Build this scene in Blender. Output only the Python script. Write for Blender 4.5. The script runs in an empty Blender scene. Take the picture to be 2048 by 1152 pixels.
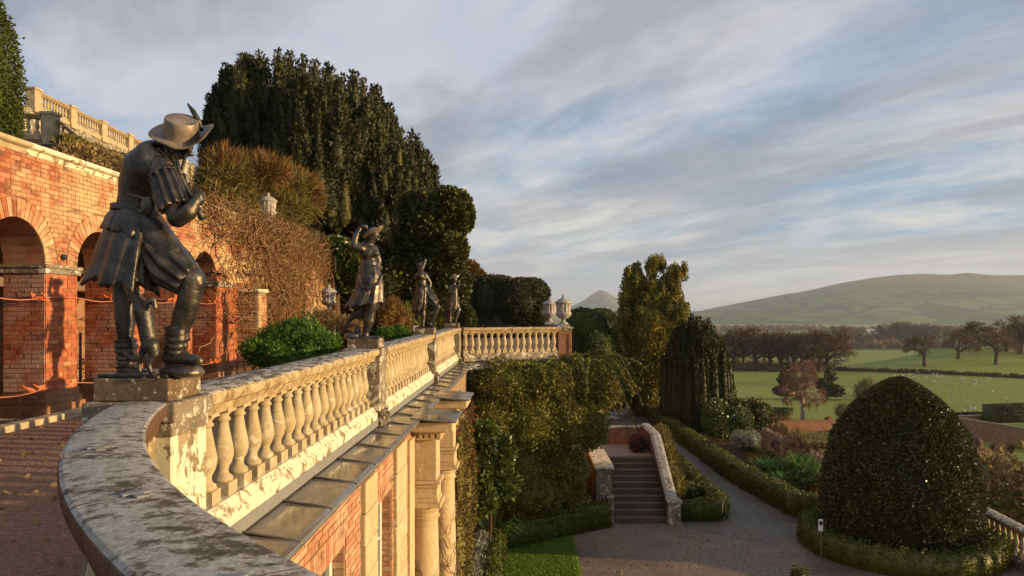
import bpy, bmesh, math, random
import numpy as np
from mathutils import Vector, Matrix

random.seed(7)
RNG = np.random.default_rng(11)
S = bpy.context.scene
COL = S.collection

# ------------------------------------------------------------------ camera
# eye at the origin, world Y runs along the terrace, photo pixels are 2048 x 1152
F, CX, HY = 1480.0, 1050.0, 622.0
cam_d = bpy.data.cameras.new('camera')
cam_d.sensor_width = 36.0
cam_d.lens = 36.0 * F / 2048.0
cam_d.shift_x = (1024 - CX) / 2048.0
cam_d.shift_y = (HY - 576) / 2048.0
cam_d.clip_start = 0.05
cam_d.clip_end = 40000
cam = bpy.data.objects.new('camera', cam_d)
cam.rotation_euler = (math.radians(90), 0, 0)
COL.objects.link(cam)
S.camera = cam

# ------------------------------------------------------------------ light
SUN_EL, SUN_AZ = 8.0, -8.0           # degrees; azimuth measured from +X towards +Y
sun_dir = Vector((math.cos(math.radians(SUN_EL)) * math.cos(math.radians(SUN_AZ)),
                  math.cos(math.radians(SUN_EL)) * math.sin(math.radians(SUN_AZ)),
                  math.sin(math.radians(SUN_EL))))
sun_l = bpy.data.lights.new('sun', 'SUN')
sun_l.energy = 5.0
sun_l.angle = math.radians(0.6)
sun_l.color = (1.0, 0.69, 0.34)
sun = bpy.data.objects.new('sun', sun_l)
sun.rotation_euler = sun_dir.to_track_quat('Z', 'Y').to_euler()
COL.objects.link(sun)

class NT:
    """tiny node helper"""
    def __init__(s, tree):
        s.t = tree; s.n = tree.nodes; s.l = tree.links
    def node(s, typ, **kw):
        n = s.n.new(typ)
        for k, v in kw.items(): setattr(n, k, v)
        return n
    def put(s, sock, v):
        if hasattr(v, 'is_output') or isinstance(v, bpy.types.NodeSocket): s.l.new(v, sock)
        elif isinstance(v, (tuple, list)) and len(v) == 3 and sock.type == 'RGBA': sock.default_value = (*v, 1)
        else: sock.default_value = v
    def math(s, op, a, b=None, c=None, clamp=False):
        n = s.node('ShaderNodeMath', operation=op, use_clamp=clamp)
        s.put(n.inputs[0], a)
        if b is not None: s.put(n.inputs[1], b)
        if c is not None: s.put(n.inputs[2], c)
        return n.outputs[0]
    def vmath(s, op, a, b=None, out=0):
        n = s.node('ShaderNodeVectorMath', operation=op)
        s.put(n.inputs[0], a)
        if b is not None:
            if op == 'SCALE': s.put(n.inputs['Scale'], b)
            else: s.put(n.inputs[1], b)
        return n.outputs[out]
    def pos(s): return s.node('ShaderNodeNewGeometry').outputs['Position']
    def normal(s): return s.node('ShaderNodeNewGeometry').outputs['Normal']
    def island(s):
        a = s.node('ShaderNodeNewGeometry').outputs['Random Per Island']
        b = s.node('ShaderNodeObjectInfo').outputs['Random']
        return s.math('FRACT', s.math('ADD', a, b))
    def scaled(s, v, sc):
        return s.vmath('MULTIPLY', v, sc)
    def noise(s, vec, scale, detail=4, rough=0.55, out='Fac', dist=0.0):
        n = s.node('ShaderNodeTexNoise')
        s.put(n.inputs['Vector'], vec); n.inputs['Scale'].default_value = scale
        n.inputs['Detail'].default_value = detail; n.inputs['Roughness'].default_value = rough
        n.inputs['Distortion'].default_value = dist
        return n.outputs[out]
    def voronoi(s, vec, scale, feature='F1', out='Distance'):
        n = s.node('ShaderNodeTexVoronoi', feature=feature)
        s.put(n.inputs['Vector'], vec); n.inputs['Scale'].default_value = scale
        return n.outputs[out]
    def ramp(s, fac, stops, interp='LINEAR'):
        n = s.node('ShaderNodeValToRGB'); cr = n.color_ramp; cr.interpolation = interp
        while len(cr.elements) < len(stops): cr.elements.new(0.5)
        for e, (p, c) in zip(cr.elements, stops):
            e.position = p
            e.color = (c, c, c, 1) if isinstance(c, (int, float)) else (*c, 1)
        s.put(n.inputs[0], fac)
        return n.outputs[0]
    def mix(s, fac, a, b, blend='MIX'):
        n = s.node('ShaderNodeMix', data_type='RGBA', blend_type=blend)
        s.put(n.inputs['Factor'], fac); s.put(n.inputs['A'] if False else n.inputs[6], a); s.put(n.inputs[7], b)
        return n.outputs[2]
    def bump(s, h, strength=0.5, dist=0.01):
        n = s.node('ShaderNodeBump'); n.inputs['Strength'].default_value = strength
        n.inputs['Distance'].default_value = dist; s.put(n.inputs['Height'], h)
        return n.outputs[0]
    def pbr(s, col, rough=0.8, normal=None, metal=0.0, spec=0.5, **kw):
        n = s.node('ShaderNodeBsdfPrincipled')
        s.put(n.inputs['Base Color'], col); s.put(n.inputs['Roughness'], rough)
        s.put(n.inputs['Metallic'], metal); s.put(n.inputs['Specular IOR Level'], spec)
        for k, v in kw.items(): s.put(n.inputs[k], v)
        if normal is not None: s.put(n.inputs['Normal'], normal)
        return n.outputs[0]

# sky: Nishita with a thin layer of streaked cloud over it
W = bpy.data.worlds.new('World'); S.world = W; W.use_nodes = True
W.node_tree.nodes.clear()
w = NT(W.node_tree)
sky = w.node('ShaderNodeTexSky', sky_type='NISHITA')
sky.sun_disc = False
sky.sun_elevation = math.radians(SUN_EL)
sky.sun_rotation = math.radians(90 - SUN_AZ)
sky.air_density = 1.0; sky.dust_density = 1.2; sky.ozone_density = 1.5
SKY_STRENGTH = 0.10
dirv = w.vmath('NORMALIZE', w.node('ShaderNodeTexCoord').outputs['Generated'])
sep = w.node('ShaderNodeSeparateXYZ'); w.put(sep.inputs[0], dirv)
zc = w.math('MAXIMUM', sep.outputs[2], 0.0)
den = w.math('ADD', zc, 0.10)
cmb = w.node('ShaderNodeCombineXYZ')
w.put(cmb.inputs[0], w.math('DIVIDE', sep.outputs[0], den)); w.put(cmb.inputs[1], w.math('DIVIDE', sep.outputs[1], den))
plane = cmb.outputs[0]
rot = w.node('ShaderNodeVectorRotate', rotation_type='Z_AXIS'); w.put(rot.inputs['Vector'], plane)
rot.inputs['Angle'].default_value = math.radians(-122)
st1 = w.scaled(rot.outputs[0], (0.50, 1.0, 1.0))
warp = w.noise(st1, 0.8, 3, 0.5, out='Color')
st2 = w.vmath('ADD', st1, w.vmath('SCALE', warp, 0.8))
n1 = w.noise(st2, 1.05, 10, 0.62)
n2 = w.noise(w.vmath('ADD', st2, (13.1, 4.7, 2.0)), 0.85, 9, 0.60)
n3 = w.noise(w.vmath('ADD', st2, (3.1, 14.7, 5.0)), 1.6, 8, 0.6)
thin = w.ramp(n1, [(0.43, 0.0), (0.60, 1.0)])
thick = w.ramp(n2, [(0.44, 0.0), (0.56, 1.0)])
sundot = w.math('MAXIMUM', w.vmath('DOT_PRODUCT', dirv, tuple(sun_dir), out=1), 0.0)
glow = w.math('POWER', sundot, 2.0)
skycol = w.vmath('SCALE', sky.outputs[0], SKY_STRENGTH)
light_c = w.mix(w.math('MULTIPLY', glow, 0.9, clamp=True), (0.46, 0.455, 0.485), (0.66, 0.58, 0.47))
grey_c = w.mix(w.math('MULTIPLY', glow, 0.8, clamp=True), (0.185, 0.203, 0.24), (0.26, 0.263, 0.27))
lowband = w.ramp(zc, [(0.03, 1.0), (0.12, 0.9), (0.24, 0.0)])
light_c = w.mix(lowband, light_c, w.mix(w.math('MULTIPLY', glow, 0.9, clamp=True), (0.60, 0.555, 0.49), (0.80, 0.70, 0.53)))
fine = w.ramp(n3, [(0.30, 0.55), (0.75, 1.0)])
base_c = w.mix(0.70, skycol, (0.19, 0.29, 0.44))
c1 = w.mix(w.math('MULTIPLY', thin, fine), base_c, light_c)
c2 = w.mix(w.math('MULTIPLY', thick, 0.62), c1, grey_c)
# towards the horizon the layers merge into an even pale grey
low = w.ramp(zc, [(0.0, 1.0), (0.04, 0.8), (0.10, 0.25), (0.24, 0.0)])
hazec = w.mix(w.math('MULTIPLY', glow, 0.8, clamp=True), (0.38, 0.385, 0.39), (0.54, 0.50, 0.43))
c3 = w.mix(w.math('MULTIPLY', low, 0.75), c2, hazec)
bg = w.node('ShaderNodeBackground'); w.put(bg.inputs['Color'], c3); bg.inputs['Strength'].default_value = 0.94
wo = w.node('ShaderNodeOutputWorld'); w.l.new(bg.outputs[0], wo.inputs[0])

vs = S.view_settings
vs.view_transform = 'Standard'; vs.look = 'None'; vs.gamma = 1.0; vs.exposure = 0.68; vs.use_curve_mapping = False
S.cycles.max_bounces = 6; S.cycles.diffuse_bounces = 3; S.cycles.glossy_bounces = 2
S.cycles.transparent_max_bounces = 8; S.cycles.volume_bounces = 0
S.cycles.use_denoising = True

# ------------------------------------------------------------------ helpers
def P(x, y, Y):
    """photo pixel at a known distance -> world point"""
    return Vector(((x - CX) * Y / F, Y, (HY - y) * Y / F))
def PG(x, y, z):
    """photo pixel on a level plane of height z -> world point"""
    return P(x, y, z * F / (HY - y))
def px(p):
    return (CX + F * p[0] / p[1], HY - F * p[2] / p[1])

def tag(o, label=None, cat=None, group=None, kind=None):
    if label: o['label'] = label
    if cat: o['category'] = cat
    if group: o['group'] = group
    if kind: o['kind'] = kind
    return o
def thing(name, loc, label, cat, group=None):
    o = bpy.data.objects.new(name, None); o.empty_display_size = 0.2
    o.location = loc; COL.objects.link(o)
    return tag(o, label, cat, group)
def world_mat(o):
    m = o.matrix_basis.copy()
    return world_mat(o.parent) @ o.matrix_parent_inverse @ m if o.parent else m
def under(o, parent):
    """parent o without moving it (o is given in world coordinates)"""
    o.parent = parent
    o.matrix_parent_inverse = world_mat(parent).inverted()
    return o
def linkmesh(name, me, mat=None, parent=None, smooth=False):
    o = bpy.data.objects.new(name, me); COL.objects.link(o)
    if mat is not None and not me.materials: me.materials.append(mat)
    if smooth: me.polygons.foreach_set('use_smooth', [True] * len(me.polygons))
    if parent is not None: under(o, parent)
    return o
def copy_tree(o, parent=None):
    c = o.copy(); COL.objects.link(c)
    if parent is not None: c.parent = parent
    for ch in o.children: copy_tree(ch, c)
    return c

class MB:
    """collects shapes; build() links them as one mesh object"""
    def __init__(s): s.v = []; s.f = []
    def add(s, vs, fs):
        b = len(s.v); s.v.extend([tuple(v) for v in vs]); s.f.extend([tuple(i + b for i in f) for f in fs]); return s
    def box(s, c, d, rz=0.0, m=None):
        hx, hy, hz = d[0] / 2, d[1] / 2, d[2] / 2
        vs = [(x, y, z) for z in (-hz, hz) for y in (-hy, hy) for x in (-hx, hx)]
        if m is not None: vs = [m @ Vector(v) for v in vs]
        elif rz:
            ca, sa = math.cos(rz), math.sin(rz)
            vs = [(x * ca - y * sa, x * sa + y * ca, z) for x, y, z in vs]
        vs = [(x + c[0], y + c[1], z + c[2]) for x, y, z in vs]
        return s.add(vs, [(0, 2, 3, 1), (4, 5, 7, 6), (0, 1, 5, 4), (2, 6, 7, 3), (0, 4, 6, 2), (1, 3, 7, 5)])
    def box2(s, a, b):
        return s.box([(a[i] + b[i]) / 2 for i in range(3)], [abs(b[i] - a[i]) for i in range(3)])
    def lathe(s, prof, c=(0, 0, 0), n=12, cap=True, sq=None):
        """prof: list of (r, z)"""
        vs = []; fs = []
        for r, z in prof:
            for k in range(n):
                a = 2 * math.pi * k / n
                vs.append((c[0] + r * math.cos(a), c[1] + r * math.sin(a), c[2] + z))
        for i in range(len(prof) - 1):
            for k in range(n):
                k2 = (k + 1) % n
                fs.append((i * n + k, i * n + k2, (i + 1) * n + k2, (i + 1) * n + k))
        if cap:
            fs.append(tuple(range(n))[::-1]); fs.append(tuple((len(prof) - 1) * n + k for k in range(n)))
        return s.add(vs, fs)
    def tube(s, pts, rads, n=6, cap=True):
        pts = [Vector(p) for p in pts]
        if not isinstance(rads, (list, tuple)): rads = [rads] * len(pts)
        vs = []; fs = []; up = Vector((0, 0, 1))
        for i, p in enumerate(pts):
            t = (pts[min(i + 1, len(pts) - 1)] - pts[max(i - 1, 0)])
            if t.length < 1e-9: t = Vector((0, 0, 1))
            t.normalize()
            a = up if abs(t.dot(up)) < 0.95 else Vector((1, 0, 0))
            u = t.cross(a).normalized(); v = t.cross(u)
            for k in range(n):
                an = 2 * math.pi * k / n
                vs.append(p + (u * math.cos(an) + v * math.sin(an)) * rads[i])
        for i in range(len(pts) - 1):
            for k in range(n):
                k2 = (k + 1) % n
                fs.append((i * n + k, i * n + k2, (i + 1) * n + k2, (i + 1) * n + k))
        if cap:
            fs.append(tuple(range(n))); fs.append(tuple((len(pts) - 1) * n + k for k in range(n))[::-1])
        return s.add(vs, fs)
    def prism(s, poly, z0, z1):
        n = len(poly)
        vs = [(x, y, z0) for x, y in poly] + [(x, y, z1) for x, y in poly]
        fs = [tuple(range(n))[::-1], tuple(range(n, 2 * n))]
        for k in range(n):
            k2 = (k + 1) % n; fs.append((k, k2, n + k2, n + k))
        return s.add(vs, fs)
    def sweep(s, path, prof, closed=False):
        """path: list of (x, y, z); prof: list of (offset to the right, z)"""
        n = len(prof); vs = []; fs = []
        for i, p in enumerate(path):
            a = Vector(path[max(i - 1, 0)]); b = Vector(path[min(i + 1, len(path) - 1)])
            t = (b - a); t.z = 0; t.normalize(); r = Vector((t.y, -t.x, 0))
            for o, z in prof: vs.append((p[0] + r.x * o, p[1] + r.y * o, p[2] + z))
        for i in range(len(path) - 1):
            for k in range(n):
                k2 = (k + 1) % n
                fs.append((i * n + k, (i + 1) * n + k, (i + 1) * n + k2, i * n + k2))
        fs.append(tuple(range(n))); fs.append(tuple((len(path) - 1) * n + k for k in range(n))[::-1])
        return s.add(vs, fs)
    def mesh(s, name):
        me = bpy.data.meshes.new(name); me.from_pydata(s.v, [], s.f); me.update()
        bm = bmesh.new(); bm.from_mesh(me); bmesh.ops.recalc_face_normals(bm, faces=bm.faces); bm.to_mesh(me); bm.free()
        return me
    def build(s, name, mat, parent=None, smooth=False, bevel=0.0, seg=1, sharp=None):
        o = linkmesh(name, s.mesh(name), mat, parent, smooth or bool(sharp))
        if sharp: o.data.set_sharp_from_angle(angle=math.radians(sharp))
        if bevel:
            m = o.modifiers.new('edge', 'BEVEL'); m.width = bevel; m.segments = seg; m.limit_method = 'ANGLE'
        return o

def np_mesh(name, verts, faces):
    """verts (N,3) float, faces (M,k) int"""
    me = bpy.data.meshes.new(name)
    n, (m, k) = len(verts), faces.shape
    me.vertices.add(n); me.vertices.foreach_set('co', np.ascontiguousarray(verts, dtype=np.float32).ravel())
    me.loops.add(m * k); me.loops.foreach_set('vertex_index', np.ascontiguousarray(faces, dtype=np.int32).ravel())
    me.polygons.add(m); me.polygons.foreach_set('loop_start', np.arange(0, m * k, k, dtype=np.int32))
    me.polygons.foreach_set('loop_total', np.full(m, k, dtype=np.int32))
    me.update(calc_edges=True)
    return me
def unit(a):
    return a / np.maximum(np.linalg.norm(a, axis=1, keepdims=True), 1e-9)
def leaf_arrays(p, d, size, width=0.42, jitter=0.5, up=0.0, rng=RNG):
    """diamond leaves at p pointing along d"""
    n = len(p)
    d = unit(d + rng.normal(0, jitter, (n, 3)) + np.array([0, 0, up]))
    r = unit(rng.normal(0, 1, (n, 3)))
    s = unit(np.cross(d, r))
    sz = (size * rng.uniform(0.65, 1.35, n))[:, None] if np.isscalar(size) else (size * rng.uniform(0.7, 1.3, n))[:, None]
    k = np.cross(d, s)
    v = np.empty((n, 4, 3))
    v[:, 0] = p
    v[:, 1] = p + d * sz * 0.5 + s * sz * width + k * sz * 0.08
    v[:, 2] = p + d * sz
    v[:, 3] = p + d * sz * 0.5 - s * sz * width + k * sz * 0.08
    return v.reshape(-1, 3), np.arange(n * 4).reshape(-1, 4)
def leaves(name, p, d, size, mat, parent=None, **kw):
    v, f = leaf_arrays(p, d, size, **kw)
    return linkmesh(name, np_mesh(name, v, f), mat, parent)
def sphere_pts(n, rng=RNG):
    return unit(rng.normal(0, 1, (n, 3)))
def lump(name, fn, nu, nv, mat, parent=None, smooth=True):
    """closed surface fn(theta 0..2pi, t 0..1) -> xyz"""
    v = []; f = []
    for j in range(nv + 1):
        for i in range(nu): v.append(fn(2 * math.pi * i / nu, j / nv))
    for j in range(nv):
        for i in range(nu):
            i2 = (i + 1) % nu; f.append((j * nu + i, j * nu + i2, (j + 1) * nu + i2, (j + 1) * nu + i))
    mb = MB(); mb.add(v, f)
    return mb.build(name, mat, parent, smooth)

def material(name, fn):
    m = bpy.data.materials.new(name); m.use_nodes = True; m.node_tree.nodes.clear()
    t = NT(m.node_tree); sh = fn(t)
    o = t.node('ShaderNodeOutputMaterial'); t.l.new(sh, o.inputs[0])
    return m
# ------------------------------------------------------------------ materials
M = {}
def stone_fn(base, dark, lich, lich_amt, moss=0.25, scale=1.0, rough=0.85):
    def fn(t):
        p = t.scaled(t.pos(), (scale, scale, scale))
        n1 = t.noise(p, 2.2, 5, 0.6); n2 = t.noise(p, 16, 6, 0.65); n3 = t.noise(t.vmath('ADD', p, (7, 3, 1)), 6.5, 8, 0.72, dist=0.6)
        c = t.mix(t.ramp(n1, [(0.35, 0.0), (0.68, 1.0)]), base, dark)
        c = t.mix(t.ramp(n2, [(0.3, 0.45), (0.7, 0.0)]), c, (dark[0] * .55, dark[1] * .55, dark[2] * .5))
        mo = t.noise(t.vmath('ADD', p, (1.3, 9, 4)), 4.0, 6, 0.7)
        c = t.mix(t.math('MULTIPLY', t.ramp(mo, [(0.54, 0.0), (0.70, 1.0)]), moss), c, (0.16, 0.13, 0.035))
        lf = t.ramp(n3, [(0.56 - lich_amt * 0.2, 0.0), (0.60 - lich_amt * 0.2, 1.0)])
        c = t.mix(lf, c, lich)
        sp_ = t.ramp(t.noise(t.vmath('ADD', p, (2, 8, 5)), 38, 3, 0.6), [(0.63, 0.0), (0.67, 0.8)])
        c = t.mix(sp_, c, lich)
        h = t.math('ADD', t.math('MULTIPLY', n2, 0.7), t.math('MULTIPLY', lf, 0.35))
        return t.pbr(c, rough, t.bump(h, 0.7, 0.012), spec=0.25)
    return fn
M['stone'] = material('weathered_sandstone', stone_fn((0.57, 0.46, 0.285), (0.38, 0.29, 0.165), (0.60, 0.51, 0.35), 0.06))
M['stone_grey'] = material('grey_sandstone', stone_fn((0.30, 0.24, 0.17), (0.14, 0.11, 0.075), (0.58, 0.53, 0.42), 0.12))
M['stone_dark'] = material('algae_dark_sandstone', stone_fn((0.13, 0.095, 0.06), (0.05, 0.038, 0.026), (0.56, 0.50, 0.38), 0.0))
M['plinth'] = material('spotted_plinth_stone', stone_fn((0.24, 0.16, 0.095), (0.10, 0.068, 0.042), (0.60, 0.54, 0.40), 0.0))
M['stone_pale'] = material('lichen_pale_sandstone', stone_fn((0.48, 0.38, 0.22), (0.15, 0.11, 0.065), (0.72, 0.64, 0.46), 0.62))
M['stone_warm'] = material('warm_ashlar', stone_fn((0.64, 0.50, 0.30), (0.52, 0.37, 0.205), (0.68, 0.57, 0.37), -0.10, 0.18))
M['stone_red'] = material('red_sandstone', stone_fn((0.34, 0.17, 0.09), (0.25, 0.12, 0.065), (0.5, 0.36, 0.22), -0.25, 0.1))
M['step'] = material('worn_brown_step_stone', stone_fn((0.15, 0.115, 0.088), (0.095, 0.072, 0.055), (0.22, 0.18, 0.14), -0.3, 0.1))
M['slab'] = material('pale_worn_slab', stone_fn((0.34, 0.27, 0.21), (0.25, 0.20, 0.155), (0.36, 0.31, 0.25), -0.3, 0.05))
def coping_fn(t):
    p = t.pos(); q = t.scaled(p, (1.0, 1.0, 0.6))
    n3 = t.noise(q, 19, 10, 0.76, dist=0.15); n4 = t.noise(q, 3.6, 5, 0.6); n5 = t.noise(t.vmath('ADD', q, (5, 2, 8)), 44, 7, 0.7)
    m = t.math('ADD', t.math('MULTIPLY', n3, 0.75), t.math('MULTIPLY', n4, 0.42))
    lf = t.ramp(m, [(0.505, 0.0), (0.575, 1.0)])
    ro = t.voronoi(t.vmath('ADD', q, t.vmath('SCALE', t.noise(q, 14, 4, 0.6, out='Color'), 0.09)), 11)
    lf = t.math('MAXIMUM', lf, t.math('MULTIPLY', t.ramp(ro, [(0.24, 1.0), (0.30, 0.0)]), t.ramp(n4, [(0.46, 0.0), (0.52, 0.9)])))
    dk = t.mix(t.ramp(n5, [(0.35, 0.0), (0.65, 1.0)]), (0.05, 0.042, 0.034), (0.145, 0.115, 0.085))
    wl = t.mix(t.ramp(n5, [(0.35, 0.0), (0.7, 1.0)]), (0.25, 0.24, 0.215), (0.52, 0.50, 0.455))
    c = t.mix(lf, dk, wl)
    c = t.mix(t.ramp(n4, [(0.60, 0.0), (0.72, 0.45)]), c, (0.11, 0.10, 0.03))
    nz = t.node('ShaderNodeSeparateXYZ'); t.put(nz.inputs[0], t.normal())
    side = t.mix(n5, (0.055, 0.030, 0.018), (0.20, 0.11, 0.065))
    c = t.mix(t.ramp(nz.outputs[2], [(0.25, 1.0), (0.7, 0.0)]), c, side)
    h = t.math('ADD', t.math('MULTIPLY', n5, 0.6), t.math('MULTIPLY', lf, 0.4))
    return t.pbr(c, 0.88, t.bump(h, 0.8, 0.010), spec=0.2)
M['coping'] = material('lichened_coping_stone', coping_fn)
def coping_side_fn(t):
    p = t.pos()
    n3 = t.noise(p, 11, 8, 0.7, dist=0.4); n5 = t.noise(p, 30, 6, 0.7)
    c = t.mix(t.ramp(n3, [(0.40, 0.0), (0.60, 1.0)]), (0.25, 0.17, 0.085), (0.56, 0.43, 0.25))
    c = t.mix(t.ramp(n5, [(0.35, 0.5), (0.55, 0.0)]), c, (0.10, 0.075, 0.04))
    nz = t.node('ShaderNodeSeparateXYZ'); t.put(nz.inputs[0], t.normal())
    q = t.scaled(p, (1.0, 0.45, 1.0))
    n6 = t.noise(q, 15, 8, 0.72, dist=0.5)
    top = t.mix(t.ramp(n6, [(0.46, 0.0), (0.54, 1.0)]), (0.085, 0.068, 0.05), (0.46, 0.43, 0.37))
    c = t.mix(t.ramp(nz.outputs[2], [(0.45, 0.0), (0.8, 1.0)]), c, top)
    return t.pbr(c, 0.87, t.bump(t.math('ADD', n5, n6), 0.6, 0.008), spec=0.2)
M['rail'] = material('balustrade_rail_stone', coping_side_fn)
def brick_fn(cols, patch, patch_amt=0.5):
    def fn(t):
        p = t.pos(); r = t.island()
        c = t.ramp(r, [(0.0, cols[0]), (0.3, cols[1]), (0.62, cols[2]), (0.9, cols[3]), (1.0, cols[4])])
        n = t.noise(p, 24, 6, 0.65); n2 = t.noise(p, 1.1, 8, 0.7, dist=0.3); n4 = t.noise(t.scaled(p, (1, 0.5, 2.2)), 3.0, 7, 0.7, dist=0.8)
        c = t.mix(t.ramp(n, [(0.35, 0.35), (0.62, 0.0)]), c, (cols[0][0] * .55, cols[0][1] * .55, cols[0][2] * .55))
        c = t.mix(t.math('MULTIPLY', t.ramp(n2, [(0.44, 0.0), (0.58, 1.0)]), patch_amt), c, patch)
        c = t.mix(t.ramp(n4, [(0.53, 0.0), (0.64, 0.68)]), c, (0.10, 0.066, 0.038))
        return t.pbr(c, 0.85, t.bump(n, 0.5, 0.006), spec=0.2)
    return fn
M['brick'] = material('old_red_brick', brick_fn([(0.25, 0.075, 0.042), (0.36, 0.115, 0.058), (0.46, 0.17, 0.085), (0.52, 0.24, 0.13), (0.56, 0.36, 0.22)], (0.55, 0.40, 0.215), 0.92))
M['brick_pier'] = material('orange_red_brick', brick_fn([(0.31, 0.075, 0.034), (0.39, 0.10, 0.042), (0.45, 0.13, 0.055), (0.49, 0.16, 0.068), (0.52, 0.24, 0.12)], (0.42, 0.28, 0.18), 0.10))
M['brick_jamb'] = material('limewashed_red_brick', brick_fn([(0.28, 0.07, 0.035), (0.35, 0.09, 0.042), (0.41, 0.12, 0.055), (0.42, 0.15, 0.07), (0.45, 0.22, 0.12)], (0.50, 0.40, 0.32), 0.55))
M['brick_pink'] = material('salmon_brick', brick_fn([(0.40, 0.17, 0.10), (0.48, 0.21, 0.12), (0.55, 0.26, 0.15), (0.58, 0.31, 0.18), (0.60, 0.38, 0.23)], (0.58, 0.42, 0.27), 0.5))
def brick_tex_fn(t):
    p = t.pos(); sp = t.node('ShaderNodeSeparateXYZ'); t.put(sp.inputs[0], p)
    cb = t.node('ShaderNodeCombineXYZ'); t.put(cb.inputs[0], t.math('ADD', sp.outputs[0], sp.outputs[1])); t.put(cb.inputs[1], sp.outputs[2])
    b = t.node('ShaderNodeTexBrick'); t.put(b.inputs['Vector'], cb.outputs[0])
    b.inputs['Color1'].default_value = (0.24, 0.085, 0.045, 1); b.inputs['Color2'].default_value = (0.38, 0.15, 0.08, 1); b.inputs['Mortar'].default_value = (0.24, 0.17, 0.105, 1)
    b.inputs['Scale'].default_value = 1.0; b.inputs['Brick Width'].default_value = 0.23; b.inputs['Row Height'].default_value = 0.076; b.inputs['Mortar Size'].default_value = 0.008
    n = t.noise(p, 2.0, 5, 0.6)
    c = t.mix(t.ramp(n, [(0.45, 0.0), (0.7, 0.5)]), b.outputs[0], (0.40, 0.30, 0.19))
    return t.pbr(c, 0.88, t.bump(t.math('SUBTRACT', 1.0, b.outputs['Fac']), 0.6, 0.01), spec=0.2)
M['brick_tex'] = material('patterned_back_brick', brick_tex_fn)  # brick and mortar colour pattern with random buff patches
def mortar_fn(t):
    n = t.noise(t.pos(), 9, 5, 0.6)
    return t.pbr(t.mix(n, (0.18, 0.125, 0.075), (0.36, 0.26, 0.155)), 0.95, t.bump(n, 0.4, 0.01), spec=0.1)
M['mortar'] = material('lime_mortar', mortar_fn)
def lead_statue_fn(t):
    p = t.pos(); n = t.noise(p, 9, 7, 0.65); n2 = t.noise(p, 55, 5, 0.6); n3 = t.noise(t.vmath('ADD', p, (3, 1, 8)), 3.2, 6, 0.65)
    c = t.mix(t.ramp(n, [(0.4, 0.0), (0.68, 1.0)]), (0.045, 0.040, 0.036), (0.13, 0.108, 0.086))
    c = t.mix(t.ramp(n3, [(0.57, 0.0), (0.70, 0.7)]), c, (0.36, 0.28, 0.19))
    r = t.ramp(n, [(0.3, 0.24), (0.7, 0.50)])
    return t.pbr(c, r, t.bump(t.math('ADD', n2, t.math('MULTIPLY', n, 0.8)), 0.5, 0.009), metal=0.68, spec=0.5)
M['statue'] = material('dark_weathered_lead', lead_statue_fn)
def hat_fn(t):
    p = t.pos(); n = t.noise(p, 7, 6, 0.6); n2 = t.noise(p, 40, 5, 0.6)
    c = t.mix(t.ramp(n, [(0.35, 0.0), (0.62, 1.0)]), (0.09, 0.062, 0.045), (0.32, 0.25, 0.185))
    return t.pbr(c, 0.45, t.bump(n2, 0.25, 0.004), metal=0.25, spec=0.5)
M['hat'] = material('worn_grey_lead', hat_fn)
def lead_roof_fn(t):
    p = t.pos(); n = t.noise(t.scaled(p, (1, 0.35, 1)), 9, 6, 0.6); n2 = t.noise(p, 2.5, 4, 0.6)
    c = t.mix(n, (0.07, 0.062, 0.052), (0.24, 0.215, 0.18))
    r = t.ramp(n2, [(0.40, 0.05), (0.60, 0.34)])
    return t.pbr(c, r, t.bump(n, 0.22, 0.01), metal=0.1, spec=0.9)
M['lead'] = material('wet_lead_sheet', lead_roof_fn)
def lead_dull_fn(t):
    n = t.noise(t.pos(), 14, 5, 0.6)
    return t.pbr(t.mix(n, (0.16, 0.16, 0.155), (0.30, 0.29, 0.275)), 0.5, t.bump(n, 0.2, 0.005), metal=0.15)
M['lead_dull'] = material('dull_lead_strip', lead_dull_fn)
def urn_fn(t):
    p = t.pos(); n = t.noise(p, 12, 6, 0.65); n2 = t.noise(p, 3, 4, 0.6)
    c = t.mix(t.ramp(n, [(0.35, 0.0), (0.65, 1.0)]), (0.20, 0.18, 0.16), (0.50, 0.46, 0.40))
    return t.pbr(c, 0.75, t.bump(n, 0.4, 0.008), spec=0.3)
M['urn'] = material('pale_urn_stone', urn_fn)
def gravel_fn(a, b, wet=(0.30, 0.75)):
    def fn(t):
        p = t.pos(); v = t.voronoi(p, 45, out='Color'); vd = t.voronoi(p, 45); n = t.noise(p, 0.55, 6, 0.6); n2 = t.noise(p, 7, 5, 0.65)
        g = t.node('ShaderNodeSeparateColor'); t.put(g.inputs[0], v)
        c = t.mix(g.outputs[0], a, b)
        c = t.mix(t.ramp(n, [(0.38, 0.55), (0.62, 0.0)]), c, (a[0] * .55, a[1] * .55, a[2] * .55))
        c = t.mix(t.ramp(n2, [(0.56, 0.0), (0.75, 0.4)]), c, (b[0] * 1.25, b[1] * 1.2, b[2] * 1.15))
        r = t.ramp(n, [(0.36, wet[0]), (0.56, wet[1])])
        return t.pbr(c, r, t.bump(t.math('ADD', vd, t.math('MULTIPLY', n2, 1.4)), 0.7, 0.02), spec=0.35)
    return fn
M['gravel'] = material('pinkish_gravel', gravel_fn((0.15, 0.085, 0.058), (0.34, 0.20, 0.145), (0.6, 0.9)))
M['court'] = material('damp_gravel_court', gravel_fn((0.13, 0.092, 0.070), (0.33, 0.24, 0.18), (0.26, 0.8)))
M['path'] = material('grey_gravel_path', gravel_fn((0.12, 0.105, 0.085), (0.24, 0.21, 0.17), (0.35, 0.8)))
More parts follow.
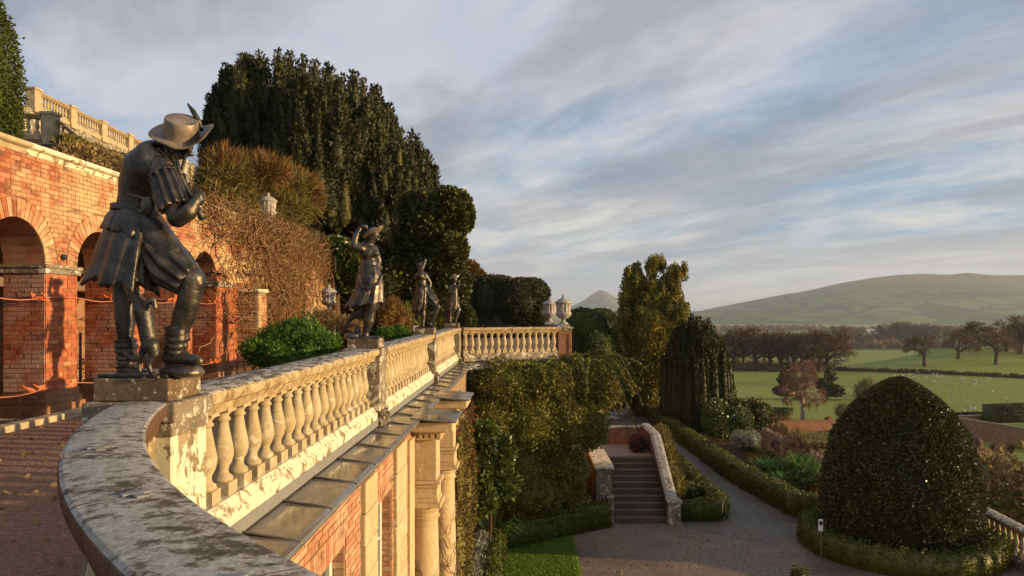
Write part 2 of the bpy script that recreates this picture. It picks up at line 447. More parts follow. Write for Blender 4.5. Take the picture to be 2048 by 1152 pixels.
def soil_fn(t):
    p = t.pos(); n = t.noise(p, 6, 8, 0.7); n2 = t.noise(p, 0.8, 4, 0.6)
    c = t.mix(n, (0.035, 0.022, 0.014), (0.11, 0.065, 0.04)); c = t.mix(t.ramp(n2, [(0.5, 0.0), (0.7, 0.5)]), c, (0.06, 0.075, 0.02))
    return t.pbr(c, 0.95, t.bump(n, 0.9, 0.05), spec=0.1)
M['soil'] = material('bare_bed_soil', soil_fn)
def field_fn(t):
    p = t.pos(); n = t.noise(t.scaled(p, (0.35, 1, 1)), 0.05, 7, 0.6); n2 = t.noise(p, 0.35, 6, 0.65); n3 = t.noise(p, 0.012, 4, 0.6)
    c = t.mix(n, (0.17, 0.215, 0.036), (0.30, 0.32, 0.075)); c = t.mix(t.ramp(n2, [(0.4, 0.0), (0.75, 0.6)]), c, (0.20, 0.19, 0.06))
    c = t.mix(t.ramp(n3, [(0.45, 0.0), (0.65, 0.5)]), c, (0.13, 0.19, 0.036))
    return t.pbr(c, 0.95, t.bump(n2, 0.5, 0.4), spec=0.1)
M['field'] = material('pasture', field_fn)
def lawn_fn(t):
    p = t.pos(); n = t.noise(p, 2.2, 6, 0.65); n2 = t.noise(p, 60, 4, 0.7)
    c = t.mix(n, (0.075, 0.14, 0.018), (0.15, 0.22, 0.035)); c = t.mix(t.ramp(n2, [(0.3, 0.5), (0.6, 0.0)]), c, (0.05, 0.08, 0.012))
    return t.pbr(c, 0.9, t.bump(n2, 0.9, 0.03), spec=0.1)
M['lawn'] = material('short_lawn', lawn_fn)
def bank_fn(t):
    p = t.pos(); n = t.noise(p, 1.5, 7, 0.7); n2 = t.noise(p, 0.3, 4, 0.6)
    c = t.mix(n, (0.05, 0.045, 0.018), (0.14, 0.10, 0.045)); c = t.mix(t.ramp(n2, [(0.45, 0.0), (0.65, 0.7)]), c, (0.06, 0.085, 0.02))
    return t.pbr(c, 0.95, t.bump(n, 0.9, 0.15), spec=0.1)
M['bank'] = material('rough_planted_bank', bank_fn)
def hill_fn(t):
    p = t.pos()
    vo = t.node('ShaderNodeTexVoronoi', feature='F1'); t.put(vo.inputs['Vector'], t.vmath('ADD', t.scaled(p, (0.0045, 0.0032, 0.010)), t.vmath('SCALE', t.noise(p, 0.004, 3, 0.5, out='Color'), 0.35))); vo.inputs['Scale'].default_value = 1.0
    g = t.node('ShaderNodeSeparateColor'); t.put(g.inputs[0], vo.outputs['Color'])
    ve = t.voronoi(t.vmath('ADD', t.scaled(p, (0.0045, 0.0032, 0.010)), t.vmath('SCALE', t.noise(p, 0.004, 3, 0.5, out='Color'), 0.35)), 1.0, 'DISTANCE_TO_EDGE')
    n = t.noise(p, 0.006, 7, 0.65); sp = t.node('ShaderNodeSeparateXYZ'); t.put(sp.inputs[0], p)
    c = t.ramp(g.outputs[0], [(0.0, (0.05, 0.085, 0.022)), (0.45, (0.12, 0.17, 0.035)), (0.75, (0.17, 0.16, 0.06)), (1.0, (0.06, 0.05, 0.028))])
    c = t.mix(t.ramp(ve, [(0.025, 0.75), (0.06, 0.0)]), c, (0.03, 0.03, 0.018))
    c = t.mix(t.ramp(n, [(0.5, 0.0), (0.62, 0.85)]), c, (0.055, 0.042, 0.028))
    hi = t.ramp(t.math('DIVIDE', sp.outputs[2], 260.0), [(0.40, 0.0), (0.72, 0.92)])
    c = t.mix(hi, c, t.mix(n, (0.085, 0.050, 0.030), (0.22, 0.15, 0.085)))
    return t.pbr(c, 0.95, t.bump(n, 0.8, 30.0), spec=0.05)
M['hill'] = material('far_hill_pasture', hill_fn)

def leaf_fn(cols, rough=0.6, spec=0.3, trans=0.25, var=1.0, nsc=1.2):
    def fn(t):
        r = t.island(); n = t.noise(t.pos(), nsc, 4, 0.6)
        f = t.math('ADD', t.math('MULTIPLY', r, 0.6), t.math('MULTIPLY', n, 0.4))
        k = len(cols) - 1
        c = t.ramp(f, [(0.15 + 0.7 * i / k, cc) for i, cc in enumerate(cols)])
        d = t.pbr(c, rough, spec=spec)
        if trans <= 0: return d
        tr = t.node('ShaderNodeBsdfTranslucent'); t.put(tr.inputs[0], c)
        mx = t.node('ShaderNodeMixShader'); mx.inputs[0].default_value = trans
        t.l.new(d, mx.inputs[1]); t.l.new(tr.outputs[0], mx.inputs[2])
        return mx.outputs[0]
    return fn
def leafmat(key, name, cols, **kw): M[key] = material(name, leaf_fn(cols, **kw))
leafmat('yew', 'dark_yew_needles', [(0.017, 0.022, 0.008), (0.040, 0.044, 0.013), (0.088, 0.080, 0.022)], trans=0.12)
leafmat('yew_light', 'clipped_yew', [(0.028, 0.045, 0.008), (0.055, 0.080, 0.014), (0.10, 0.115, 0.022)], trans=0.15)
leafmat('irish', 'irish_yew_needles', [(0.016, 0.020, 0.007), (0.036, 0.040, 0.011), (0.068, 0.066, 0.018)], trans=0.1)
leafmat('gold', 'golden_cypress_scales', [(0.050, 0.060, 0.012), (0.16, 0.145, 0.020), (0.36, 0.26, 0.035)], trans=0.25, nsc=0.9)
leafmat('holly', 'glossy_holly_leaf', [(0.028, 0.032, 0.010), (0.075, 0.072, 0.020), (0.15, 0.125, 0.038)], rough=0.36, spec=0.5, trans=0.06)
leafmat('ceano', 'small_olive_leaf', [(0.060, 0.068, 0.012), (0.15, 0.15, 0.025), (0.28, 0.25, 0.05)], rough=0.5, trans=0.2)
leafmat('laurel', 'broad_green_leaf', [(0.035, 0.055, 0.012), (0.085, 0.12, 0.022), (0.17, 0.20, 0.045)], rough=0.35, spec=0.5, trans=0.15)
leafmat('oak', 'evergreen_oak_leaf', [(0.030, 0.036, 0.008), (0.075, 0.080, 0.016), (0.15, 0.14, 0.034)], rough=0.45, trans=0.12)
leafmat('box', 'clipped_box_leaf', [(0.040, 0.052, 0.008), (0.085, 0.100, 0.016), (0.155, 0.150, 0.030)], rough=0.5, trans=0.2)
leafmat('bright', 'bright_green_shrub_leaf', [(0.03, 0.075, 0.010), (0.075, 0.16, 0.018), (0.16, 0.27, 0.04)], rough=0.5, trans=0.3)
leafmat('fern', 'fern_frond', [(0.03, 0.08, 0.010), (0.06, 0.15, 0.018), (0.12, 0.22, 0.03)], rough=0.5, trans=0.3)
leafmat('rust', 'rusty_twig', [(0.10, 0.045, 0.016), (0.20, 0.10, 0.030), (0.25, 0.16, 0.045)], rough=0.8, trans=0.15)
leafmat('olive_twig', 'olive_twig', [(0.08, 0.055, 0.016), (0.15, 0.12, 0.030), (0.22, 0.18, 0.05)], rough=0.8, trans=0.15)
leafmat('red', 'red_creeper_leaf', [(0.16, 0.03, 0.014), (0.27, 0.065, 0.026), (0.36, 0.14, 0.05)], rough=0.6, trans=0.3)
leafmat('dry', 'dry_flower_head', [(0.12, 0.08, 0.035), (0.25, 0.17, 0.07), (0.36, 0.27, 0.12)], rough=0.9, trans=0.2)
leafmat('grey_leaf', 'silver_grey_leaf', [(0.12, 0.14, 0.11), (0.24, 0.26, 0.21), (0.36, 0.38, 0.32)], rough=0.7, trans=0.2)
leafmat('mauve', 'purple_brown_twig', [(0.06, 0.03, 0.03), (0.13, 0.06, 0.055), (0.20, 0.10, 0.08)], rough=0.8, trans=0.15)
leafmat('twig_far', 'bare_winter_twigs', [(0.065, 0.038, 0.020), (0.13, 0.078, 0.038), (0.21, 0.125, 0.055)], rough=0.9, trans=0.2, nsc=0.05)
leafmat('twig_warm', 'russet_winter_twigs', [(0.10, 0.040, 0.022), (0.19, 0.085, 0.045), (0.28, 0.14, 0.07)], rough=0.9, trans=0.2)
leafmat('orange_leaf', 'orange_autumn_leaf', [(0.30, 0.10, 0.012), (0.48, 0.19, 0.02), (0.60, 0.30, 0.04)], rough=0.6, trans=0.3)
leafmat('grass', 'grass_blade', [(0.09, 0.17, 0.016), (0.17, 0.28, 0.034), (0.27, 0.37, 0.06)], rough=0.6, trans=0.3)
def bark_fn(a, b):
    def fn(t):
        p = t.pos(); n = t.noise(t.scaled(p, (1, 1, 0.3)), 14, 6, 0.65)
        return t.pbr(t.mix(n, a, b), 0.9, t.bump(n, 0.7, 0.02), spec=0.15)
    return fn
M['bark'] = material('brown_bark', bark_fn((0.045, 0.028, 0.018), (0.15, 0.095, 0.055)))
M['vine'] = material('bare_vine_stem', bark_fn((0.11, 0.058, 0.034), (0.30, 0.175, 0.095)))
M['birch'] = material('pale_pinkish_bark', bark_fn((0.22, 0.14, 0.10), (0.46, 0.34, 0.26)))
def plain(key, name, col, rough=0.6, **kw): M[key] = material(name, lambda t: t.pbr(t.mix(t.noise(t.pos(), 25, 4, 0.6), tuple(c * 0.8 for c in col), col), rough, **kw))
plain('white', 'white_paint', (0.80, 0.77, 0.68), 0.5)
plain('black', 'black_print', (0.02, 0.02, 0.02), 0.5)
plain('tape', 'orange_tape', (0.75, 0.19, 0.06), 0.45)
plain('rope', 'pale_pink_rope', (0.62, 0.22, 0.12), 0.7)
plain('wood', 'weathered_post', (0.20, 0.15, 0.11), 0.85)
plain('wool', 'sheep_wool', (0.50, 0.45, 0.36), 0.95)
plain('slate', 'grey_slate', (0.20, 0.17, 0.15), 0.6)
plain('iron', 'black_iron', (0.03, 0.03, 0.03), 0.4)
plain('render_white', 'far_white_wall', (0.50, 0.45, 0.38), 0.7)
M['glass'] = material('window_glass', lambda t: t.pbr((0.05, 0.055, 0.06), 0.06, spec=0.8))
# ------------------------------------------------------------------ levels (metres above the eye)
Z_RAIL, Z_TERR, Z_LOW = -0.51, -1.55, -6.9
X_ARC = -6.9                       # arcade face
X_WALL = -1.72                     # orangery face
def sheet(name, poly, z, mat):
    mb = MB(); mb.add([(x, y, z) for x, y in poly], [tuple(range(len(poly)))])
    return tag(mb.build(name, mat), kind='structure')

# curved terrace edge near the eye
ARC_C = Vector((3.97, 5.85, 0)); ARC_R = 6.34
def arc_pt(deg, r=ARC_R, z=0.0):
    a = math.radians(deg); return (ARC_C.x + r * math.cos(a), ARC_C.y + r * math.sin(a), z)

def terrain_z(X, Y):
    pts = [(-400, -9), (0, -9.5), (30, -10.2), (64, -13.2), (90, -16.5), (130, -21.4), (200, -24.3), (300, -26.3), (335, -26.3), (450, -34), (700, -48), (1500, -58), (3200, -62), (9000, -40), (30000, -40)]
    for (a, za), (b, zb) in zip(pts, pts[1:]):
        if a <= Y <= b:
            z = za + (zb - za) * (Y - a) / (b - a); break
    else: z = pts[-1][1]
    # parkland knoll on the right
    k = math.exp(-((Y - 410) / 62.0) ** 2) * (0.5 + 0.5 * math.tanh((X - 205 * Y / 400) / 28.0))
    z += k * 12.5
    z += 0.5 * math.sin(X * 0.021 + Y * 0.013) * min(1, max(0, (Y - 170) / 100))
    if X < 0 and Y > 20: z += min(25, -X * 0.12)
    return z
def build_ground():
    ys = list(np.linspace(-300, 20, 8)) + list(np.linspace(24, 560, 120)) + list(np.geomspace(580, 16000, 40))
    us = np.linspace(-1.35, 1.6, 110)
    v = []; f = []
    for y in ys:
        w_ = 160 + abs(y) * 1.0
        for u in us:
            x = u * w_; v.append((x, y, terrain_z(x, y)))
    n = len(us)
    for j in range(len(ys) - 1):
        for i in range(n - 1): f.append((j * n + i, j * n + i + 1, (j + 1) * n + i + 1, (j + 1) * n + i))
    me = np_mesh('ground', np.array(v), np.array(f))
    return tag(linkmesh('ground', me, M['field'], None, True), kind='structure')
build_ground()

# upper terrace gravel, following the curved edge
poly = [(-9.6, -3.0), (-9.6, 30), (1.35, 60), (1.35, 24.1), (-2.1, 22.6), (-2.1, 4.3)] + [arc_pt(d)[:2] for d in range(196, 262, 3)] + [(3.2, -3.0)]
sheet('terrace_gravel', poly, Z_TERR, M['gravel'])
sheet('gravel_court', [(-1.9, 8), (-1.9, 62), (14.1, 62), (14.1, 8)], Z_LOW, M['court'])
# retaining sides of the lower terrace so that it is a solid step
mb = MB(); mb.box2((14.0, 8, -14), (14.35, 62, Z_LOW - 0.004)); mb.box2((-1.9, 62, -14), (14.35, 62.4, Z_LOW - 0.004))
tag(mb.build('retaining_wall', M['brick_tex']), 'dark brick retaining wall holding up the lower gravel court', 'wall')
sheet('garden_path', [PG(1330, 1046, Z_LOW)[:2], (6.75, 24.3), (6.75, 33), (6.9, 60), (8.2, 60), (8.45, 30.5), (9.25, 25.2), (10.2, 24.2), (9.2, 22.0), (7.0, 22.0)], Z_LOW + 0.004, M['path'])
sheet('lawn', [(-0.62, 14), (1.5, 14), (1.48, 22.8), (-0.62, 21.4)], Z_LOW + 0.006, M['lawn'])
sheet('flower_bed', [(9.0, 25.5), (13.9, 25.2), (13.9, 60), (8.45, 60), (8.7, 31)], Z_LOW + 0.008, M['soil'])
sheet('border_soil', [(4.9, 24.3), (6.5, 24.3), (6.5, 34), (4.9, 34)], Z_LOW + 0.010, M['soil'])
sheet('wall_border', [(-1.7, 14), (-0.9, 14), (-0.9, 21.3), (2.8, 23.6), (2.8, 26), (-1.7, 26)], Z_LOW + 0.012, M['soil'])
# planted bank climbing from the arcade top to the castle terraces
def bank_z(x, y):
    t = (-x - 7.4)
    return 2.15 + max(0, min(t, 6)) * 0.2 + max(0, t - 6) * 0.5 + 0.12 * math.sin(x * 1.3 + y * 0.7)
v = []; f = []
xs = np.linspace(-7.45, -46, 40); ys = np.linspace(-2, 75, 50)
for y in ys:
    for x in xs: v.append((x, y, bank_z(x, y) - 0.02 - max(0, y - 30) * 0.06))
n = len(xs)
for j in range(len(ys) - 1):
    for i in range(n - 1): f.append((j * n + i, (j + 1) * n + i, (j + 1) * n + i + 1, j * n + i + 1))
tag(linkmesh('bank', np_mesh('bank', np.array(v), np.array(f)), M['bank'], None, True), kind='structure')

# far hills: a ridge profile read off the skyline, given a real distance and depth
def hill(name, prof, Y, depth, base_z, foot):
    """prof: skyline pixels at distance Y"""
    pts = [P(x, y, Y) for x, y in prof]
    X = np.array([p.x for p in pts]); Z = np.array([p.z for p in pts])
    nx, ny = 150, 36
    xs = np.linspace(X[0], X[-1], nx); v = []; f = []
    for j in range(ny):
        t = j / (ny - 1)                         # 0 foot, towards 0.55 crest, 1 back
        yy = Y - depth + 2 * depth * t
        for x in xs:
            zt = np.interp(x, X, Z)
            s = t / 0.5 if t <= 0.5 else 1 - (t - 0.5) * 1.1
            k = s * s * (3 - 2 * s) if t <= 0.5 else s
            rough = 1 + 0.10 * math.sin(x * 0.004 + t * 9) * math.sin(t * 14 + x * 0.0017) * (1 - abs(2 * t - 1))
            z = base_z + (zt - base_z) * (0.12 * min(1, t * 8) + 0.88 * k) * (rough if t < 0.48 else 1)
            v.append((x, yy, z if j else base_z - 30))
    for j in range(ny - 1):
        for i in range(nx - 1): f.append((j * nx + i, j * nx + i + 1, (j + 1) * nx + i + 1, (j + 1) * nx + i))
    return tag(linkmesh(name, np_mesh(name, np.array(v), np.array(f)), M['hill'], None, True), kind='structure')
hill('hill_ridge', [(1200, 640), (1300, 632), (1375, 625), (1420, 620), (1480, 617), (1530, 606), (1556, 592), (1570, 588), (1600, 584), (1640, 576), (1690, 564), (1740, 556), (1790, 550), (1840, 548), (1885, 550), (1905, 549), (1930, 553), (1960, 556), (2000, 555), (2048, 553), (2120, 549), (2220, 552), (2350, 560), (2500, 585), (2650, 610), (2800, 640)], 5200, 1900, -62, 0)
hill('distant_hill', [(1020, 650), (1080, 640), (1120, 622), (1148, 610), (1165, 602), (1180, 592), (1196, 584), (1206, 585), (1222, 594), (1240, 603), (1262, 612), (1300, 620), (1340, 630), (1400, 650)], 8200, 1500, -50, 0)
hill('low_far_ridge', [(900, 640), (1050, 632), (1150, 628), (1250, 626), (1350, 623), (1450, 622), (1560, 628), (1700, 645)], 10500, 900, -50, 0)
# ------------------------------------------------------------------ brickwork
BRICK_ME = {}
def brick_unit(mat):
    if mat.name not in BRICK_ME:
        me = MB().box((0, 0, 0), (1, 1, 1)).mesh('brick'); me.materials.append(mat); BRICK_ME[mat.name] = me
    return BRICK_ME[mat.name]
def brick_courses(o, u, n, length, z0, z1, intervals=None, bl=0.205, bh=0.0685, off=0.0, depth=0.06):
    """bricks on a vertical face: o origin (x, y), u along, n outward; returns (centre, dims, rz)"""
    res = []; r = random.Random(int(length * 997 + z0 * 31))
    rz = math.atan2(u[1], u[0]); nc = int(round((z1 - z0) / bh))
    for c in range(nc):
        zc_ = z0 + (c + 0.5) * bh
        segs = intervals(zc_) if intervals else [(0, length)]
        hdr = (c % 2 == 1)
        step = bl / 2 if hdr and c % 4 == 3 else bl
        x = -(bl / 2 if c % 2 else 0) + off
        while x < length:
            a, b = x, x + step
            for s0, s1 in segs:
                a2, b2 = max(a, s0), min(b, s1)
                if b2 - a2 > 0.035:
                    out = r.uniform(-0.003, 0.004)
                    cx_ = (a2 + b2) / 2
                    res.append(((o[0] + u[0] * cx_ + n[0] * (out - depth / 2 + 0.008), o[1] + u[1] * cx_ + n[1] * (out - depth / 2 + 0.008), zc_),
                                (b2 - a2 - 0.010, depth, bh - 0.010 + r.uniform(-.001, .001)), rz))
            x += step
    return res
def in_view(c):
    if c[1] < 0.5: return False
    x, y = px(c); return -15 < x < 2063 and -15 < y < 1167
def lay_bricks(bricks, mat, parent, limit, name='brick', others='brick_courses'):
    bricks = [b for b in bricks if in_view(b[0])]
    bricks.sort(key=lambda b: Vector(b[0]).length)
    me = brick_unit(mat)
    for c, d, rz in bricks[:limit]:
        o = bpy.data.objects.new(name, me); COL.objects.link(o)
        o.location = c; o.scale = d; o.rotation_euler = (0, 0, rz); under(o, parent)
    rest = MB()
    for c, d, rz in bricks[limit:]: rest.box(c, d, rz)
    if rest.v: tag(rest.build(others, mat, parent), kind='stuff')

# ------------------------------------------------------------------ the arcade
Z_COP = 2.33; Z_SPR = 0.67; R_AR = 0.61; A_PITCH = 1.97
PIERS = [8.67 + A_PITCH * k - A_PITCH for k in range(6)]       # near edges; the last arch ends at 16.55 + ...
PIERS = [6.70, 8.67, 10.64, 12.61, 14.58, 16.55]
PW = 0.75
ARCHES = [(p + PW, p + A_PITCH) for p in PIERS[:-1]]
A_END = 22.6
arc = thing('brick_arcade', (X_ARC, 14, Z_TERR), 'long red brick garden arcade of round arches under a stone coping', 'arcade')
# mortar body with arch openings
def arcade_body():
    mb = MB(); xb = X_ARC - 0.6; xf = X_ARC - 0.004
    zt = Z_COP - 0.16
    def slab(y0, y1, z0, z1): mb.box2((xb, y0, z0), (xf, y1, z1))
    for p in PIERS[:-1]: slab(p, p + PW, Z_TERR - 0.2, Z_SPR)
    slab(PIERS[-1], A_END, Z_TERR - 0.2, Z_SPR)
    slab(5.2, PIERS[0], Z_TERR - 0.2, Z_SPR)
    N = 14
    for a, b in ARCHES:
        c = (a + b) / 2
        ang = [math.pi * k / N for k in range(N + 1)]
        ptsa = [(c - R_AR * math.cos(t), Z_SPR + R_AR * math.sin(t)) for t in ang]
        for (y0, z0), (y1, z1) in zip(ptsa, ptsa[1:]):
            vs = [(xf, y0, z0), (xf, y1, z1), (xf, y1, zt), (xf, y0, zt), (xb, y0, z0), (xb, y1, z1), (xb, y1, zt), (xb, y0, zt)]
            mb.add(vs, [(0, 1, 2, 3), (4, 7, 6, 5), (0, 4, 5, 1)])
    for p in PIERS[:-1]: slab(p, p + PW, Z_SPR, zt)
    slab(PIERS[-1], A_END, Z_SPR, zt); slab(5.2, PIERS[0], Z_SPR, zt)
    return mb
arcade_body().build('mortar_core', M['brick_tex'], arc)
def arc_intervals(zc_):
    """u runs along +Y from 5.2"""
    cuts = []
    for a, b in ARCHES:
        c = (a + b) / 2
        if zc_ < Z_SPR: cuts.append((a, b))
        else:
            R = R_AR + 0.27; h = zc_ - Z_SPR
            if h < R: wdt = math.sqrt(R * R - h * h); cuts.append((max(c - wdt, a - PW / 2), min(c + wdt, b + PW / 2)))
    segs = []; s = 5.2
    for a, b in cuts: segs.append((s - 5.2, a - 5.2)); s = b
    segs.append((s - 5.2, A_END - 5.2))
    return [(a, b) for a, b in segs if b > a]
lower = brick_courses((X_ARC, 5.2), (0, 1), (1, 0), A_END - 5.2, -1.17, Z_SPR - 0.13, arc_intervals)
upper = brick_courses((X_ARC, 5.2), (0, 1), (1, 0), A_END - 5.2, Z_SPR, Z_COP - 0.17, arc_intervals)
jam = []
for p in PIERS[1:]:
    jam += brick_courses((X_ARC - 0.6, p), (1, 0), (0, -1), 0.6, -1.17, Z_SPR - 0.13)
lay_bricks(lower, M['brick_pier'], arc, 70)
lay_bricks(upper, M['brick'], arc, 160)
lay_bricks(jam, M['brick_jamb'], arc, 70)
# radial bricks of the arch rings, two rows
VO = {}
for ai, (a, b) in enumerate(ARCHES):
    c = (a + b) / 2
    for row, (r0, r1) in enumerate([(R_AR, R_AR + 0.255)]):
        n = 26
        if 'v' not in VO:
            t = math.pi / n * 0.44; me = MB()
            vs = []
            for xx in (-0.06, 0.009):
                for r_, s_ in ((r0, -1), (r0, 1), (r1, 1), (r1, -1)): vs.append((xx, s_ * r_ * math.sin(t) , r_ * math.cos(t)))
            me.add(vs, [(0, 3, 2, 1), (4, 5, 6, 7), (0, 1, 5, 4), (1, 2, 6, 5), (2, 3, 7, 6), (3, 0, 4, 7)])
            VO['v'] = me.mesh('voussoir'); VO['v'].materials.append(M['brick'])
        for k in range(n):
            an = math.pi * (k + 0.5) / n - math.pi / 2
            o = bpy.data.objects.new('voussoir', VO['v'])
            o.location = (X_ARC + random.uniform(-.002, .004), c, Z_SPR); o.rotation_euler = (-an, 0, 0)
            q = (X_ARC, c + r1 * math.sin(an), Z_SPR + r1 * math.cos(an))
            if in_view(q): COL.objects.link(o); under(o, arc)
# stone imposts, plinths, coping
for k, p in enumerate(PIERS):
    y1 = p + PW
    mb = MB(); mb.box2((X_ARC - 0.62, p - 0.045, Z_SPR - 0.13), (X_ARC + 0.045, y1 + 0.045, Z_SPR - 0.05)); mb.box2((X_ARC - 0.64, p - 0.07, Z_SPR - 0.05), (X_ARC + 0.07, y1 + 0.07, Z_SPR + 0.003))
    mb.build('impost', M['stone_grey'], arc, bevel=0.008)
    mb = MB(); mb.box2((X_ARC - 0.62, p - 0.09, Z_TERR - 0.1), (X_ARC + 0.09, y1 + 0.09, -1.36)); mb.box2((X_ARC - 0.62, p - 0.06, -1.36), (X_ARC + 0.06, y1 + 0.06, -1.27)); mb.box2((X_ARC - 0.62, p - 0.03, -1.27), (X_ARC + 0.03, y1 + 0.03, -1.17))
    mb.build('pier_base', M['stone_red'], arc, bevel=0.012, seg=2)
mb0 = MB(); mb0.lathe([(0.0, -.04), (0.045, -.03), (0.05, 0), (0.035, .03), (0.0, .04)], n=8)
for p in PIERS[1:]:
    bo = linkmesh('wall_boss', mb0.mesh('wall_boss'), M['iron']); bo.location = (X_ARC + 0.04, p + PW / 2, 0.80); bo.rotation_euler = (0, math.pi / 2, 0); under(bo, arc)
yy = 5.2; k = 0
while yy < A_END:
    y2 = min(yy + 1.25, A_END)
    mb = MB(); e = 0.004
    mb.sweep([(X_ARC, yy + e, Z_COP), (X_ARC, y2 - e, Z_COP)], [(-0.50, -0.165), (0.015, -0.165), (0.03, -0.12), (0.035, -0.095), (0.085, -0.075), (0.10, -0.055), (0.10, -0.02), (0.08, 0.0), (-0.50, 0.02)])
    mb.build('coping_stone', M['stone_pale' if k % 3 else 'stone'], arc, bevel=0.004); yy = y2; k += 1
# gallery behind the arches
mb = MB(); mb.box2((-9.75, 5.2, Z_TERR - 0.1), (-9.5, A_END, 2.1)); mb.box2((-9.5, 5.2, 1.62), (X_ARC - 0.6, A_END, 2.1)); mb.box2((-9.5, 17.3, Z_TERR), (X_ARC - 0.6, 17.6, 1.62)); mb.box2((-9.5, 5.0, Z_TERR), (X_ARC - 0.6, 5.2, 1.62))
mb.build('gallery_wall', M['brick_tex'], arc)
mb = MB(); mb.add([(-9.5, 5.2, Z_TERR + 0.02), (-9.5, 17.3, Z_TERR + 0.02), (X_ARC, 17.3, Z_TERR + 0.02), (X_ARC, 5.2, Z_TERR + 0.02)], [(0, 1, 2, 3)])
mb.build('gallery_floor', M['stone_grey'], arc)
mb = MB(); mb.box2((-8.6, 11.2, 0.40), (-8.45, 16.5, 0.55)); mb.build('gallery_beam', M['wood'], arc)
# the wall goes on beyond the last arch, its top ramping down to a short pier
ramp = thing('ramped_garden_wall', (X_ARC, 26, Z_TERR), 'brick wall ramping down from the arcade end behind the bare climber', 'wall')
mb = MB()
y0, y1 = A_END + 0.01, 28.0
mb.add([(X_ARC - .45, y0, Z_TERR - .2), (X_ARC - .45, y1, Z_TERR - .2), (X_ARC - .45, y1, 1.0), (X_ARC - .45, y0, 2.2), (X_ARC, y0, Z_TERR - .2), (X_ARC, y1, Z_TERR - .2), (X_ARC, y1, 1.0), (X_ARC, y0, 2.2)],
       [(0, 3, 2, 1), (4, 5, 6, 7), (0, 4, 7, 3), (1, 2, 6, 5), (3, 7, 6, 2), (0, 1, 5, 4)])
mb.build('mortar_core', M['mortar'], ramp)
rb = [b for b in brick_courses((X_ARC + 0.004, y0), (0, 1), (1, 0), y1 - y0, Z_TERR, 2.2) if b[0][2] < 2.12 - (b[0][1] - y0) / (y1 - y0) * 1.2]
lay_bricks(rb, M['brick'], ramp, 0)
mb = MB(); mb.sweep([(X_ARC - .2, y0, 2.22), (X_ARC - .2, y1, 1.02)], [(-0.3, -0.03), (0.26, -0.03), (0.26, 0.06), (-0.3, 0.06)]); mb.build('coping_stone', M['stone'], ramp)
mb = MB(); mb.box2((X_ARC - .5, 27.9, Z_TERR - .2), (X_ARC + .35, 28.8, 1.15)); mb.build('end_pier', M['mortar'], ramp)
eb = brick_courses((X_ARC + 0.355, 27.9), (0, 1), (1, 0), 0.9, Z_TERR, 1.1) + brick_courses((X_ARC - .5, 27.895), (1, 0), (0, -1), 0.85, Z_TERR, 1.1)
lay_bricks(eb, M['brick_pier'], ramp, 0, others='end_pier_bricks')
# projecting buttress past the last arch
but = thing('brick_buttress', (X_ARC + .2, 18.0, Z_TERR), 'mossy brick buttress beside the last arch of the arcade', 'buttress')
mb = MB(); mb.box2((X_ARC + 0.012, 17.75, Z_TERR - .1), (X_ARC + 0.5, 18.3, 0.45)); mb.build('mortar_core', M['mortar'], but)
lay_bricks(brick_courses((X_ARC, 17.745), (1, 0), (0, -1), 0.5, Z_TERR, 0.4) + brick_courses((X_ARC + 0.505, 17.75), (0, 1), (1, 0), 0.55, Z_TERR, 0.4), M['brick'], but, 0)
mb = MB(); mb.box2((X_ARC + 0.012, 17.7, 0.45), (X_ARC + 0.54, 18.35, 0.53)); mb.build('cap_stone', M['stone_pale'], but, bevel=0.01)
# kerb along the arcade foot
kb = thing('stone_kerb', (-6.6, 10, Z_TERR), 'low pale kerb stones along the foot of the arcade', 'kerb')
for k in range(12):
    y = 7.6 + k * 0.75
    mb = MB(); mb.box2((-6.78, y + .006, Z_TERR - .05), (-6.58 + random.uniform(-.01, .01), y + .744, Z_TERR + .085)); mb.build('kerb_stone', M['stone'], kb, bevel=0.015, seg=2)
# ------------------------------------------------------------------ balustrades
def baluster_mesh(h, name='baluster', mat=None, n=14, sc=1.0):
    """h: height; square foot, vase belly, neck ring, square abacus"""
    mb = MB(); a = 0.078 * sc
    mb.box((0, 0, 0.045 * h / .62), (0.155 * sc, 0.155 * sc, 0.09 * h / .62))
    k = h / 0.62
    prof = [(0.072, .09), (0.076, .105), (0.070, .125), (0.050, .14), (0.042, .165), (0.046, .19), (0.066, .225), (0.078, .27), (0.079, .30), (0.072, .35), (0.060, .41), (0.050, .46), (0.044, .50), (0.043, .515), (0.056, .522), (0.057, .538), (0.045, .545), (0.046, .558), (0.060, .575), (0.066, .585)]
    mb.lathe([(r * sc, z * k) for r, z in prof], n=n)
    mb.box((0, 0, 0.602 * k), (0.145 * sc, 0.145 * sc, 0.036 * k))
    me = mb.mesh(name); me.materials.append(mat or M['stone'])
    me.polygons.foreach_set('use_smooth', [len(p.vertices) == 4 and 6 <= p.index < len(me.polygons) - 8 for p in me.polygons])
    return me
BAL = baluster_mesh(0.62); BAL_G = baluster_mesh(0.62, mat=M['stone_grey'])
RAILP = [(-0.13, -0.165), (0.13, -0.165), (0.135, -0.14), (0.15, -0.12), (0.155, -0.10), (0.19, -0.085), (0.20, -0.065), (0.20, -0.025), (0.192, -0.010), (0.178, -0.001), (0.08, 0.005), (-0.08, 0.005), (-0.178, -0.001), (-0.192, -0.010), (-0.20, -0.025), (-0.20, -0.065), (-0.19, -0.085), (-0.155, -0.10), (-0.15, -0.12), (-0.135, -0.14)]
PLINP = [(-0.17, -0.24), (0.17, -0.24), (0.17, -0.085), (0.155, -0.065), (0.135, -0.05), (0.115, -0.015), (0.10, 0.0), (-0.10, 0.0), (-0.115, -0.015), (-0.135, -0.05), (-0.155, -0.065), (-0.17, -0.085)]
Z_BF = -1.30                      # foot of the balusters
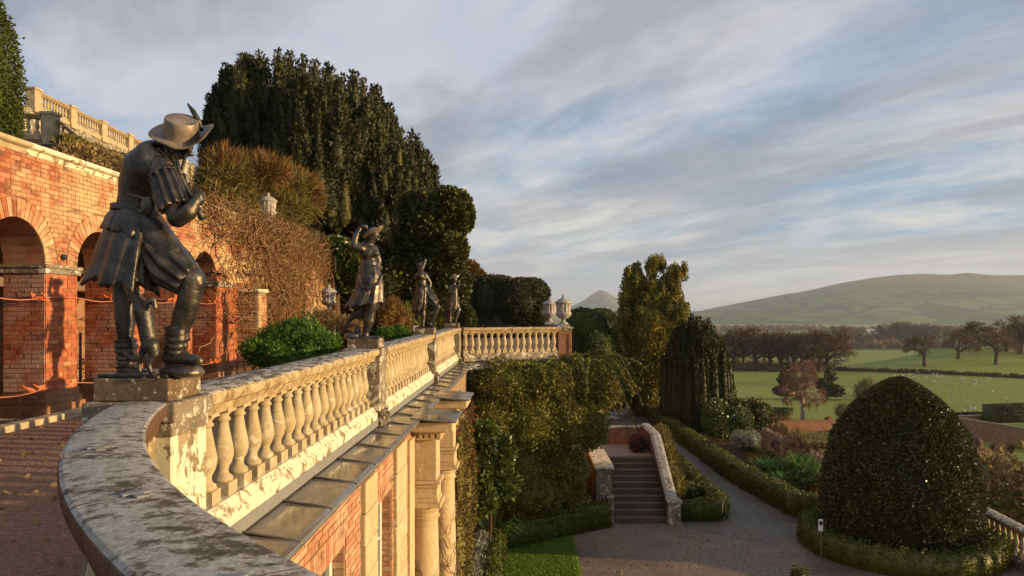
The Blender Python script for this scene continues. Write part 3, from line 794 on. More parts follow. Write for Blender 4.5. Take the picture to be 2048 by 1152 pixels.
def put_baluster(c, parent, me=BAL, rz=0.0, z=Z_BF):
    o = bpy.data.objects.new('baluster', me); COL.objects.link(o)
    o.location = (c[0], c[1], z); o.rotation_euler = (0, 0, rz + random.uniform(-.04, .04)); under(o, parent); return o
def straight_balustrade(root, a, b, nbal, me=BAL, stones=4, rail_mat='rail', plinth_mat='stone_pale', zoff=0.0, sc=1.0, end=0.0):
    a = Vector(a); b = Vector(b); d = b - a; rz = math.atan2(d.y, d.x)
    for k in range(stones):
        p = a.lerp(b, k / stones); q = a.lerp(b, (k + 1) / stones); e = d.normalized() * 0.003
        mb = MB(); mb.sweep([(p.x + e.x, p.y + e.y, Z_RAIL + zoff + p.z), (q.x - e.x, q.y - e.y, Z_RAIL + zoff + q.z)], [(o * sc, z) for o, z in RAILP]); mb.build('rail_stone', M[rail_mat], root, sharp=30)
        mb = MB(); mb.sweep([(p.x + e.x, p.y + e.y, Z_BF + zoff + p.z), (q.x - e.x, q.y - e.y, Z_BF + zoff + q.z)], PLINP); mb.build('plinth_stone', M[plinth_mat], root)
    for k in range(nbal):
        p = a.lerp(b, (k + 0.5) / nbal); put_baluster((p.x, p.y), root, me, rz, Z_BF + zoff + p.z)
XB = -2.16                         # centre line of the terrace balustrade
PY = [4.33, 10.22, 16.35, 22.35]   # statue piers
SEC_LABEL = ['long run of pale stone balusters between the piper statue and the statue in a hat',
             'run of pale balusters between the hatted woman statue and the statue raising its arm',
             'short far run of balusters just before the terrace turns to the right']
for k in range(3):
    r = thing('stone_balustrade', (XB, (PY[k] + PY[k + 1]) / 2, Z_TERR), SEC_LABEL[k], 'balustrade', 'terrace balustrade runs')
    straight_balustrade(r, (XB, PY[k] + .235, 0), (XB, PY[k + 1] - .235, 0), 19)
PIER_LABEL = ['square stone pier carrying the piper statue at the end of the curved rail', 'lichened square pier under the statue of the woman shading her eyes',
              'dark streaked pier under the third statue with one arm raised', 'far corner pier under the statue playing a flute']
PIERO = []
for k, y in enumerate(PY):
    r = thing('balustrade_pier', (XB, y, Z_TERR), PIER_LABEL[k], 'pier', 'statue piers of the terrace')
    PIERO.append(r)
    xo = XB + 0.20; xi = XB - 0.26; h = 0.225
    mb = MB(); mb.box2((xi, y - h, -1.36), (xo, y + h, -0.70)); mb.build('shaft', M['stone_pale' if k == 0 else 'stone_grey'], r, bevel=0.008)
    mb = MB(); mb.box2((xi - .02, y - h - .03, -1.56), (xo + .055, y + h + .03, -1.42)); mb.box2((xi - .01, y - h - .015, -1.42), (xo + .03, y + h + .015, -1.36)); mb.build('base', M['stone_dark' if k else 'stone_grey'], r, bevel=0.012, seg=2)
    mb = MB(); mb.box2((xi - .02, y - h - .01, -0.70), (xo + .01, y + h + .01, -0.62)); mb.box2((xi - .03, y - h - .025, -0.62), (xo + .03, y + h + .025, -0.508)); mb.build('cap', M['stone_grey'], r, bevel=0.012, seg=2)
    mb = MB(); mb.box2((XB - .25, y - .205, -0.504), (XB + .175, y + .205, -0.376)); mb.build('statue_plinth', M['plinth'], r, bevel=0.008, seg=2)
CURVP = [(-0.105, -0.165), (0.105, -0.165), (0.108, -0.125), (0.122, -0.105), (0.126, -0.085), (0.155, -0.07), (0.162, -0.055), (0.164, -0.022), (0.158, -0.008), (0.145, 0.0), (0.06, 0.007), (-0.06, 0.007), (-0.145, 0.0), (-0.158, -0.008), (-0.164, -0.022), (-0.162, -0.055), (-0.155, -0.07), (-0.126, -0.085), (-0.122, -0.105), (-0.108, -0.125)]
# curved near balustrade
cb = thing('curved_balustrade', arc_pt(205, z=Z_TERR), 'near curved stone balustrade with a broad lichen spotted coping', 'balustrade')
d0 = 194.6; step = 7.55
for k in range(8):
    a0 = d0 + k * step; a1 = a0 + step
    path = [arc_pt(a0 + (a1 - a0) * (i / 6), z=Z_RAIL) for i in range(7)]
    e = 0.0005
    path[0] = arc_pt(a0 + 0.035, z=Z_RAIL); path[-1] = arc_pt(a1 - 0.035, z=Z_RAIL)
    mb = MB(); mb.sweep(path, [(o * .87, z) for o, z in CURVP]); mb.build('coping_stone', M['coping'], cb, sharp=28)
    path = [(x, y, Z_BF) for x, y, z in path]
    mb = MB(); mb.sweep(path, PLINP); mb.build('plinth_stone', M['stone_grey'], cb)
    if k:
        a = math.radians(a0); c = arc_pt(a0, ARC_R + (-.02 if k % 2 else .02), Z_RAIL + 0.0085)
        mb = MB(); t = a + math.pi / 2 + .15
        for (l, wd, sh) in ((.085, .032, 0), (.028, .075, -.015)):
            mb.box((c[0] + math.cos(t) * sh, c[1] + math.sin(t) * sh, c[2] + (0.001 if sh else 0)), (l, wd, .007), t)
        mb.build('lead_cramp', M['lead_dull'], cb, bevel=0.002)
for k in range(24):
    a = d0 + 1.6 + k * 2.52
    p = arc_pt(a); put_baluster(p, cb, BAL_G if k % 3 else BAL, math.radians(a))
# far return of the balustrade and its end pier
fr = thing('far_balustrade', (-.3, 23.3, Z_TERR), 'far balustrade crossing the picture below the pair of urns', 'balustrade')
straight_balustrade(fr, (-1.93, 22.55, 0), (1.02, 24.0, 0), 15, stones=4, plinth_mat='stone_grey')
def panel_pier(label, c, w_, parent=None, z0=-1.6, z1=-0.51, mat='stone_red', rz=0.0):
    r = thing('panelled_pier', (c[0], c[1], z0), label, 'pier')
    mb = MB(); mb.box((c[0], c[1], (z0 + z1) / 2), (w_, w_, z1 - z0 - .25), rz); mb.build('shaft', M[mat], r, bevel=0.006)
    mb = MB()
    ca, sa = math.cos(rz), math.sin(rz)
    for (lx, ly, sx, sy) in ((0, -w_ / 2 - .012, w_, .024), (w_ / 2 + .012, 0, .024, w_)):
        for (t, u0, u1, v0, v1) in ((0, -.5, -.3, -.42, .42), (0, .3, .5, -.42, .42), (0, -.3, .3, .27, .42), (0, -.3, .3, -.42, -.27)):
            hh = (z1 - z0); cc = (z0 + z1) / 2
            if sx > sy: q = (lx + (u0 + u1) / 2 * w_, ly); s_ = ((u1 - u0) * w_, sy, (v1 - v0) * hh)
            else: q = (lx, ly + (u0 + u1) / 2 * w_); s_ = (sx, (u1 - u0) * w_, (v1 - v0) * hh)
            mb.box((c[0] + q[0] * ca - q[1] * sa, c[1] + q[0] * sa + q[1] * ca, cc + (v0 + v1) / 2 * hh), s_, rz)
    mb.build('panel_frame', M[mat], r, bevel=0.004)
    mb = MB(); mb.box((c[0], c[1], z0 + .07), (w_ + .12, w_ + .12, .14), rz); mb.build('base', M[mat], r, bevel=0.01)
    mb = MB(); mb.box((c[0], c[1], z1 - .03), (w_ + .14, w_ + .14, .06), rz); mb.box((c[0], c[1], z1 - .085), (w_ + .07, w_ + .07, .05), rz); mb.build('cap', M['stone_grey'], r, bevel=0.008)
    return r
panel_pier('red sandstone panelled pier under the pair of urns', (1.26, 24.2), 0.42, rz=math.radians(8))
panel_pier('half hidden pier behind the panelled pier with the urns', (1.30, 28.6), 0.42)
rb_ = thing('receding_balustrade', (1.28, 26.4, Z_TERR), 'balustrade run receding behind the panelled pier with the urns', 'balustrade')
straight_balustrade(rb_, (1.28, 24.5, 0), (1.30, 28.35, 0), 12, stones=3, plinth_mat='stone_grey')

# ------------------------------------------------------------------ urns
def urn_meshes():
    b = MB(); n = 24
    prof = [(.13, 0), (.135, .03), (.10, .05), (.055, .085), (.045, .12), (.06, .145), (.075, .155), (.14, .185), (.20, .235), (.235, .30), (.245, .33)]
    b.lathe(prof, n=n)
    body = b.mesh('bowl')
    g = MB(); vs = []; fs = []; m = 48; prof2 = [(.215, .33), (.205, .36), (.212, .46), (.225, .56), (.232, .60)]
    for r, z in prof2:
        for k in range(m):
            rr = r - (0.016 if k % 4 < 2 and .34 < z < .59 else 0); a = 2 * math.pi * k / m; vs.append((rr * math.cos(a), rr * math.sin(a), z))
    for i in range(len(prof2) - 1):
        for k in range(m): k2 = (k + 1) % m; fs.append((i * m + k, i * m + k2, (i + 1) * m + k2, (i + 1) * m + k))
    g.add(vs, fs); fl = g.mesh('fluted_drum')
    l = MB(); l.lathe([(.245, .60), (.262, .615), (.262, .64), (.235, .655), (.20, .69), (.13, .735), (.07, .76), (.05, .775), (.035, .79), (.05, .81), (.055, .825), (.035, .845), (.012, .87), (.0, .885)], n=n); lid = l.mesh('lid')
    bs = MB(); bs.box((0, 0, -.04), (.34, .34, .08)); foot = bs.mesh('foot_block')
    for me in (body, fl, lid, foot): me.materials.append(M['urn'])
    for me in (body, lid): me.polygons.foreach_set('use_smooth', [True] * len(me.polygons))
    return [('bowl', body), ('fluted_drum', fl), ('lid', lid), ('foot_block', foot)]
URN = urn_meshes()
def urn(loc, label, s=1.0):
    r = thing('stone_urn', loc, label, 'urn', 'lidded stone urns'); r.scale = (s, s, s)
    for nme, me in URN:
        o = bpy.data.objects.new(nme, me); COL.objects.link(o); o.parent = r
    return r
urn((1.26, 24.2, -0.43), 'nearer pale lidded urn on the red panelled pier', 1.12)
urn((1.30 - .35, 28.6, -0.43), 'farther lidded urn just left behind the urn on the red pier', 1.12)
urn((X_ARC - .15, 15.0, 2.42), 'lidded urn on the arcade coping seen behind the piper statue', 0.95)
urn((X_ARC - .15, 20.3, 2.42), 'lidded urn on the arcade coping above the bare climber', 0.95)
def pedestal(c, z0, z1, label):
    r = thing('urn_pedestal', (c[0], c[1], z0), label, 'pedestal')
    mb = MB(); mb.box((c[0], c[1], (z0 + z1) / 2), (.34, .34, z1 - z0 - .2)); mb.build('shaft', M['stone_grey'], r, bevel=.006)
    mb = MB(); mb.box((c[0], c[1], z1 - .05), (.46, .46, .1)); mb.build('cap', M['stone_grey'], r, bevel=.01)
    mb = MB(); mb.box((c[0], c[1], z0 + .05), (.46, .46, .1)); mb.build('base', M['stone_grey'], r, bevel=.01)
pedestal((-6.1, 23.0), Z_TERR, -0.08, 'grey stone pedestal among the lowest branches of the bare climber')
urn((-6.1, 23.0, 0.0), 'urn on a pedestal tangled in the bare climber branches', 0.95)
pedestal((-3.3, 30.0), Z_TERR, -0.35, 'grey pedestal glimpsed between the third and fourth statues')
urn((-3.3, 30.0, -0.27), 'dark urn glimpsed between the third and fourth statues', 1.0)

# ------------------------------------------------------------------ orangery below the terrace
org = thing('orangery', (X_WALL, 9, Z_LOW), 'salmon brick orangery front with stone columns below the terrace ledge', 'building')
WINS = [(5.85, 7.05, -2.22), (8.50, 9.50, -2.27)]
WZ = -6.2
mb = MB()
edges = [2.0, WINS[0][0], WINS[0][1], WINS[1][0], WINS[1][1], 22.3]
for i in range(0, 6, 2): mb.box2((X_WALL - .5, edges[i], Z_LOW - .1), (X_WALL - .004, edges[i + 1], -1.60))
for a, b, zt in WINS: mb.box2((X_WALL - .5, a, zt), (X_WALL - .004, b, -1.60)); mb.box2((X_WALL - .5, a, Z_LOW - .1), (X_WALL - .004, b, WZ))
mb.build('mortar_core', M['mortar'], org)
def org_iv(zc_):
    cut = [(7.72, 8.42), (9.62, 10.5)]
    for a, b, zt in WINS:
        if zc_ < zt + 0.24 and zc_ > WZ: cut.append((a - 0.0, b + 0.0))
    cut.sort(); segs = []; s = 4.2
    for a, b in cut: segs.append((s - 4.2, a - 4.2)); s = b
    segs.append((s - 4.2, 11.4 - 4.2)); return [(a, b) for a, b in segs if b > a]
ob = brick_courses((X_WALL, 4.2), (0, 1), (1, 0), 7.2, -4.10, -1.78, org_iv)
ob = [b for b in ob if b[0][2] > -0.37 * b[0][1] - 0.1]
for a, b, zt in WINS:                                                # far jambs
    ob += brick_courses((X_WALL, b), (-1, 0), (0, -1), 0.14, -4.1, zt)
lay_bricks(ob, M['brick_pink'], org, 280)
for a, b, zt in WINS:                                                # flat arches of upright bricks
    n = 16
    for k in range(n):
        y = a + (k + .5) * (b - a) / n; tilt = (k + .5 - n / 2) / n * 0.45
        o = bpy.data.objects.new('voussoir', brick_unit(M['brick_pink'])); COL.objects.link(o)
        o.location = (X_WALL - .022, y + tilt * .03, zt + .115); o.scale = (.06, (b - a) / n - .008, .23); o.rotation_euler = (-tilt, 0, 0); under(o, org)
    wn = MB(); x = X_WALL - .16
    for (y0, y1, z0, z1) in ((a, a + .07, WZ, zt), (b - .07, b, WZ, zt), (a + .07, b - .07, zt - .08, zt), (a + .07, b - .07, WZ, WZ + .1)): wn.box2((x - .04, y0, z0), (x + .04, y1, z1))
    wo_ = wn.build('window_frame', M['white'], org, bevel=.004)
    for j in range(1, 3):
        y = a + j * (b - a) / 3; g = MB(); g.box2((x - .02, y - .015, WZ), (x + .02, y + .015, zt - .08)); g.build('glazing_bar', M['white'], wo_)
    z = zt - .62
    while z > -4.6:
        g = MB(); g.box2((x - .018, a + .07, z - .015), (x + .018, b - .07, z + .015)); g.build('glazing_bar', M['white'], wo_); z -= .55
    g = MB(); g.box2((x - .012, a + .05, WZ + .05), (x - .004, b - .05, zt - .05)); g.build('pane', M['glass'], wo_)
# rusticated stone pilasters
for (a, b) in ((7.74, 8.40), (9.64, 10.48)):
    z = -1.80; k = 0
    while z > -4.6:
        o_ = 0.0 if k % 2 else 0.03
        mb = MB(); mb.box2((X_WALL - .08, a + o_, z - .335), (X_WALL + .055, b - o_, z - .006)); mb.build('quoin_block', M['stone_warm'], org, bevel=.014, seg=2); z -= .34; k += 1
# thin stone cornice under the lead
mb = MB(); mb.sweep([(X_WALL, 2.0, -1.6), (X_WALL, 22.0, -1.6)], [(-.3, -.19), (.03, -.19), (.035, -.15), (.075, -.13), (.08, -.09), (.125, -.06), (.13, -.03), (-.3, -.03)]); mb.build('cornice', M['stone_warm'], org)
# lead capping of the ledge, sheet by sheet with rolled seams
y = 4.30 - .87 * 2; k = 0
while y < 22.0:
    y2 = min(y + 0.87, 22.0); xo = -1.565
    mb = MB()
    prof = [(XB + .02, -1.52), (XB + .02, -1.545), (xo - .04, -1.60), (xo, -1.612), (xo + .012, -1.63), (xo, -1.66), (xo - .02, -1.665), (xo - .02, -1.63), (XB + .02, -1.56)]
    vs = []; n = len(prof)
    for yy in (y + .004, y2 - .012):
        for x_, z_ in prof: vs.append((x_, yy, z_ + random.uniform(-.0025, .0025)))
    fs = [(i, n + i, n + (i + 1) % n, (i + 1) % n) for i in range(n)] + [tuple(range(n))[::-1], tuple(range(n, 2 * n))]
    mb.add(vs, fs); mb.build('lead_sheet', M['lead'], org)
    mb = MB(); mb.tube([(XB + .15, y2 - .004, -1.540), (xo - .05, y2 - .004, -1.596), (xo, y2 - .004, -1.607), (xo + .008, y2 - .004, -1.64)], .011, 6); mb.build('lead_roll', M['lead'], org, True)
    y = y2; k += 1
mb = MB(); mb.add([(XB + .172, 4.0, -1.545), (XB + .172, 22.0, -1.545), (XB + .172, 22.0, -1.455), (XB + .172, 4.0, -1.455), (XB + .186, 4.0, -1.545), (XB + .186, 22.0, -1.545), (XB + .178, 22.0, -1.455), (XB + .178, 4.0, -1.455)], [(4, 5, 6, 7), (3, 7, 6, 2), (0, 4, 7, 3), (1, 2, 6, 5)])
mb.build('lead_flashing', M['lead_dull'], org)
# the two projecting column bays
for bi, yc in enumerate((11.52, 14.22)):
    def around(z0, z1, ex, ey0, ey1, nm, mt, bev=.01):
        m_ = MB(); m_.box2((X_WALL - .05, yc - ey0, z0), (-1.35 + ex, yc + ey1, z1)); return m_.build(nm, M[mt], org, bevel=bev)
    around(-2.59, -1.96, 0, .225, .225, 'frieze_block', 'stone_warm')
    m_ = MB(); m_.box2((X_WALL - .05, yc - .25, -2.93), (-1.32, yc + .25, -2.87)); m_.box2((X_WALL - .05, yc - .235, -2.87), (-1.335, yc + .235, -2.70)); m_.box2((X_WALL - .05, yc - .25, -2.70), (-1.32, yc + .25, -2.64)); m_.box2((X_WALL - .05, yc - .28, -2.64), (-1.29, yc + .28, -2.59)); m_.build('architrave', M['stone_warm'], org, bevel=.012, seg=2)
    m_ = MB(); m_.box2((X_WALL - .05, yc - .29, -1.96), (-1.28, yc + .29, -1.93)); m_.box2((X_WALL - .05, yc - .30, -1.86), (-1.27, yc + .30, -1.83)); m_.box2((X_WALL - .05, yc - .52, -1.80), (-1.08, yc + .52, -1.66)); m_.box2((X_WALL - .05, yc - .42, -1.83), (-1.17, yc + .42, -1.80)); m_.build('bay_cornice', M['stone_warm'], org, bevel=.010, seg=2)
    for k in range(6):
        d_ = MB(); xx = -1.80 + k * .092; d_.box2((xx, yc - .29, -1.93), (xx + .055, yc - .24, -1.865)); d_.build('dentil', M['stone_warm'], org)
    for k in range(6):
        d_ = MB(); yy_ = yc - .27 + k * .092; d_.box2((-1.33, yy_, -1.93), (-1.28, yy_ + .055, -1.865)); d_.build('dentil', M['stone_warm'], org)
    m_ = MB(); vs = [(-1.70, yc - .60, -1.575), (-1.70, yc + .60, -1.575), (-1.02, yc + .60, -1.632), (-1.02, yc - .60, -1.632)]
    vs += [(a_, b_, c_ - .03) for a_, b_, c_ in vs]; m_.add(vs, [(0, 3, 2, 1), (4, 5, 6, 7), (0, 1, 5, 4), (1, 2, 6, 5), (2, 3, 7, 6), (3, 0, 4, 7)]); m_.build('lead_sheet', M['lead'], org, bevel=.012, seg=2)
    m_ = MB(); m_.box((-1.56, yc, -2.965), (.56, .56, .07)); m_.lathe([(.205, -3.30), (.205, -3.20), (.235, -3.19), (.24, -3.165), (.21, -3.155), (.215, -3.10), (.25, -3.05), (.265, -3.0)], (-1.56, yc, 0), 28); cp_ = m_.build('capital', M['stone_warm'], org, bevel=.004)
    m_ = MB(); m_.lathe([(.245, Z_LOW), (.245, -6.0), (.235, -4.8), (.215, -3.6), (.205, -3.3)], (-1.56, yc, 0), 28, cap=False); m_.build('column_shaft', M['stone_warm'], org, True)
# stone pilaster behind the columns
for yc in (11.0, 12.2, 13.6):
    mb = MB(); mb.box2((X_WALL - .05, yc - .22, Z_LOW), (X_WALL + .05, yc + .22, -1.9)); mb.build('pilaster', M['stone_warm'], org, bevel=.008)
# wall that carries the far return
fw = thing('terrace_return_wall', (0, 23, Z_LOW), 'brick return wall with a pale ledge behind the big olive shrub', 'wall')
mb = MB(); mb.prism([(-1.80, 22.25), (1.42, 23.85), (1.42, 44), (-1.80, 44)], Z_LOW - .1, -1.75); mb.build('wall_core', M['brick_tex'], fw)
mb = MB(); mb.prism([(-1.85, 21.70), (-1.2, 22.2), (1.6, 23.55), (1.6, 24.6), (-1.85, 23.0)], -1.75, -1.60); mb.build('ledge', M['stone_pale'], fw, bevel=.015)
mb = MB(); mb.prism([(-1.85, 21.80), (-1.2, 22.3), (1.5, 23.62), (1.5, 24.6), (-1.85, 23.0)], -1.60, -1.56); mb.build('lead_sheet', M['lead'], fw, bevel=.01)
for k in range(14):
    t = (k + .5) / 14; x_ = -1.75 + t * 3.2; y_ = 22.12 + t * 1.52
    mb = MB(); mb.box((x_, y_, -1.80), (.09, .2, .09), math.radians(26)); mb.build('dentil', M['stone_warm'], fw)
# ------------------------------------------------------------------ lead statues
class Clay:
    """unions tapered limbs and ellipsoids into one skin; points come as photo pixels at the statue's distance"""
    def __init__(s, Y0): s.Y0 = Y0; s.k = Y0 / F; s.mb = MB()
    def J(s, x, y, d=0.0): return P(x, y, s.Y0 + d)
    def limb(s, pts, n=14):
        """pts: (x, y, d, r in pixels)"""
        Q = [(s.J(x, y, d), r * s.k) for x, y, d, r in pts]
        for (a, ra), (b, rb) in zip(Q, Q[1:]):
            ax = (b - a); L = max(ax.length, 1e-5); ax /= L
            pp = []; rr = []
            for i in range(5): t = math.pi / 2 * (1 - i / 5) ; pp.append(a - ax * ra * math.sin(t)); rr.append(max(ra * math.cos(t), 1e-4))
            pp.append(a); rr.append(ra); pp.append(b); rr.append(rb)
            for i in range(1, 6): t = math.pi / 2 * i / 5; pp.append(b + ax * rb * math.sin(t)); rr.append(max(rb * math.cos(t), 1e-4))
            s.rtube(pp, rr, ax, n)
        return s
    def rtube(s, pp, rr, ax, n):
        a = Vector((0, 0, 1)) if abs(ax.z) < .9 else Vector((1, 0, 0))
        u = ax.cross(a).normalized(); v = ax.cross(u); vs = []; fs = []
        for p, r in zip(pp, rr):
            for k in range(n): t = 2 * math.pi * k / n; vs.append(p + (u * math.cos(t) + v * math.sin(t)) * r)
        for i in range(len(pp) - 1):
            for k in range(n): k2 = (k + 1) % n; fs.append((i * n + k, i * n + k2, (i + 1) * n + k2, (i + 1) * n + k))
        fs.append(tuple(range(n))[::-1]); fs.append(tuple((len(pp) - 1) * n + k for k in range(n)))
        s.mb.add(vs, fs)
    def ball(s, x, y, d, rx, ry, rd, ang=0.0, n=14):
        """ellipsoid; rx, ry in pixels, rd in pixels of depth, ang turns it in the picture plane"""
        c = s.J(x, y, d); vs = []; fs = []; m = 9
        ca, sa = math.cos(math.radians(ang)), math.sin(math.radians(ang))
        for j in range(m + 1):
            ph = math.pi * j / m
            for k in range(n):
                t = 2 * math.pi * k / n; r = max(math.sin(ph), 1e-3)
                lx, ly, lz = rx * r * math.cos(t), rd * r * math.sin(t), ry * math.cos(ph)
                vs.append(c + Vector((lx * ca - lz * sa, ly, lx * sa + lz * ca)) * s.k)
        for j in range(m):
            for k in range(n): k2 = (k + 1) % n; fs.append((j * n + k, (j + 1) * n + k, (j + 1) * n + k2, j * n + k2))
        s.mb.add(vs, fs); return s
    def done(s, name, voxel, mat, parent, smooth=4):
        me = s.mb.mesh('tmp'); o = bpy.data.objects.new('tmp', me); COL.objects.link(o)
        m = o.modifiers.new('r', 'REMESH'); m.mode = 'VOXEL'; m.voxel_size = voxel
        m2 = o.modifiers.new('s', 'SMOOTH'); m2.iterations = smooth; m2.factor = 0.5
        dg = bpy.context.evaluated_depsgraph_get(); me2 = bpy.data.meshes.new_from_object(o.evaluated_get(dg))
        bpy.data.objects.remove(o); me2.name = name
        return linkmesh(name, me2, mat, parent, True)
    def drape(s, name, rings, n_pleat, mat, parent, seed=0, thick=0.012, seg=96, hem=0.0, sub=5, fold=1.0):
        """hanging cloth: rings (x, y, d, half width px, half depth px, slope, pleat amplitude px)"""
        r = random.Random(seed); ph = [r.uniform(0, 6.28) for _ in range(4)]
        R = []
        for i in range(len(rings) - 1):
            for j in range(sub): t = j / sub; R.append(tuple(a + (b - a) * t for a, b in zip(rings[i], rings[i + 1])))
        R.append(rings[-1]); vs = []; fs = []
        for i, (x, y, d, a, b, sl, am) in enumerate(R):
            tt = i / (len(R) - 1)
            for k in range(seg):
                t = 2 * math.pi * k / seg
                w_ = math.sin(n_pleat * t + ph[0] + 1.6 * math.sin(2 * t + ph[1]) + .5 * tt)
                w_ = w_ * (.35 + .65 * abs(math.sin(1.5 * t + ph[2]) * math.cos(2.3 * t + ph[3]))) + .40 * math.sin((n_pleat * 2 + 1) * t + ph[2]) * math.sin(t * 1.5 + ph[3])
                ra = a + am * w_; rb_ = b + am * w_
                X_ = x + ra * math.cos(t); D_ = d + rb_ * math.sin(t) * s.k
                ra += am * .35 * math.sin(7 * tt + 3 * t + ph[1]); Y_ = y + sl * ra * math.cos(t) + hem * tt ** 3 * w_
                vs.append(s.J(X_, Y_, D_))
        for i in range(len(R) - 1):
            for k in range(seg): k2 = (k + 1) % seg; fs.append((i * seg + k, i * seg + k2, (i + 1) * seg + k2, (i + 1) * seg + k))
        mb = MB(); mb.add(vs, fs); o = mb.build(name, mat, parent, True)
        m = o.modifiers.new('t', 'SOLIDIFY'); m.thickness = thick; m.offset = -1
        return o
    def sleeve(s, name, pts, n_pleat, mat, parent, amp=0.12, seg=60, wrinkle=0.0, sub=6, seed=1, thick=.008):
        """gathered cloth tube along pts (x, y, d, r px)"""
        R = []
        for i in range(len(pts) - 1):
            for j in range(sub): t = j / sub; R.append(tuple(a + (b - a) * t for a, b in zip(pts[i], pts[i + 1])))
        R.append(pts[-1]); Q = [(s.J(x, y, d), q * s.k) for x, y, d, q in R]; vs = []; fs = []; rn = random.Random(seed); ph = rn.uniform(0, 6)
        for i, (p, q) in enumerate(Q):
            a = Q[max(i - 1, 0)][0]; b = Q[min(i + 1, len(Q) - 1)][0]; ax = (b - a).normalized()
            up = Vector((0, 1, 0)); u = ax.cross(up).normalized(); v = ax.cross(u)
            for k in range(seg):
                t = 2 * math.pi * k / seg
                w_ = math.sin(n_pleat * t + ph + math.sin(2 * t)); ww = wrinkle * math.sin(i * 1.75 + 1.3 * math.sin(t + ph) + math.sin(3 * t) * .5)
                rr = q * (1 + amp * math.copysign(abs(w_) ** .7, w_) + ww)
                vs.append(p + (u * math.cos(t) + v * math.sin(t)) * rr)
        for i in range(len(Q) - 1):
            for k in range(seg): k2 = (k + 1) % seg; fs.append((i * seg + k, i * seg + k2, (i + 1) * seg + k2, (i + 1) * seg + k))
        mb = MB(); mb.add(vs, fs); o = mb.build(name, mat, parent, True)
        m = o.modifiers.new('t', 'SOLIDIFY'); m.thickness = thick; m.offset = -1
        return o
    def rod(s, name, pts, rads, mat, parent, n=8):
        mb = MB(); mb.tube([s.J(x, y, d) for x, y, d in pts], [r * s.k for r in rads], n); return mb.build(name, mat, parent, True)
def hat(c, name, x, y, d, rb, rc, hc, tilt, az, curl, mat, parent, wav=0.0, curl_az=0.0, dome=False):
    """brimmed hat; px radii; tilt degrees towards azimuth az"""
    k = c.k; o0 = c.J(x, y, d); vs = []; fs = []; n = 48
    prof = [(0.02, hc), (rc * .55, hc + (-1.5 if not dome else 0)), (rc * (.88 if not dome else .85), hc - (0.6 if not dome else hc * .12)), (rc * .93, hc - (2.4 if not dome else hc * .3)), (rc, hc * .4), (rc * 1.04, 2), (rc * 1.06, 0.5), (rc + (rb - rc) * .35, -0.5), (rc + (rb - rc) * .7, 0), (rb, 1.0), (rb, -1.2), (rc + (rb - rc) * .6, -2.6), (rc, -3), (0.02, -3)]
    Rm = Matrix.Rotation(math.radians(az), 3, 'Z') @ Matrix.Rotation(math.radians(tilt), 3, 'Y') @ Matrix.Rotation(math.radians(-az), 3, 'Z')
    for r, z in prof:
        for i in range(n):
            t = 2 * math.pi * i / n; f_ = max(0, (r - rc * 1.02) / (rb - rc))
            dz = f_ ** 1.4 * (curl * max(0, math.cos(t - math.radians(curl_az))) ** 1.6 + wav * math.sin(3 * t + 1))
            vs.append(o0 + Rm @ Vector((r * math.cos(t), r * math.sin(t), z + dz)) * k)
    for j in range(len(prof) - 1):
        for i in range(n): i2 = (i + 1) % n; fs.append((j * n + i, (j + 1) * n + i, (j + 1) * n + i2, j * n + i2))
    mb = MB(); mb.add(vs, fs); return mb.build(name, mat, parent, sharp=48)

L = M['statue']
# --- the piper, bent over his pipes, with a dog at his feet
s1 = thing('piper_statue', (XB - .04, PY[0], -0.376), 'near dark lead statue of a stooping piper in a feathered hat', 'statue')
c = Clay(PY[0])
c.limb([(271, 430, 0, 37), (278, 400, 0, 39), (286, 370, 0, 45), (297, 343, -.01, 50), (309, 322, -.01, 42)], 20); c.ball(322, 338, -.07, 30, 28, 26, 20); c.ball(318, 335, .07, 30, 28, 26, 20)
c.limb([(312, 308, 0, 24), (338, 298, -.01, 19), (352, 292, -.02, 18)])
c.ball(358, 288, -.02, 27, 32, 29, -12); c.ball(367, 303, -.05, 15, 13, 15); c.limb([(374, 290, -.09, 4), (379, 299, -.11, 5.5), (376, 302, -.105, 4)]); c.ball(345, 305, -.10, 5, 6, 5); c.ball(384, 309, -.07, 5, 6, 5); c.ball(371, 311, -.09, 7, 5, 6); c.ball(360, 312, -.09, 6, 5, 6)
c.ball(352, 298, -.115, 4, 6, 4)
# near arm, folded up to the pipe
c.limb([(328, 340, -.11, 27), (338, 380, -.17, 23), (354, 430, -.19, 19)]); c.limb([(355, 436, -.19, 19), (376, 424, -.20, 17), (389, 406, -.19, 11)])
c.ball(394, 397, -.185, 10, 13, 8, -25)
for i in range(4): c.limb([(393 + i * 2.2, 389 + i * 4.4, -.185, 4.0), (402 + i * 1.0, 384 + i * 5.6, -.18, 3.7), (407 - i * .4, 390 + i * 5.4, -.15, 3.3), (403 - i * .4, 396 + i * 4.6, -.135, 3.0)], 8)
c.limb([(389, 397, -.20, 4.6), (392, 384, -.195, 4.0), (393, 373, -.17, 3.2)], 8)
# far arm
c.limb([(318, 330, .10, 24), (345, 372, .14, 20), (356, 408, .10, 16)]); c.limb([(356, 408, .10, 16), (366, 388, .0, 13), (371, 372, -.06, 10)])
c.ball(372, 364, -.08, 9, 12, 8, -10)
for i in range(4): c.limb([(368 + i * .8, 356 + i * 4.0, -.09, 3.8), (362, 354 + i * 4.4, -.11, 3.5), (357, 359 + i * 4.2, -.115, 3.0)], 8)
c.limb([(374, 358, -.09, 4), (371, 349, -.10, 3.4), (365, 346, -.105, 2.8)], 8)
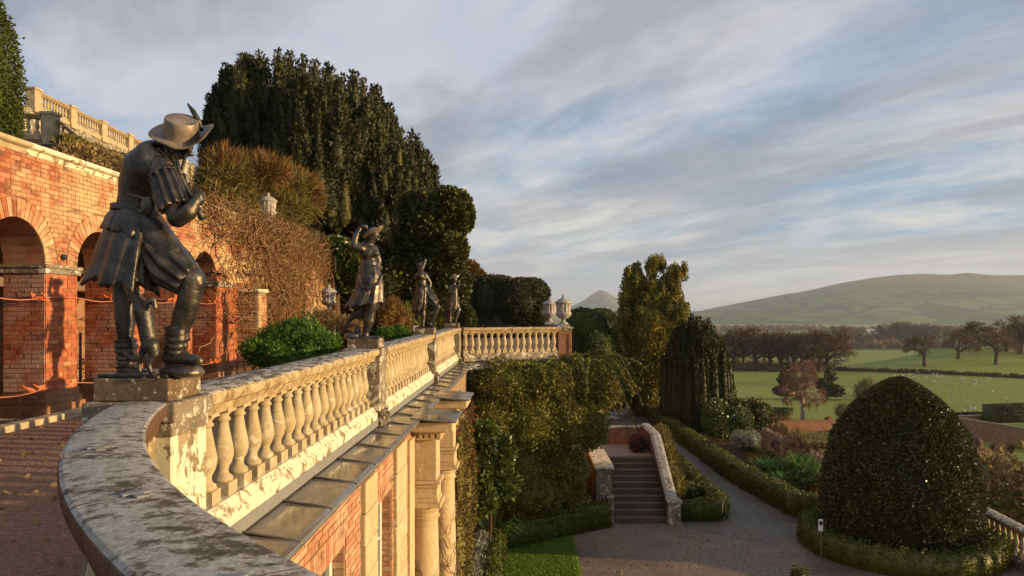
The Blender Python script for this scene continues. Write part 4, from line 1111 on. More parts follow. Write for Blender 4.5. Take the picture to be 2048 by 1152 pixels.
# legs
c.limb([(262, 440, .06, 34), (252, 520, .05, 30), (248, 590, .03, 21), (250, 640, .03, 20), (250, 690, .03, 14), (251, 728, .02, 13)]); c.limb([(246, 738, .05, 12), (270, 744, -.02, 11), (294, 748, -.07, 8)])
c.limb([(290, 445, -.06, 34), (335, 505, -.10, 32), (384, 560, -.12, 26), (378, 600, -.12, 22), (368, 632, -.11, 22), (353, 680, -.10, 16), (346, 705, -.09, 15)]); c.limb([(338, 713, -.09, 15), (368, 716, -.11, 13), (398, 722, -.13, 9)])
c.ball(389, 562, -.13, 19, 22, 18, 20)
body = c.done('figure', 0.0085, L, s1, 6)
c.drape('tunic_skirt', [(272, 428, -.02, 41, 42, .36, .5), (265, 452, -.03, 48, 50, .32, 2), (256, 490, -.05, 56, 58, .24, 5), (247, 532, -.06, 62, 62, .16, 8.5), (238, 572, -.06, 72, 68, .13, 12)], 6, L, s1, 3, hem=12, seg=128)
c.drape('overskirt', [(272, 422, -.02, 43, 44, .36, .5), (262, 446, -.03, 51, 52, .30, 2.4), (255, 468, -.035, 55, 56, .26, 3.6)], 13, L, s1, 8, hem=4, seg=128)
c.sleeve('thigh_drape', [(292, 470, -.05, 26), (314, 500, -.07, 37), (345, 536, -.10, 41), (372, 558, -.12, 33), (378, 562, -.12, 30)], 11, L, s1, amp=.11, seed=5, seg=90)
c.sleeve('gathered_sleeve', [(328, 352, -.145, 26), (333, 364, -.16, 25), (341, 390, -.18, 27), (351, 416, -.19, 27)], 12, L, s1, amp=.13, seed=4, seg=90)
c.sleeve('arm_band', [(327, 349, -.14, 28), (330, 355, -.148, 28)], 3, L, s1, amp=.01)
c.sleeve('boot', [(352, 650, -.105, 20), (356, 668, -.105, 22), (352, 690, -.10, 20), (346, 708, -.095, 18)], 5, L, s1, amp=.05, wrinkle=.10, seed=9)
c.sleeve('boot', [(249, 678, .03, 20), (252, 696, .03, 21), (252, 720, .03, 18), (251, 736, .02, 16)], 5, L, s1, amp=.05, wrinkle=.10, seed=6)
c.sleeve('belt', [(271, 412, 0, 44), (270, 424, 0, 44.5)], 3, L, s1, amp=.01)
b_ = Clay(PY[0]); b_.ball(296, 411, -.155, 14, 19, 10); b_.done('pouch', .009, L, s1, 2)
for q in ([(244, 376, -.06), (262, 390, -.13), (284, 396, -.15), (306, 400, -.15)], [(318, 296, -.12), (336, 318, -.14), (350, 345, -.15)]):
    c.rod('strap', q, [3.2] * len(q), L, s1)
h1 = hat(c, 'hat', 362, 273, -.03, 58, 33, 37, 36, -62, 34, M['hat'], s1, wav=3.0, curl_az=15)
c.rod('feather', [(404, 262, -.02), (396, 240, -.02), (386, 222, -.02), (375, 207, -.02)], [3.4, 5.6, 5.2, 1.6], L, h1, 6)
pp_ = c.rod('pipe', [(371, 309, -.12), (364, 340, -.135), (361, 352, -.14), (376, 382, -.15), (395, 416, -.16), (405, 437, -.17)], [3.2, 3.4, 4.5, 4.0, 4.4, 7.5], L, s1)
c.rod('pipe', [(351, 306, -.12), (357, 335, -.14), (361, 352, -.145)], [3.0, 3.4, 4.2], L, s1)
b_ = Clay(PY[0]); b_.ball(362, 740, -.10, 42, 14, 36); b_.ball(350, 735, -.06, 30, 14, 30); b_.ball(375, 745, -.1, 33, 11, 36); b_.done('rock', .011, L, s1, 4)
mb = MB(); a_ = c.J(228, 757, -.17); e_ = c.J(398, 757, .17); mb.box2((XB - .235, PY[0] - .19, -.374), (XB + .165, PY[0] + .19, -.352)); mb.build('base_plate', L, s1, bevel=.006)
dg_ = Clay(PY[0]); D = -.20
dg_.limb([(300, 690, D, 16), (292, 655, D, 15), (285, 622, D, 18), (279, 603, D, 13), (270, 590, D, 12)]); dg_.ball(267, 586, D, 13, 11, 12, 30); dg_.limb([(262, 584, D, 8), (252, 575, D, 5.5)]); dg_.limb([(271, 578, D - .03, 4), (279, 585, D - .04, 5), (281, 597, D - .03, 3)])
dg_.limb([(288, 612, D - .03, 7), (300, 600, D - .04, 5.5), (307, 598, D - .04, 5), (311, 616, D - .04, 4.5)]); dg_.limb([(278, 612, D + .04, 6), (262, 598, D + .05, 5), (258, 606, D + .05, 4)])
dg_.limb([(304, 692, D - .02, 14), (308, 708, D - .02, 10), (296, 728, D - .03, 5.5), (303, 747, D - .02, 4.6), (315, 755, D - .03, 5)]); dg_.limb([(292, 696, D + .05, 12), (285, 716, D + .05, 8), (277, 728, D + .05, 5), (281, 750, D + .04, 4.5), (288, 756, D + .02, 4.6)])
dg = dg_.done('dog', .0075, L, s1, 2)
c.rod('tail', [(292, 702, D + .03), (280, 716, D + .02), (264, 718, D), (251, 708, D), (252, 699, D)], [6, 6, 5.5, 4.5, 2.5], L, dg)

# --- woman in a hat, one arm raised over her head
s2 = thing('hatted_woman_statue', (XB - .04, PY[1], -0.376), 'dark statue of a striding woman in a broad hat, arm raised to her head', 'statue')
c = Clay(PY[1])
c.ball(740, 556, 0, 23, 22, 20); c.ball(739, 530, 0, 17, 20, 16); c.ball(737, 507, 0, 19, 18, 18, -8); c.ball(749, 507, -.05, 8, 7, 7); c.ball(750, 507, .06, 8, 7, 7)
c.limb([(734, 494, 0, 14), (742, 486, 0, 7), (746, 478, 0, 7)]); c.ball(748, 470, 0, 10.5, 12.5, 10.5, -10); c.limb([(757, 468, -.02, 2.2), (759.5, 473, -.02, 2.6)]); c.ball(755, 479, -.02, 3.6, 3, 4); c.ball(741, 474, -.06, 2.4, 3.5, 2)
c.ball(738, 470, 0, 8, 9, 10)
c.limb([(722, 497, -.10, 9), (708, 492, -.14, 7.5)]); c.limb([(708, 490, -.14, 7), (711, 474, -.12, 6.5), (719, 458, -.10, 4.5)]); c.ball(726, 453, -.09, 6, 4, 4)
for i in range(4): c.limb([(727 + i * .5, 450.5 + i * 1.7, -.09, 1.7), (733, 449.5 + i * 2, -.085, 1.6), (735.5, 453 + i * 1.8, -.075, 1.4)], 6)
c.limb([(724, 454, -.1, 2), (729, 459, -.08, 1.7), (733, 460, -.07, 1.4)], 6)
c.limb([(748, 497, .11, 8), (757, 522, .14, 7), (752, 548, .12, 5.5), (746, 556, .10, 5)])
c.limb([(744, 565, -.05, 19), (744, 600, -.04, 14), (741, 622, -.03, 11), (738, 642, -.03, 11), (732, 664, -.03, 6.5), (731, 672, -.03, 6.5)]); c.limb([(728, 677, -.03, 6.5), (740, 678, -.05, 5.5), (752, 681, -.07, 4)])
c.limb([(740, 570, .07, 17), (746, 596, .06, 13), (748, 611, .05, 11), (728, 616, .05, 10), (706, 633, .05, 6.5), (697, 642, .05, 5.5)]); c.limb([(696, 642, .05, 6), (692, 652, .05, 5.5), (691, 661, .05, 3.5)])
c.done('figure', .013, L, s2, 2)
c.drape('tunic_skirt', [(738, 529, 0, 18, 17, .04, .3), (739, 550, 0, 24, 22, .0, 1.2), (738, 575, 0, 28, 25, -.05, 2.2), (732, 597, .0, 34, 28, -.10, 3.2), (727, 610, .0, 40, 31, -.12, 4)], 9, L, s2, 12, hem=3)
c.sleeve('sash', [(716, 548, -.17, 3.4), (722, 572, -.24, 3.4), (738, 578, -.27, 3.4), (756, 566, -.26, 3.4), (764, 550, -.20, 3.4)], 3, L, s2, amp=.1, seg=16)
hat(c, 'hat', 746, 465, 0, 23, 11, 9, -26, 0, 3, M['hat'], s2, wav=1.0, dome=True)
b_ = Clay(PY[1]); b_.ball(706, 672, .0, 17, 10, 14); b_.ball(700, 676, -.04, 12, 8, 12); b_.ball(716, 660, .03, 6, 9, 6, 20); b_.done('rock', .014, L, s2, 2)
mb = MB(); mb.box2((XB - .235, PY[1] - .19, -.374), (XB + .165, PY[1] + .19, -.352)); mb.build('base_plate', L, s2)

# --- third statue, one arm up, one knee raised
s3 = thing('arm_raised_statue', (XB - .04, PY[2], -0.376), 'third dark statue along the rail, one arm straight up and knee raised', 'statue')
c = Clay(PY[2])
c.ball(845, 580, 0, 13, 12, 12); c.ball(842.5, 566, 0, 11, 13, 10.5); c.ball(841, 554, 0, 12.5, 10, 12); c.ball(849, 556, -.05, 4, 4, 4)
c.limb([(841, 547, 0, 7), (842, 540, 0, 4.4)]); c.ball(841.5, 533, 0, 6.4, 7.4, 6.4); c.ball(838, 530, 0, 5, 5, 6); c.limb([(846.5, 532, -.02, 1.6), (848, 535, -.02, 1.6)]); c.ball(843, 527, 0, 6.2, 3, 6)
c.limb([(839, 549, -.13, 5.4), (844, 536, -.16, 4.4), (849, 526, -.14, 3.2)]); c.ball(850.5, 521, -.13, 3.2, 3.8, 2.6)
for i in range(3): c.limb([(849 + i * 1.3, 519, -.13, 1.2), (849 + i * 1.6, 515.5 + i * .6, -.12, 1.1)], 6)
c.limb([(850, 549, .13, 5.2), (860, 566, .18, 4.4), (858, 582, .15, 3.6), (851, 588, .1, 3.4)])
c.limb([(843, 585, -.03, 10), (845, 612, -.03, 7.4), (846, 632, -.03, 6), (845, 652, -.03, 4)]); c.limb([(844, 656, -.03, 4), (852, 657.5, -.06, 3.2)])
c.limb([(850, 586, .04, 10), (864, 603, .0, 8.4), (875, 614, -.02, 6.6), (869, 630, -.02, 6), (861, 644, -.02, 4)]); c.limb([(858, 650, -.02, 4), (868, 654, -.06, 3.2)])
c.done('figure', .018, L, s3, 2)
c.drape('tunic_skirt', [(844, 572, 0, 12, 11, .05, .2), (843, 590, 0, 14.5, 13, .0, 1), (841, 607, .01, 15.5, 14, -.06, 1.6), (839, 622, .02, 15, 14, -.2, 2)], 8, L, s3, 21, hem=2)
c.sleeve('thigh_drape', [(850, 582, .03, 11.5), (861, 598, .0, 11.5), (871, 609, -.01, 9)], 9, L, s3, amp=.08, seed=3)
b_ = Clay(PY[2]); b_.limb([(836, 614, .1, 4), (833, 632, .1, 5), (834, 640, .1, 3)]); b_.done('hanging_cloth', .016, L, s3, 2)
b_ = Clay(PY[2]); b_.ball(860, 657, 0, 11, 3.5, 10); b_.ball(848, 658, 0, 12, 3, 10); b_.done('rock', .016, L, s3, 2)
mb = MB(); mb.box2((XB - .235, PY[2] - .19, -.374), (XB + .165, PY[2] + .19, -.352)); mb.build('base_plate', L, s3)
# --- fourth statue, flute at the mouth
s4 = thing('flute_player_statue', (XB - .04, PY[3], -0.376), 'farthest dark statue on the corner pier, a hatted figure playing a flute', 'statue')
c = Clay(PY[3])
c.ball(906, 600, 0, 9, 10, 9); c.ball(907, 588, 0, 8, 10, 8); c.ball(906, 577, 0, 9.5, 8, 9); c.limb([(907, 571, 0, 4), (909, 565, 0, 3.4)]); c.ball(909.5, 559, 0, 4.8, 5.6, 4.8); c.limb([(913, 559, -.02, 1.1), (914, 561, -.02, 1.1)])
c.limb([(902, 574, -.13, 4.4), (899, 586, -.16, 3.8), (908, 578, -.19, 3.2), (917, 571, -.16, 2.4)]); c.ball(919, 569.5, -.15, 2.4, 2.4, 2.2)
c.limb([(912, 574, .12, 4.2), (921, 579, .10, 3.6), (926, 572, .02, 2.4)]); c.ball(927, 570, .0, 2.4, 2.4, 2)
c.limb([(903, 602, -.05, 7), (900, 622, -.05, 5), (899, 640, -.05, 3.6)]); c.limb([(898, 645, -.05, 3.2), (903, 646.5, -.09, 2.6)])
c.limb([(910, 602, .05, 7), (917, 620, .02, 5.4), (912, 636, .0, 4), (911, 643, .0, 3.2)]); c.limb([(909, 646, .0, 3.2), (916, 648, -.05, 2.6)])
c.done('figure', .024, L, s4, 2)
c.drape('coat', [(906, 571, 0, 9, 8, .0, .2), (906, 590, 0, 10, 9, .0, .6), (904, 608, 0, 12, 10.5, -.05, 1.1), (902, 621, 0, 13, 11, -.1, 1.4)], 7, L, s4, 8, hem=1.5)
hat(c, 'hat', 909, 554, 0, 11, 5.4, 5.5, -18, 30, 2, M['hat'], s4, wav=.8, dome=True)
c.rod('flute', [(913, 563, -.06), (921, 568, -.09), (932, 573, -.12)], [.8, 1.0, 1.6], L, s4)
b_ = Clay(PY[3]); b_.ball(903, 652, 0, 14, 4.5, 12); b_.limb([(893, 650, .1, 5), (892, 625, .12, 4.4), (894, 610, .12, 4)]); b_.done('tree_stump', .02, L, s4, 2)
mb = MB(); mb.box2((XB - .235, PY[3] - .19, -.374), (XB + .165, PY[3] + .19, -.352)); mb.build('base_plate', L, s4)
# ------------------------------------------------------------------ foliage builders
def ell_mesh(c, r, nu=14, nv=9, wob=0.08, rng=RNG):
    ph = rng.uniform(0, 6.28, 3); v = []; f = []
    for j in range(nv + 1):
        a = math.pi * j / nv
        for i in range(nu):
            t = 2 * math.pi * i / nu
            k = 1 + wob * math.sin(3 * t + ph[0] + 2 * a) * math.sin(2 * a + ph[1])
            v.append((c[0] + r[0] * k * math.sin(a) * math.cos(t), c[1] + r[1] * k * math.sin(a) * math.sin(t), c[2] + r[2] * k * math.cos(a)))
    for j in range(nv):
        for i in range(nu): i2 = (i + 1) % nu; f.append((j * nu + i, (j + 1) * nu + i, (j + 1) * nu + i2, j * nu + i2))
    return np.array(v), np.array(f)
def join_arrays(L_):
    V = []; Fs = []; b = 0
    for v, f in L_: V.append(v); Fs.append(f + b); b += len(v)
    return np.concatenate(V), np.concatenate(Fs)
def blob_surface(blobs, n, rng=RNG, depth=0.12, zmin=None):
    """points over the union of ellipsoids (centre, radii) with outward directions"""
    area = np.array([(r[0] * r[1] + r[0] * r[2] + r[1] * r[2]) for c, r in blobs]); cnt = np.maximum((area / area.sum() * n * 1.35).astype(int), 8)
    P_, N_ = [], []
    for (c, r), m in zip(blobs, cnt):
        c = np.array(c, float); r = np.array(r, float)
        u = sphere_pts(m, rng); k = 1 - depth * rng.random((m, 1)) ** 1.5 + 0.03 * rng.normal(size=(m, 1))
        p = c + u * r * k; nn = unit(u / r)
        keep = np.ones(m, bool)
        for (c2, r2) in blobs:
            if c2 is c or np.allclose(c2, c): continue
            q = (p - np.array(c2)) / np.array(r2); keep &= (q ** 2).sum(1) > 0.80
        if zmin is not None: keep &= p[:, 2] > zmin
        P_.append(p[keep]); N_.append(nn[keep])
    return np.concatenate(P_), np.concatenate(N_)
def leafy(name, blobs, n, size, mat, parent, core=0.86, width=0.42, jitter=0.6, up=0.15, depth=0.14, zmin=None, lump_noise=0.0):
    p, d = blob_surface(blobs, n, depth=depth, zmin=zmin)
    if lump_noise:
        w_ = np.sin(p[:, 0] * 2.1 + 1) * np.sin(p[:, 1] * 1.7) * np.sin(p[:, 2] * 2.6 + 2)
        p = p + d * (w_ * lump_noise)[:, None]
    arr = [leaf_arrays(p, d, size, width, jitter, up)]
    if core:
        for c, r in blobs: arr.append(ell_mesh(c, [q * core for q in r]))
    v, f = join_arrays(arr)
    return linkmesh(name, np_mesh(name, v, f), mat, parent)
def tree_trunk(parent, base, top, r0, r1, mat=None, limbs=0, spread=1.5, seed=0):
    rn = random.Random(seed); base = Vector(base); top = Vector(top)
    mb = MB(); mb.tube([base, base.lerp(top, .4) + Vector((rn.uniform(-.1, .1), rn.uniform(-.1, .1), 0)), top], [r0, r0 * .75, r1], 10)
    for k in range(limbs):
        t = rn.uniform(.35, .95); p = base.lerp(top, t); a = rn.uniform(0, 6.28); e = p + Vector((math.cos(a) * spread, math.sin(a) * spread, spread * rn.uniform(.4, 1.1)))
        mb.tube([p, p.lerp(e, .5) + Vector((0, 0, -.1)), e], [r0 * .35, r0 * .22, r0 * .06], 6)
    return mb.build('trunk', mat or M['bark'], parent, True)
def plumes(name, items, per, size, mat, parent, width=0.30, up=1.2, jitter=0.4, core=0.72, rng=RNG):
    """upright flame-shaped sprays: items of (base xyz, height, radius, lean xyz)"""
    arr = []
    for b, h, R, lean in items:
        b = np.array(b, float); lean = np.array(lean, float)
        m = max(20, int(per * (h * R)))
        t = rng.random(m) ** 0.85; a = rng.uniform(0, 2 * np.pi, m)
        prof = np.clip((t / .22 + .15) ** .6, 0, 1) * np.clip(1.02 - t, 0.01, 1) ** .62 * 1.2
        rr = R * prof * (0.75 + 0.35 * rng.random(m)) * (1 + 0.22 * np.sin(a * 3 + t * 17))
        o = np.stack([np.cos(a) * rr, np.sin(a) * rr, t * h], 1) + lean * (t ** 1.5)[:, None]
        d = np.stack([np.cos(a), np.sin(a), np.full(m, up)], 1)
        arr.append(leaf_arrays(b + o, d, size, width, jitter, 0.0, rng))
        if core:
            v = []; f = []; n = 7; K = 6
            for j in range(K + 1):
                tt = j / K; pr = min(1, (tt / .22 + .15) ** .6) * max(1.02 - tt, .01) ** .62 * 1.2 * R * core
                for i in range(n): aa = 2 * math.pi * i / n; v.append(b + np.array([math.cos(aa) * pr, math.sin(aa) * pr, tt * h * .97]) + lean * tt ** 1.5)
            for j in range(K):
                for i in range(n): i2 = (i + 1) % n; f.append((j * n + i, j * n + i2, (j + 1) * n + i2, (j + 1) * n + i))
            arr.append((np.array(v), np.array(f)))
    v, f = join_arrays(arr)
    return linkmesh(name, np_mesh(name, v, f), mat, parent)
def twig_arrays(p, d, length, width, jitter=.5, up=0.2, rng=RNG):
    return leaf_arrays(p, d, length, width, jitter, up, rng)

# ------------------------------------------------------------------ clipped hedges
def hedge(name, label, path, w_, h, z, per=560, size=.055, mat='box', cat='hedge', group=None, closed=False, wob=.03):
    pts = [Vector((x, y, 0)) for x, y in path]
    r = thing(name, (pts[0].x, pts[0].y, z), label, cat, group)
    seg = list(zip(pts, pts[1:])) + ([(pts[-1], pts[0])] if closed else [])
    tot = sum((b - a).length for a, b in seg); P_, N_ = [], []
    for a, b in seg:
        L_ = (b - a).length; t = (b - a) / L_; s = Vector((t.y, -t.x, 0))
        for face, (nn, sz) in {'top': (Vector((0, 0, 1)), w_), 'l': (-s, h), 'r': (s, h)}.items():
            m = int(L_ * sz * per); u = RNG.random(m) * L_; q = RNG.random(m)
            wb = wob * (np.sin(u * 3.1 + a.x) + np.sin(u * 7.3 + q * 5)) + RNG.normal(0, .012, m)
            if face == 'top': p = np.outer(u, t) + np.outer((q - .5) * w_, s) + np.outer(np.full(m, h) + wb - .05 * (np.abs(q - .5) * 2) ** 6, (0, 0, 1))
            else: p = np.outer(u, t) + np.outer(w_ / 2 + wb, nn) + np.outer(q * h, (0, 0, 1))
            P_.append(p + np.array([a.x, a.y, z])); N_.append(np.tile(np.array(nn), (m, 1)))
    for e, dr in ((pts[0], pts[0] - pts[1]), (pts[-1], pts[-1] - pts[-2])):
        if closed: break
        dr = dr.normalized(); s = Vector((dr.y, -dr.x, 0)); m = int(w_ * h * per)
        P_.append(np.outer((RNG.random(m) - .5) * w_, s) + np.outer(RNG.random(m) * h, (0, 0, 1)) + np.array([e.x, e.y, z])); N_.append(np.tile(np.array(dr), (m, 1)))
    arr = [leaf_arrays(np.concatenate(P_), np.concatenate(N_), size, .45, .75, .1)]
    hw = w_ / 2 - .035; n = len(pts); v = []; f = []
    for i, p in enumerate(pts):
        a = pts[i - 1] if (i or closed) else p; b = pts[(i + 1) % n] if (i < n - 1 or closed) else p
        t = (b - a).normalized(); s = Vector((t.y, -t.x, 0))
        for o, zz in ((-hw, 0), (hw, 0), (hw, h - .04), (-hw, h - .04)): v.append((p.x + s.x * o, p.y + s.y * o, z + zz))
    for i in range(n if closed else n - 1):
        j = (i + 1) % n
        for k in range(4): k2 = (k + 1) % 4; f.append((i * 4 + k, j * 4 + k, j * 4 + k2, i * 4 + k2))
    if not closed: f.append((0, 1, 2, 3)); f.append(((n - 1) * 4 + 3, (n - 1) * 4 + 2, (n - 1) * 4 + 1, (n - 1) * 4))
    arr.append((np.array(v), np.array(f)))
    V, Fc = join_arrays(arr); linkmesh('foliage', np_mesh('foliage', V, Fc), M[mat], r)
    mb = MB()
    for i in range(0, n): mb.tube([(pts[i].x, pts[i].y, z - .02), (pts[i].x + .02, pts[i].y, z + h * .7)], [.03, .015], 5)
    mb.build('stems', M['bark'], r)
    return r
def curve(pts, n=8):
    """smooth a polyline"""
    out = []
    P0 = [Vector((*p, 0)) for p in pts]
    for i in range(len(P0) - 1):
        a, b, c_, d = P0[max(i - 1, 0)], P0[i], P0[i + 1], P0[min(i + 2, len(P0) - 1)]
        for k in range(n):
            t = k / n; q = 0.5 * ((2 * b) + (c_ - a) * t + (2 * a - 5 * b + 4 * c_ - d) * t * t + (3 * b - a - 3 * c_ + d) * t ** 3); out.append((q.x, q.y))
    out.append((P0[-1].x, P0[-1].y)); return out
gn = 42000; gx = RNG.uniform(-.6, 1.46, gn); gy = RNG.uniform(17.5, 22.6, gn); gk = gy < 21.4 + (gx + .62) * .66; gx, gy = gx[gk], gy[gk]
tag(leaves('lawn_grass', np.stack([gx, gy, np.full(len(gx), Z_LOW + .004)], 1), np.tile([0, 0, 1.], (len(gx), 1)), .07, M['grass'], width=.12, jitter=.4), 'short grass of the small lawn below the curved hedge', 'grass', kind='stuff')
hedge('box_hedge', 'low clipped box hedge curving below the big olive shrub to the steps', curve([(2.62, 23.95), (1.7, 23.3), (0.4, 22.2), (-0.72, 21.5)]), .55, .72, Z_LOW)
hedge('box_hedge', 'short dark box hedge edging the lawn in front of the grey leaved plants', [(-.86, 21.4), (-.86, 14.5)], .5, .72, Z_LOW)
hedge('box_hedge', 'three sided box hedge round the small bed right of the steps', [(4.95, 24.45), (6.35, 24.45), (6.62, 25.2), (6.55, 34.5)], .5, .62, Z_LOW)
hedge('box_hedge', 'long straight box hedge beside the path, running away to the cypresses', [(9.9, 24.35), (9.15, 25.1), (8.55, 30), (8.15, 44), (7.9, 58)], .6, .78, Z_LOW)
ring = [(10.9 + 2.45 * math.cos(2 * math.pi * k / 28), 21.6 + 2.45 * math.sin(2 * math.pi * k / 28)) for k in range(28)]
hedge('box_hedge', 'round box hedge encircling the holly dome', ring, .55, .62, Z_LOW, closed=True)
hedge('box_hedge', 'thin low hedge inside the long flower bed', [(11.6, 30.0), (11.0, 38)], .35, .35, Z_LOW)
hedge('box_hedge', 'small clipped hedge top peeping in at the bottom of the court', [(6.75, 18.6), (7.05, 18.6)], .3, .42, Z_LOW)

# ------------------------------------------------------------------ holly dome
def dome(root, c, z0, R, H, n, size, mat):
    t = RNG.random(n) ** .85; a = RNG.uniform(0, 2 * np.pi, n)
    prof = lambda t: R * np.clip(1 - np.clip((t - .16) / .84, 0, 1) ** 2.5, 0, 1) ** .62 * (0.87 + .13 * np.clip(t / .26, 0, 1))
    bump_ = 1 + .03 * np.sin(a * 5 + t * 7) * np.sin(t * 13 + a * 3) + .02 * np.sin(a * 13 + t * 9) * np.sin(t * 31 + a * 7) + RNG.normal(0, .016, n) - .08 * RNG.random(n) ** 2
    rr = prof(t) * bump_; dt = .01; slope = (prof(np.clip(t + dt, 0, 1)) - prof(t)) / (dt * H)
    p = np.stack([c[0] + rr * np.cos(a), c[1] + rr * np.sin(a), z0 + t * H * (1 + .01 * np.sin(a * 4))], 1)
    d = unit(np.stack([np.cos(a), np.sin(a), np.clip(-slope, 0, 4)], 1))
    v1 = leaf_arrays(p, d, size, .40, .75, .15); v = []; f = []; nu, nv = 40, 24
    for j in range(nv + 1):
        tt = j / nv
        for i in range(nu): aa = 2 * math.pi * i / nu; r_ = float(prof(np.array([tt]))[0]) * .94 + .02; v.append((c[0] + r_ * math.cos(aa), c[1] + r_ * math.sin(aa), z0 + tt * H * .985))
    for j in range(nv):
        for i in range(nu): i2 = (i + 1) % nu; f.append((j * nu + i, j * nu + i2, (j + 1) * nu + i2, (j + 1) * nu + i))
    V, Fc = join_arrays([v1, (np.array(v), np.array(f))]); linkmesh('crown', np_mesh('crown', V, Fc), M[mat], root)
hd = thing('holly_dome', (11.05, 21.6, Z_LOW), 'large clipped holly dome with glossy leaves inside the round hedge', 'topiary')
dome(hd, (10.93, 21.6), Z_LOW + .12, 2.14, 4.78, 95000, .072, 'holly')
mb = MB(); mb.tube([(11.05, 21.6, Z_LOW - .02), (11.05, 21.6, Z_LOW + 1.5)], [.14, .1], 8); mb.build('trunk', M['bark'], hd)

# ------------------------------------------------------------------ the big old yew
def yew_tree():
    Y0 = 31.0; base = P(690, 640, Y0); r = thing('old_yew_tree', (base.x, Y0, Z_TERR), 'huge dark old yew with flame shaped upright sprays behind the wall', 'tree')
    ells = [((552, 284), (116, 140), 4.2, 0), ((668, 352), (136, 180), 5.2, -.3), ((785, 420), (90, 130), 3.8, -.6), ((605, 375), (175, 120), 5, .2), ((482, 322), (62, 130), 3.2, .5)]
    items = []; rn = random.Random(4)
    for (ex, ey), (rx, ry), rd, dy in ells:
        rd *= .8; cc = P(ex, ey, Y0 + dy); ax, az = rx * Y0 / F, ry * Y0 / F
        m = int(150 * rx * ry / (140 * 180)) + 40
        for k in range(m):
            th = rn.uniform(-math.pi, 0.25 * math.pi) if rn.random() < .8 else rn.uniform(0, 6.28)
            cz = rn.uniform(-.75, .80)
            sr = math.sqrt(1 - cz * cz); q = Vector((cc.x + ax * sr * math.cos(th), cc.y + rd * sr * math.sin(th), cc.z + az * cz))
            h = rn.uniform(1.0, 2.3); R = rn.uniform(.26, .48)
            out = Vector((math.cos(th), math.sin(th), 0)) * sr
            items.append(((q.x - out.x * .4, q.y - out.y * .4, q.z - h * .62), h, R, (out.x * .35, out.y * .35, 0)))
    # tips along the skyline as in the photograph
    for x, y in [(416, 215), (432, 185), (455, 140), (478, 124), (505, 122), (530, 116), (556, 100), (580, 104), (606, 112), (630, 120), (655, 128), (683, 150), (704, 142), (726, 158), (748, 172), (764, 205), (784, 232), (800, 254), (822, 262), (838, 292), (856, 305), (872, 332), (884, 372)]:
        q = P(x, y, Y0 + rn.uniform(-1, 1)); h = rn.uniform(1.8, 2.8); items.append(((q.x, q.y, q.z - h), h, rn.uniform(.28, .42), (0, 0, 0)))
    o = plumes('crown', items, 400, .145, M['yew'], r, width=.24, up=1.2, jitter=.45)
    # inner mass
    arr = [ell_mesh(P(ex, ey + 10, Y0 + .8), (rx * Y0 / F * .80, rd * .6, ry * Y0 / F * .80), 18, 12) for (ex, ey), (rx, ry), rd, dy in ells]
    V, Fc = join_arrays(arr); linkmesh('inner_crown', np_mesh('inner_crown', V, Fc), M['yew'], r, True)
    tree_trunk(r, (base.x, Y0, Z_TERR - 1), (base.x - .3, Y0, 5), .7, .3, limbs=6, spread=2.5)
yew_tree()
# broadleaf evergreens below and to its right
def evergreen(name, label, Y0, balls, n, size, mat, cat='tree', trunk=None, **kw):
    b0 = balls[0]; base = P(b0[0], b0[1], Y0)
    r = thing(name, (base.x, Y0, Z_TERR), label, cat)
    blobs = []
    for (x, y, rx, ry, dy) in balls: q = P(x, y, Y0 + dy); k = (Y0 + dy) / F; blobs.append((tuple(q), (rx * k, (rx + ry) / 2 * k, ry * k)))
    leafy('crown', blobs, n, size, M[mat], r, **kw)
    tree_trunk(r, (base.x, Y0, Z_TERR - .6), (base.x, Y0, base.z), .22, .1, limbs=4, spread=1.0)
    return r
rn = random.Random(12)
evergreen('evergreen_oak', 'rounded evergreen tree right of the old yew against the sky', 28.6,
          [(868, 470, 58, 62, 0), (900, 410, 42, 36, -.5), (925, 432, 22, 32, -.3), (880, 540, 52, 50, -.4), (830, 560, 46, 60, -.2), (905, 500, 30, 34, -.8), (915, 395, 22, 20, 0), (850, 610, 48, 48, -.6), (800, 500, 46, 60, .2), (905, 575, 30, 36, 0)], 36000, .14, 'oak', depth=.4, core=.74, lump_noise=.16)
evergreen('dark_evergreen', 'dark evergreen shrubbery filling the shade under the old yew', 27.6,
          [(700, 560, 90, 70, 1.2), (780, 590, 60, 70, .6), (640, 520, 60, 60, 2.2), (730, 640, 80, 50, .6), (800, 640, 50, 40, .2)], 20000, .14, 'oak', depth=.3, core=.8)
evergreen('laurel_shrub', 'sunlit laurel with broad glossy leaves left of the second statue', 26.0,
          [(668, 505, 34, 30, 0), (700, 520, 26, 30, -.3), (648, 535, 26, 26, -.2), (720, 545, 20, 24, -.4), (690, 550, 30, 30, -.2)], 5200, .17, 'laurel', 'shrub', depth=.4, core=.7)
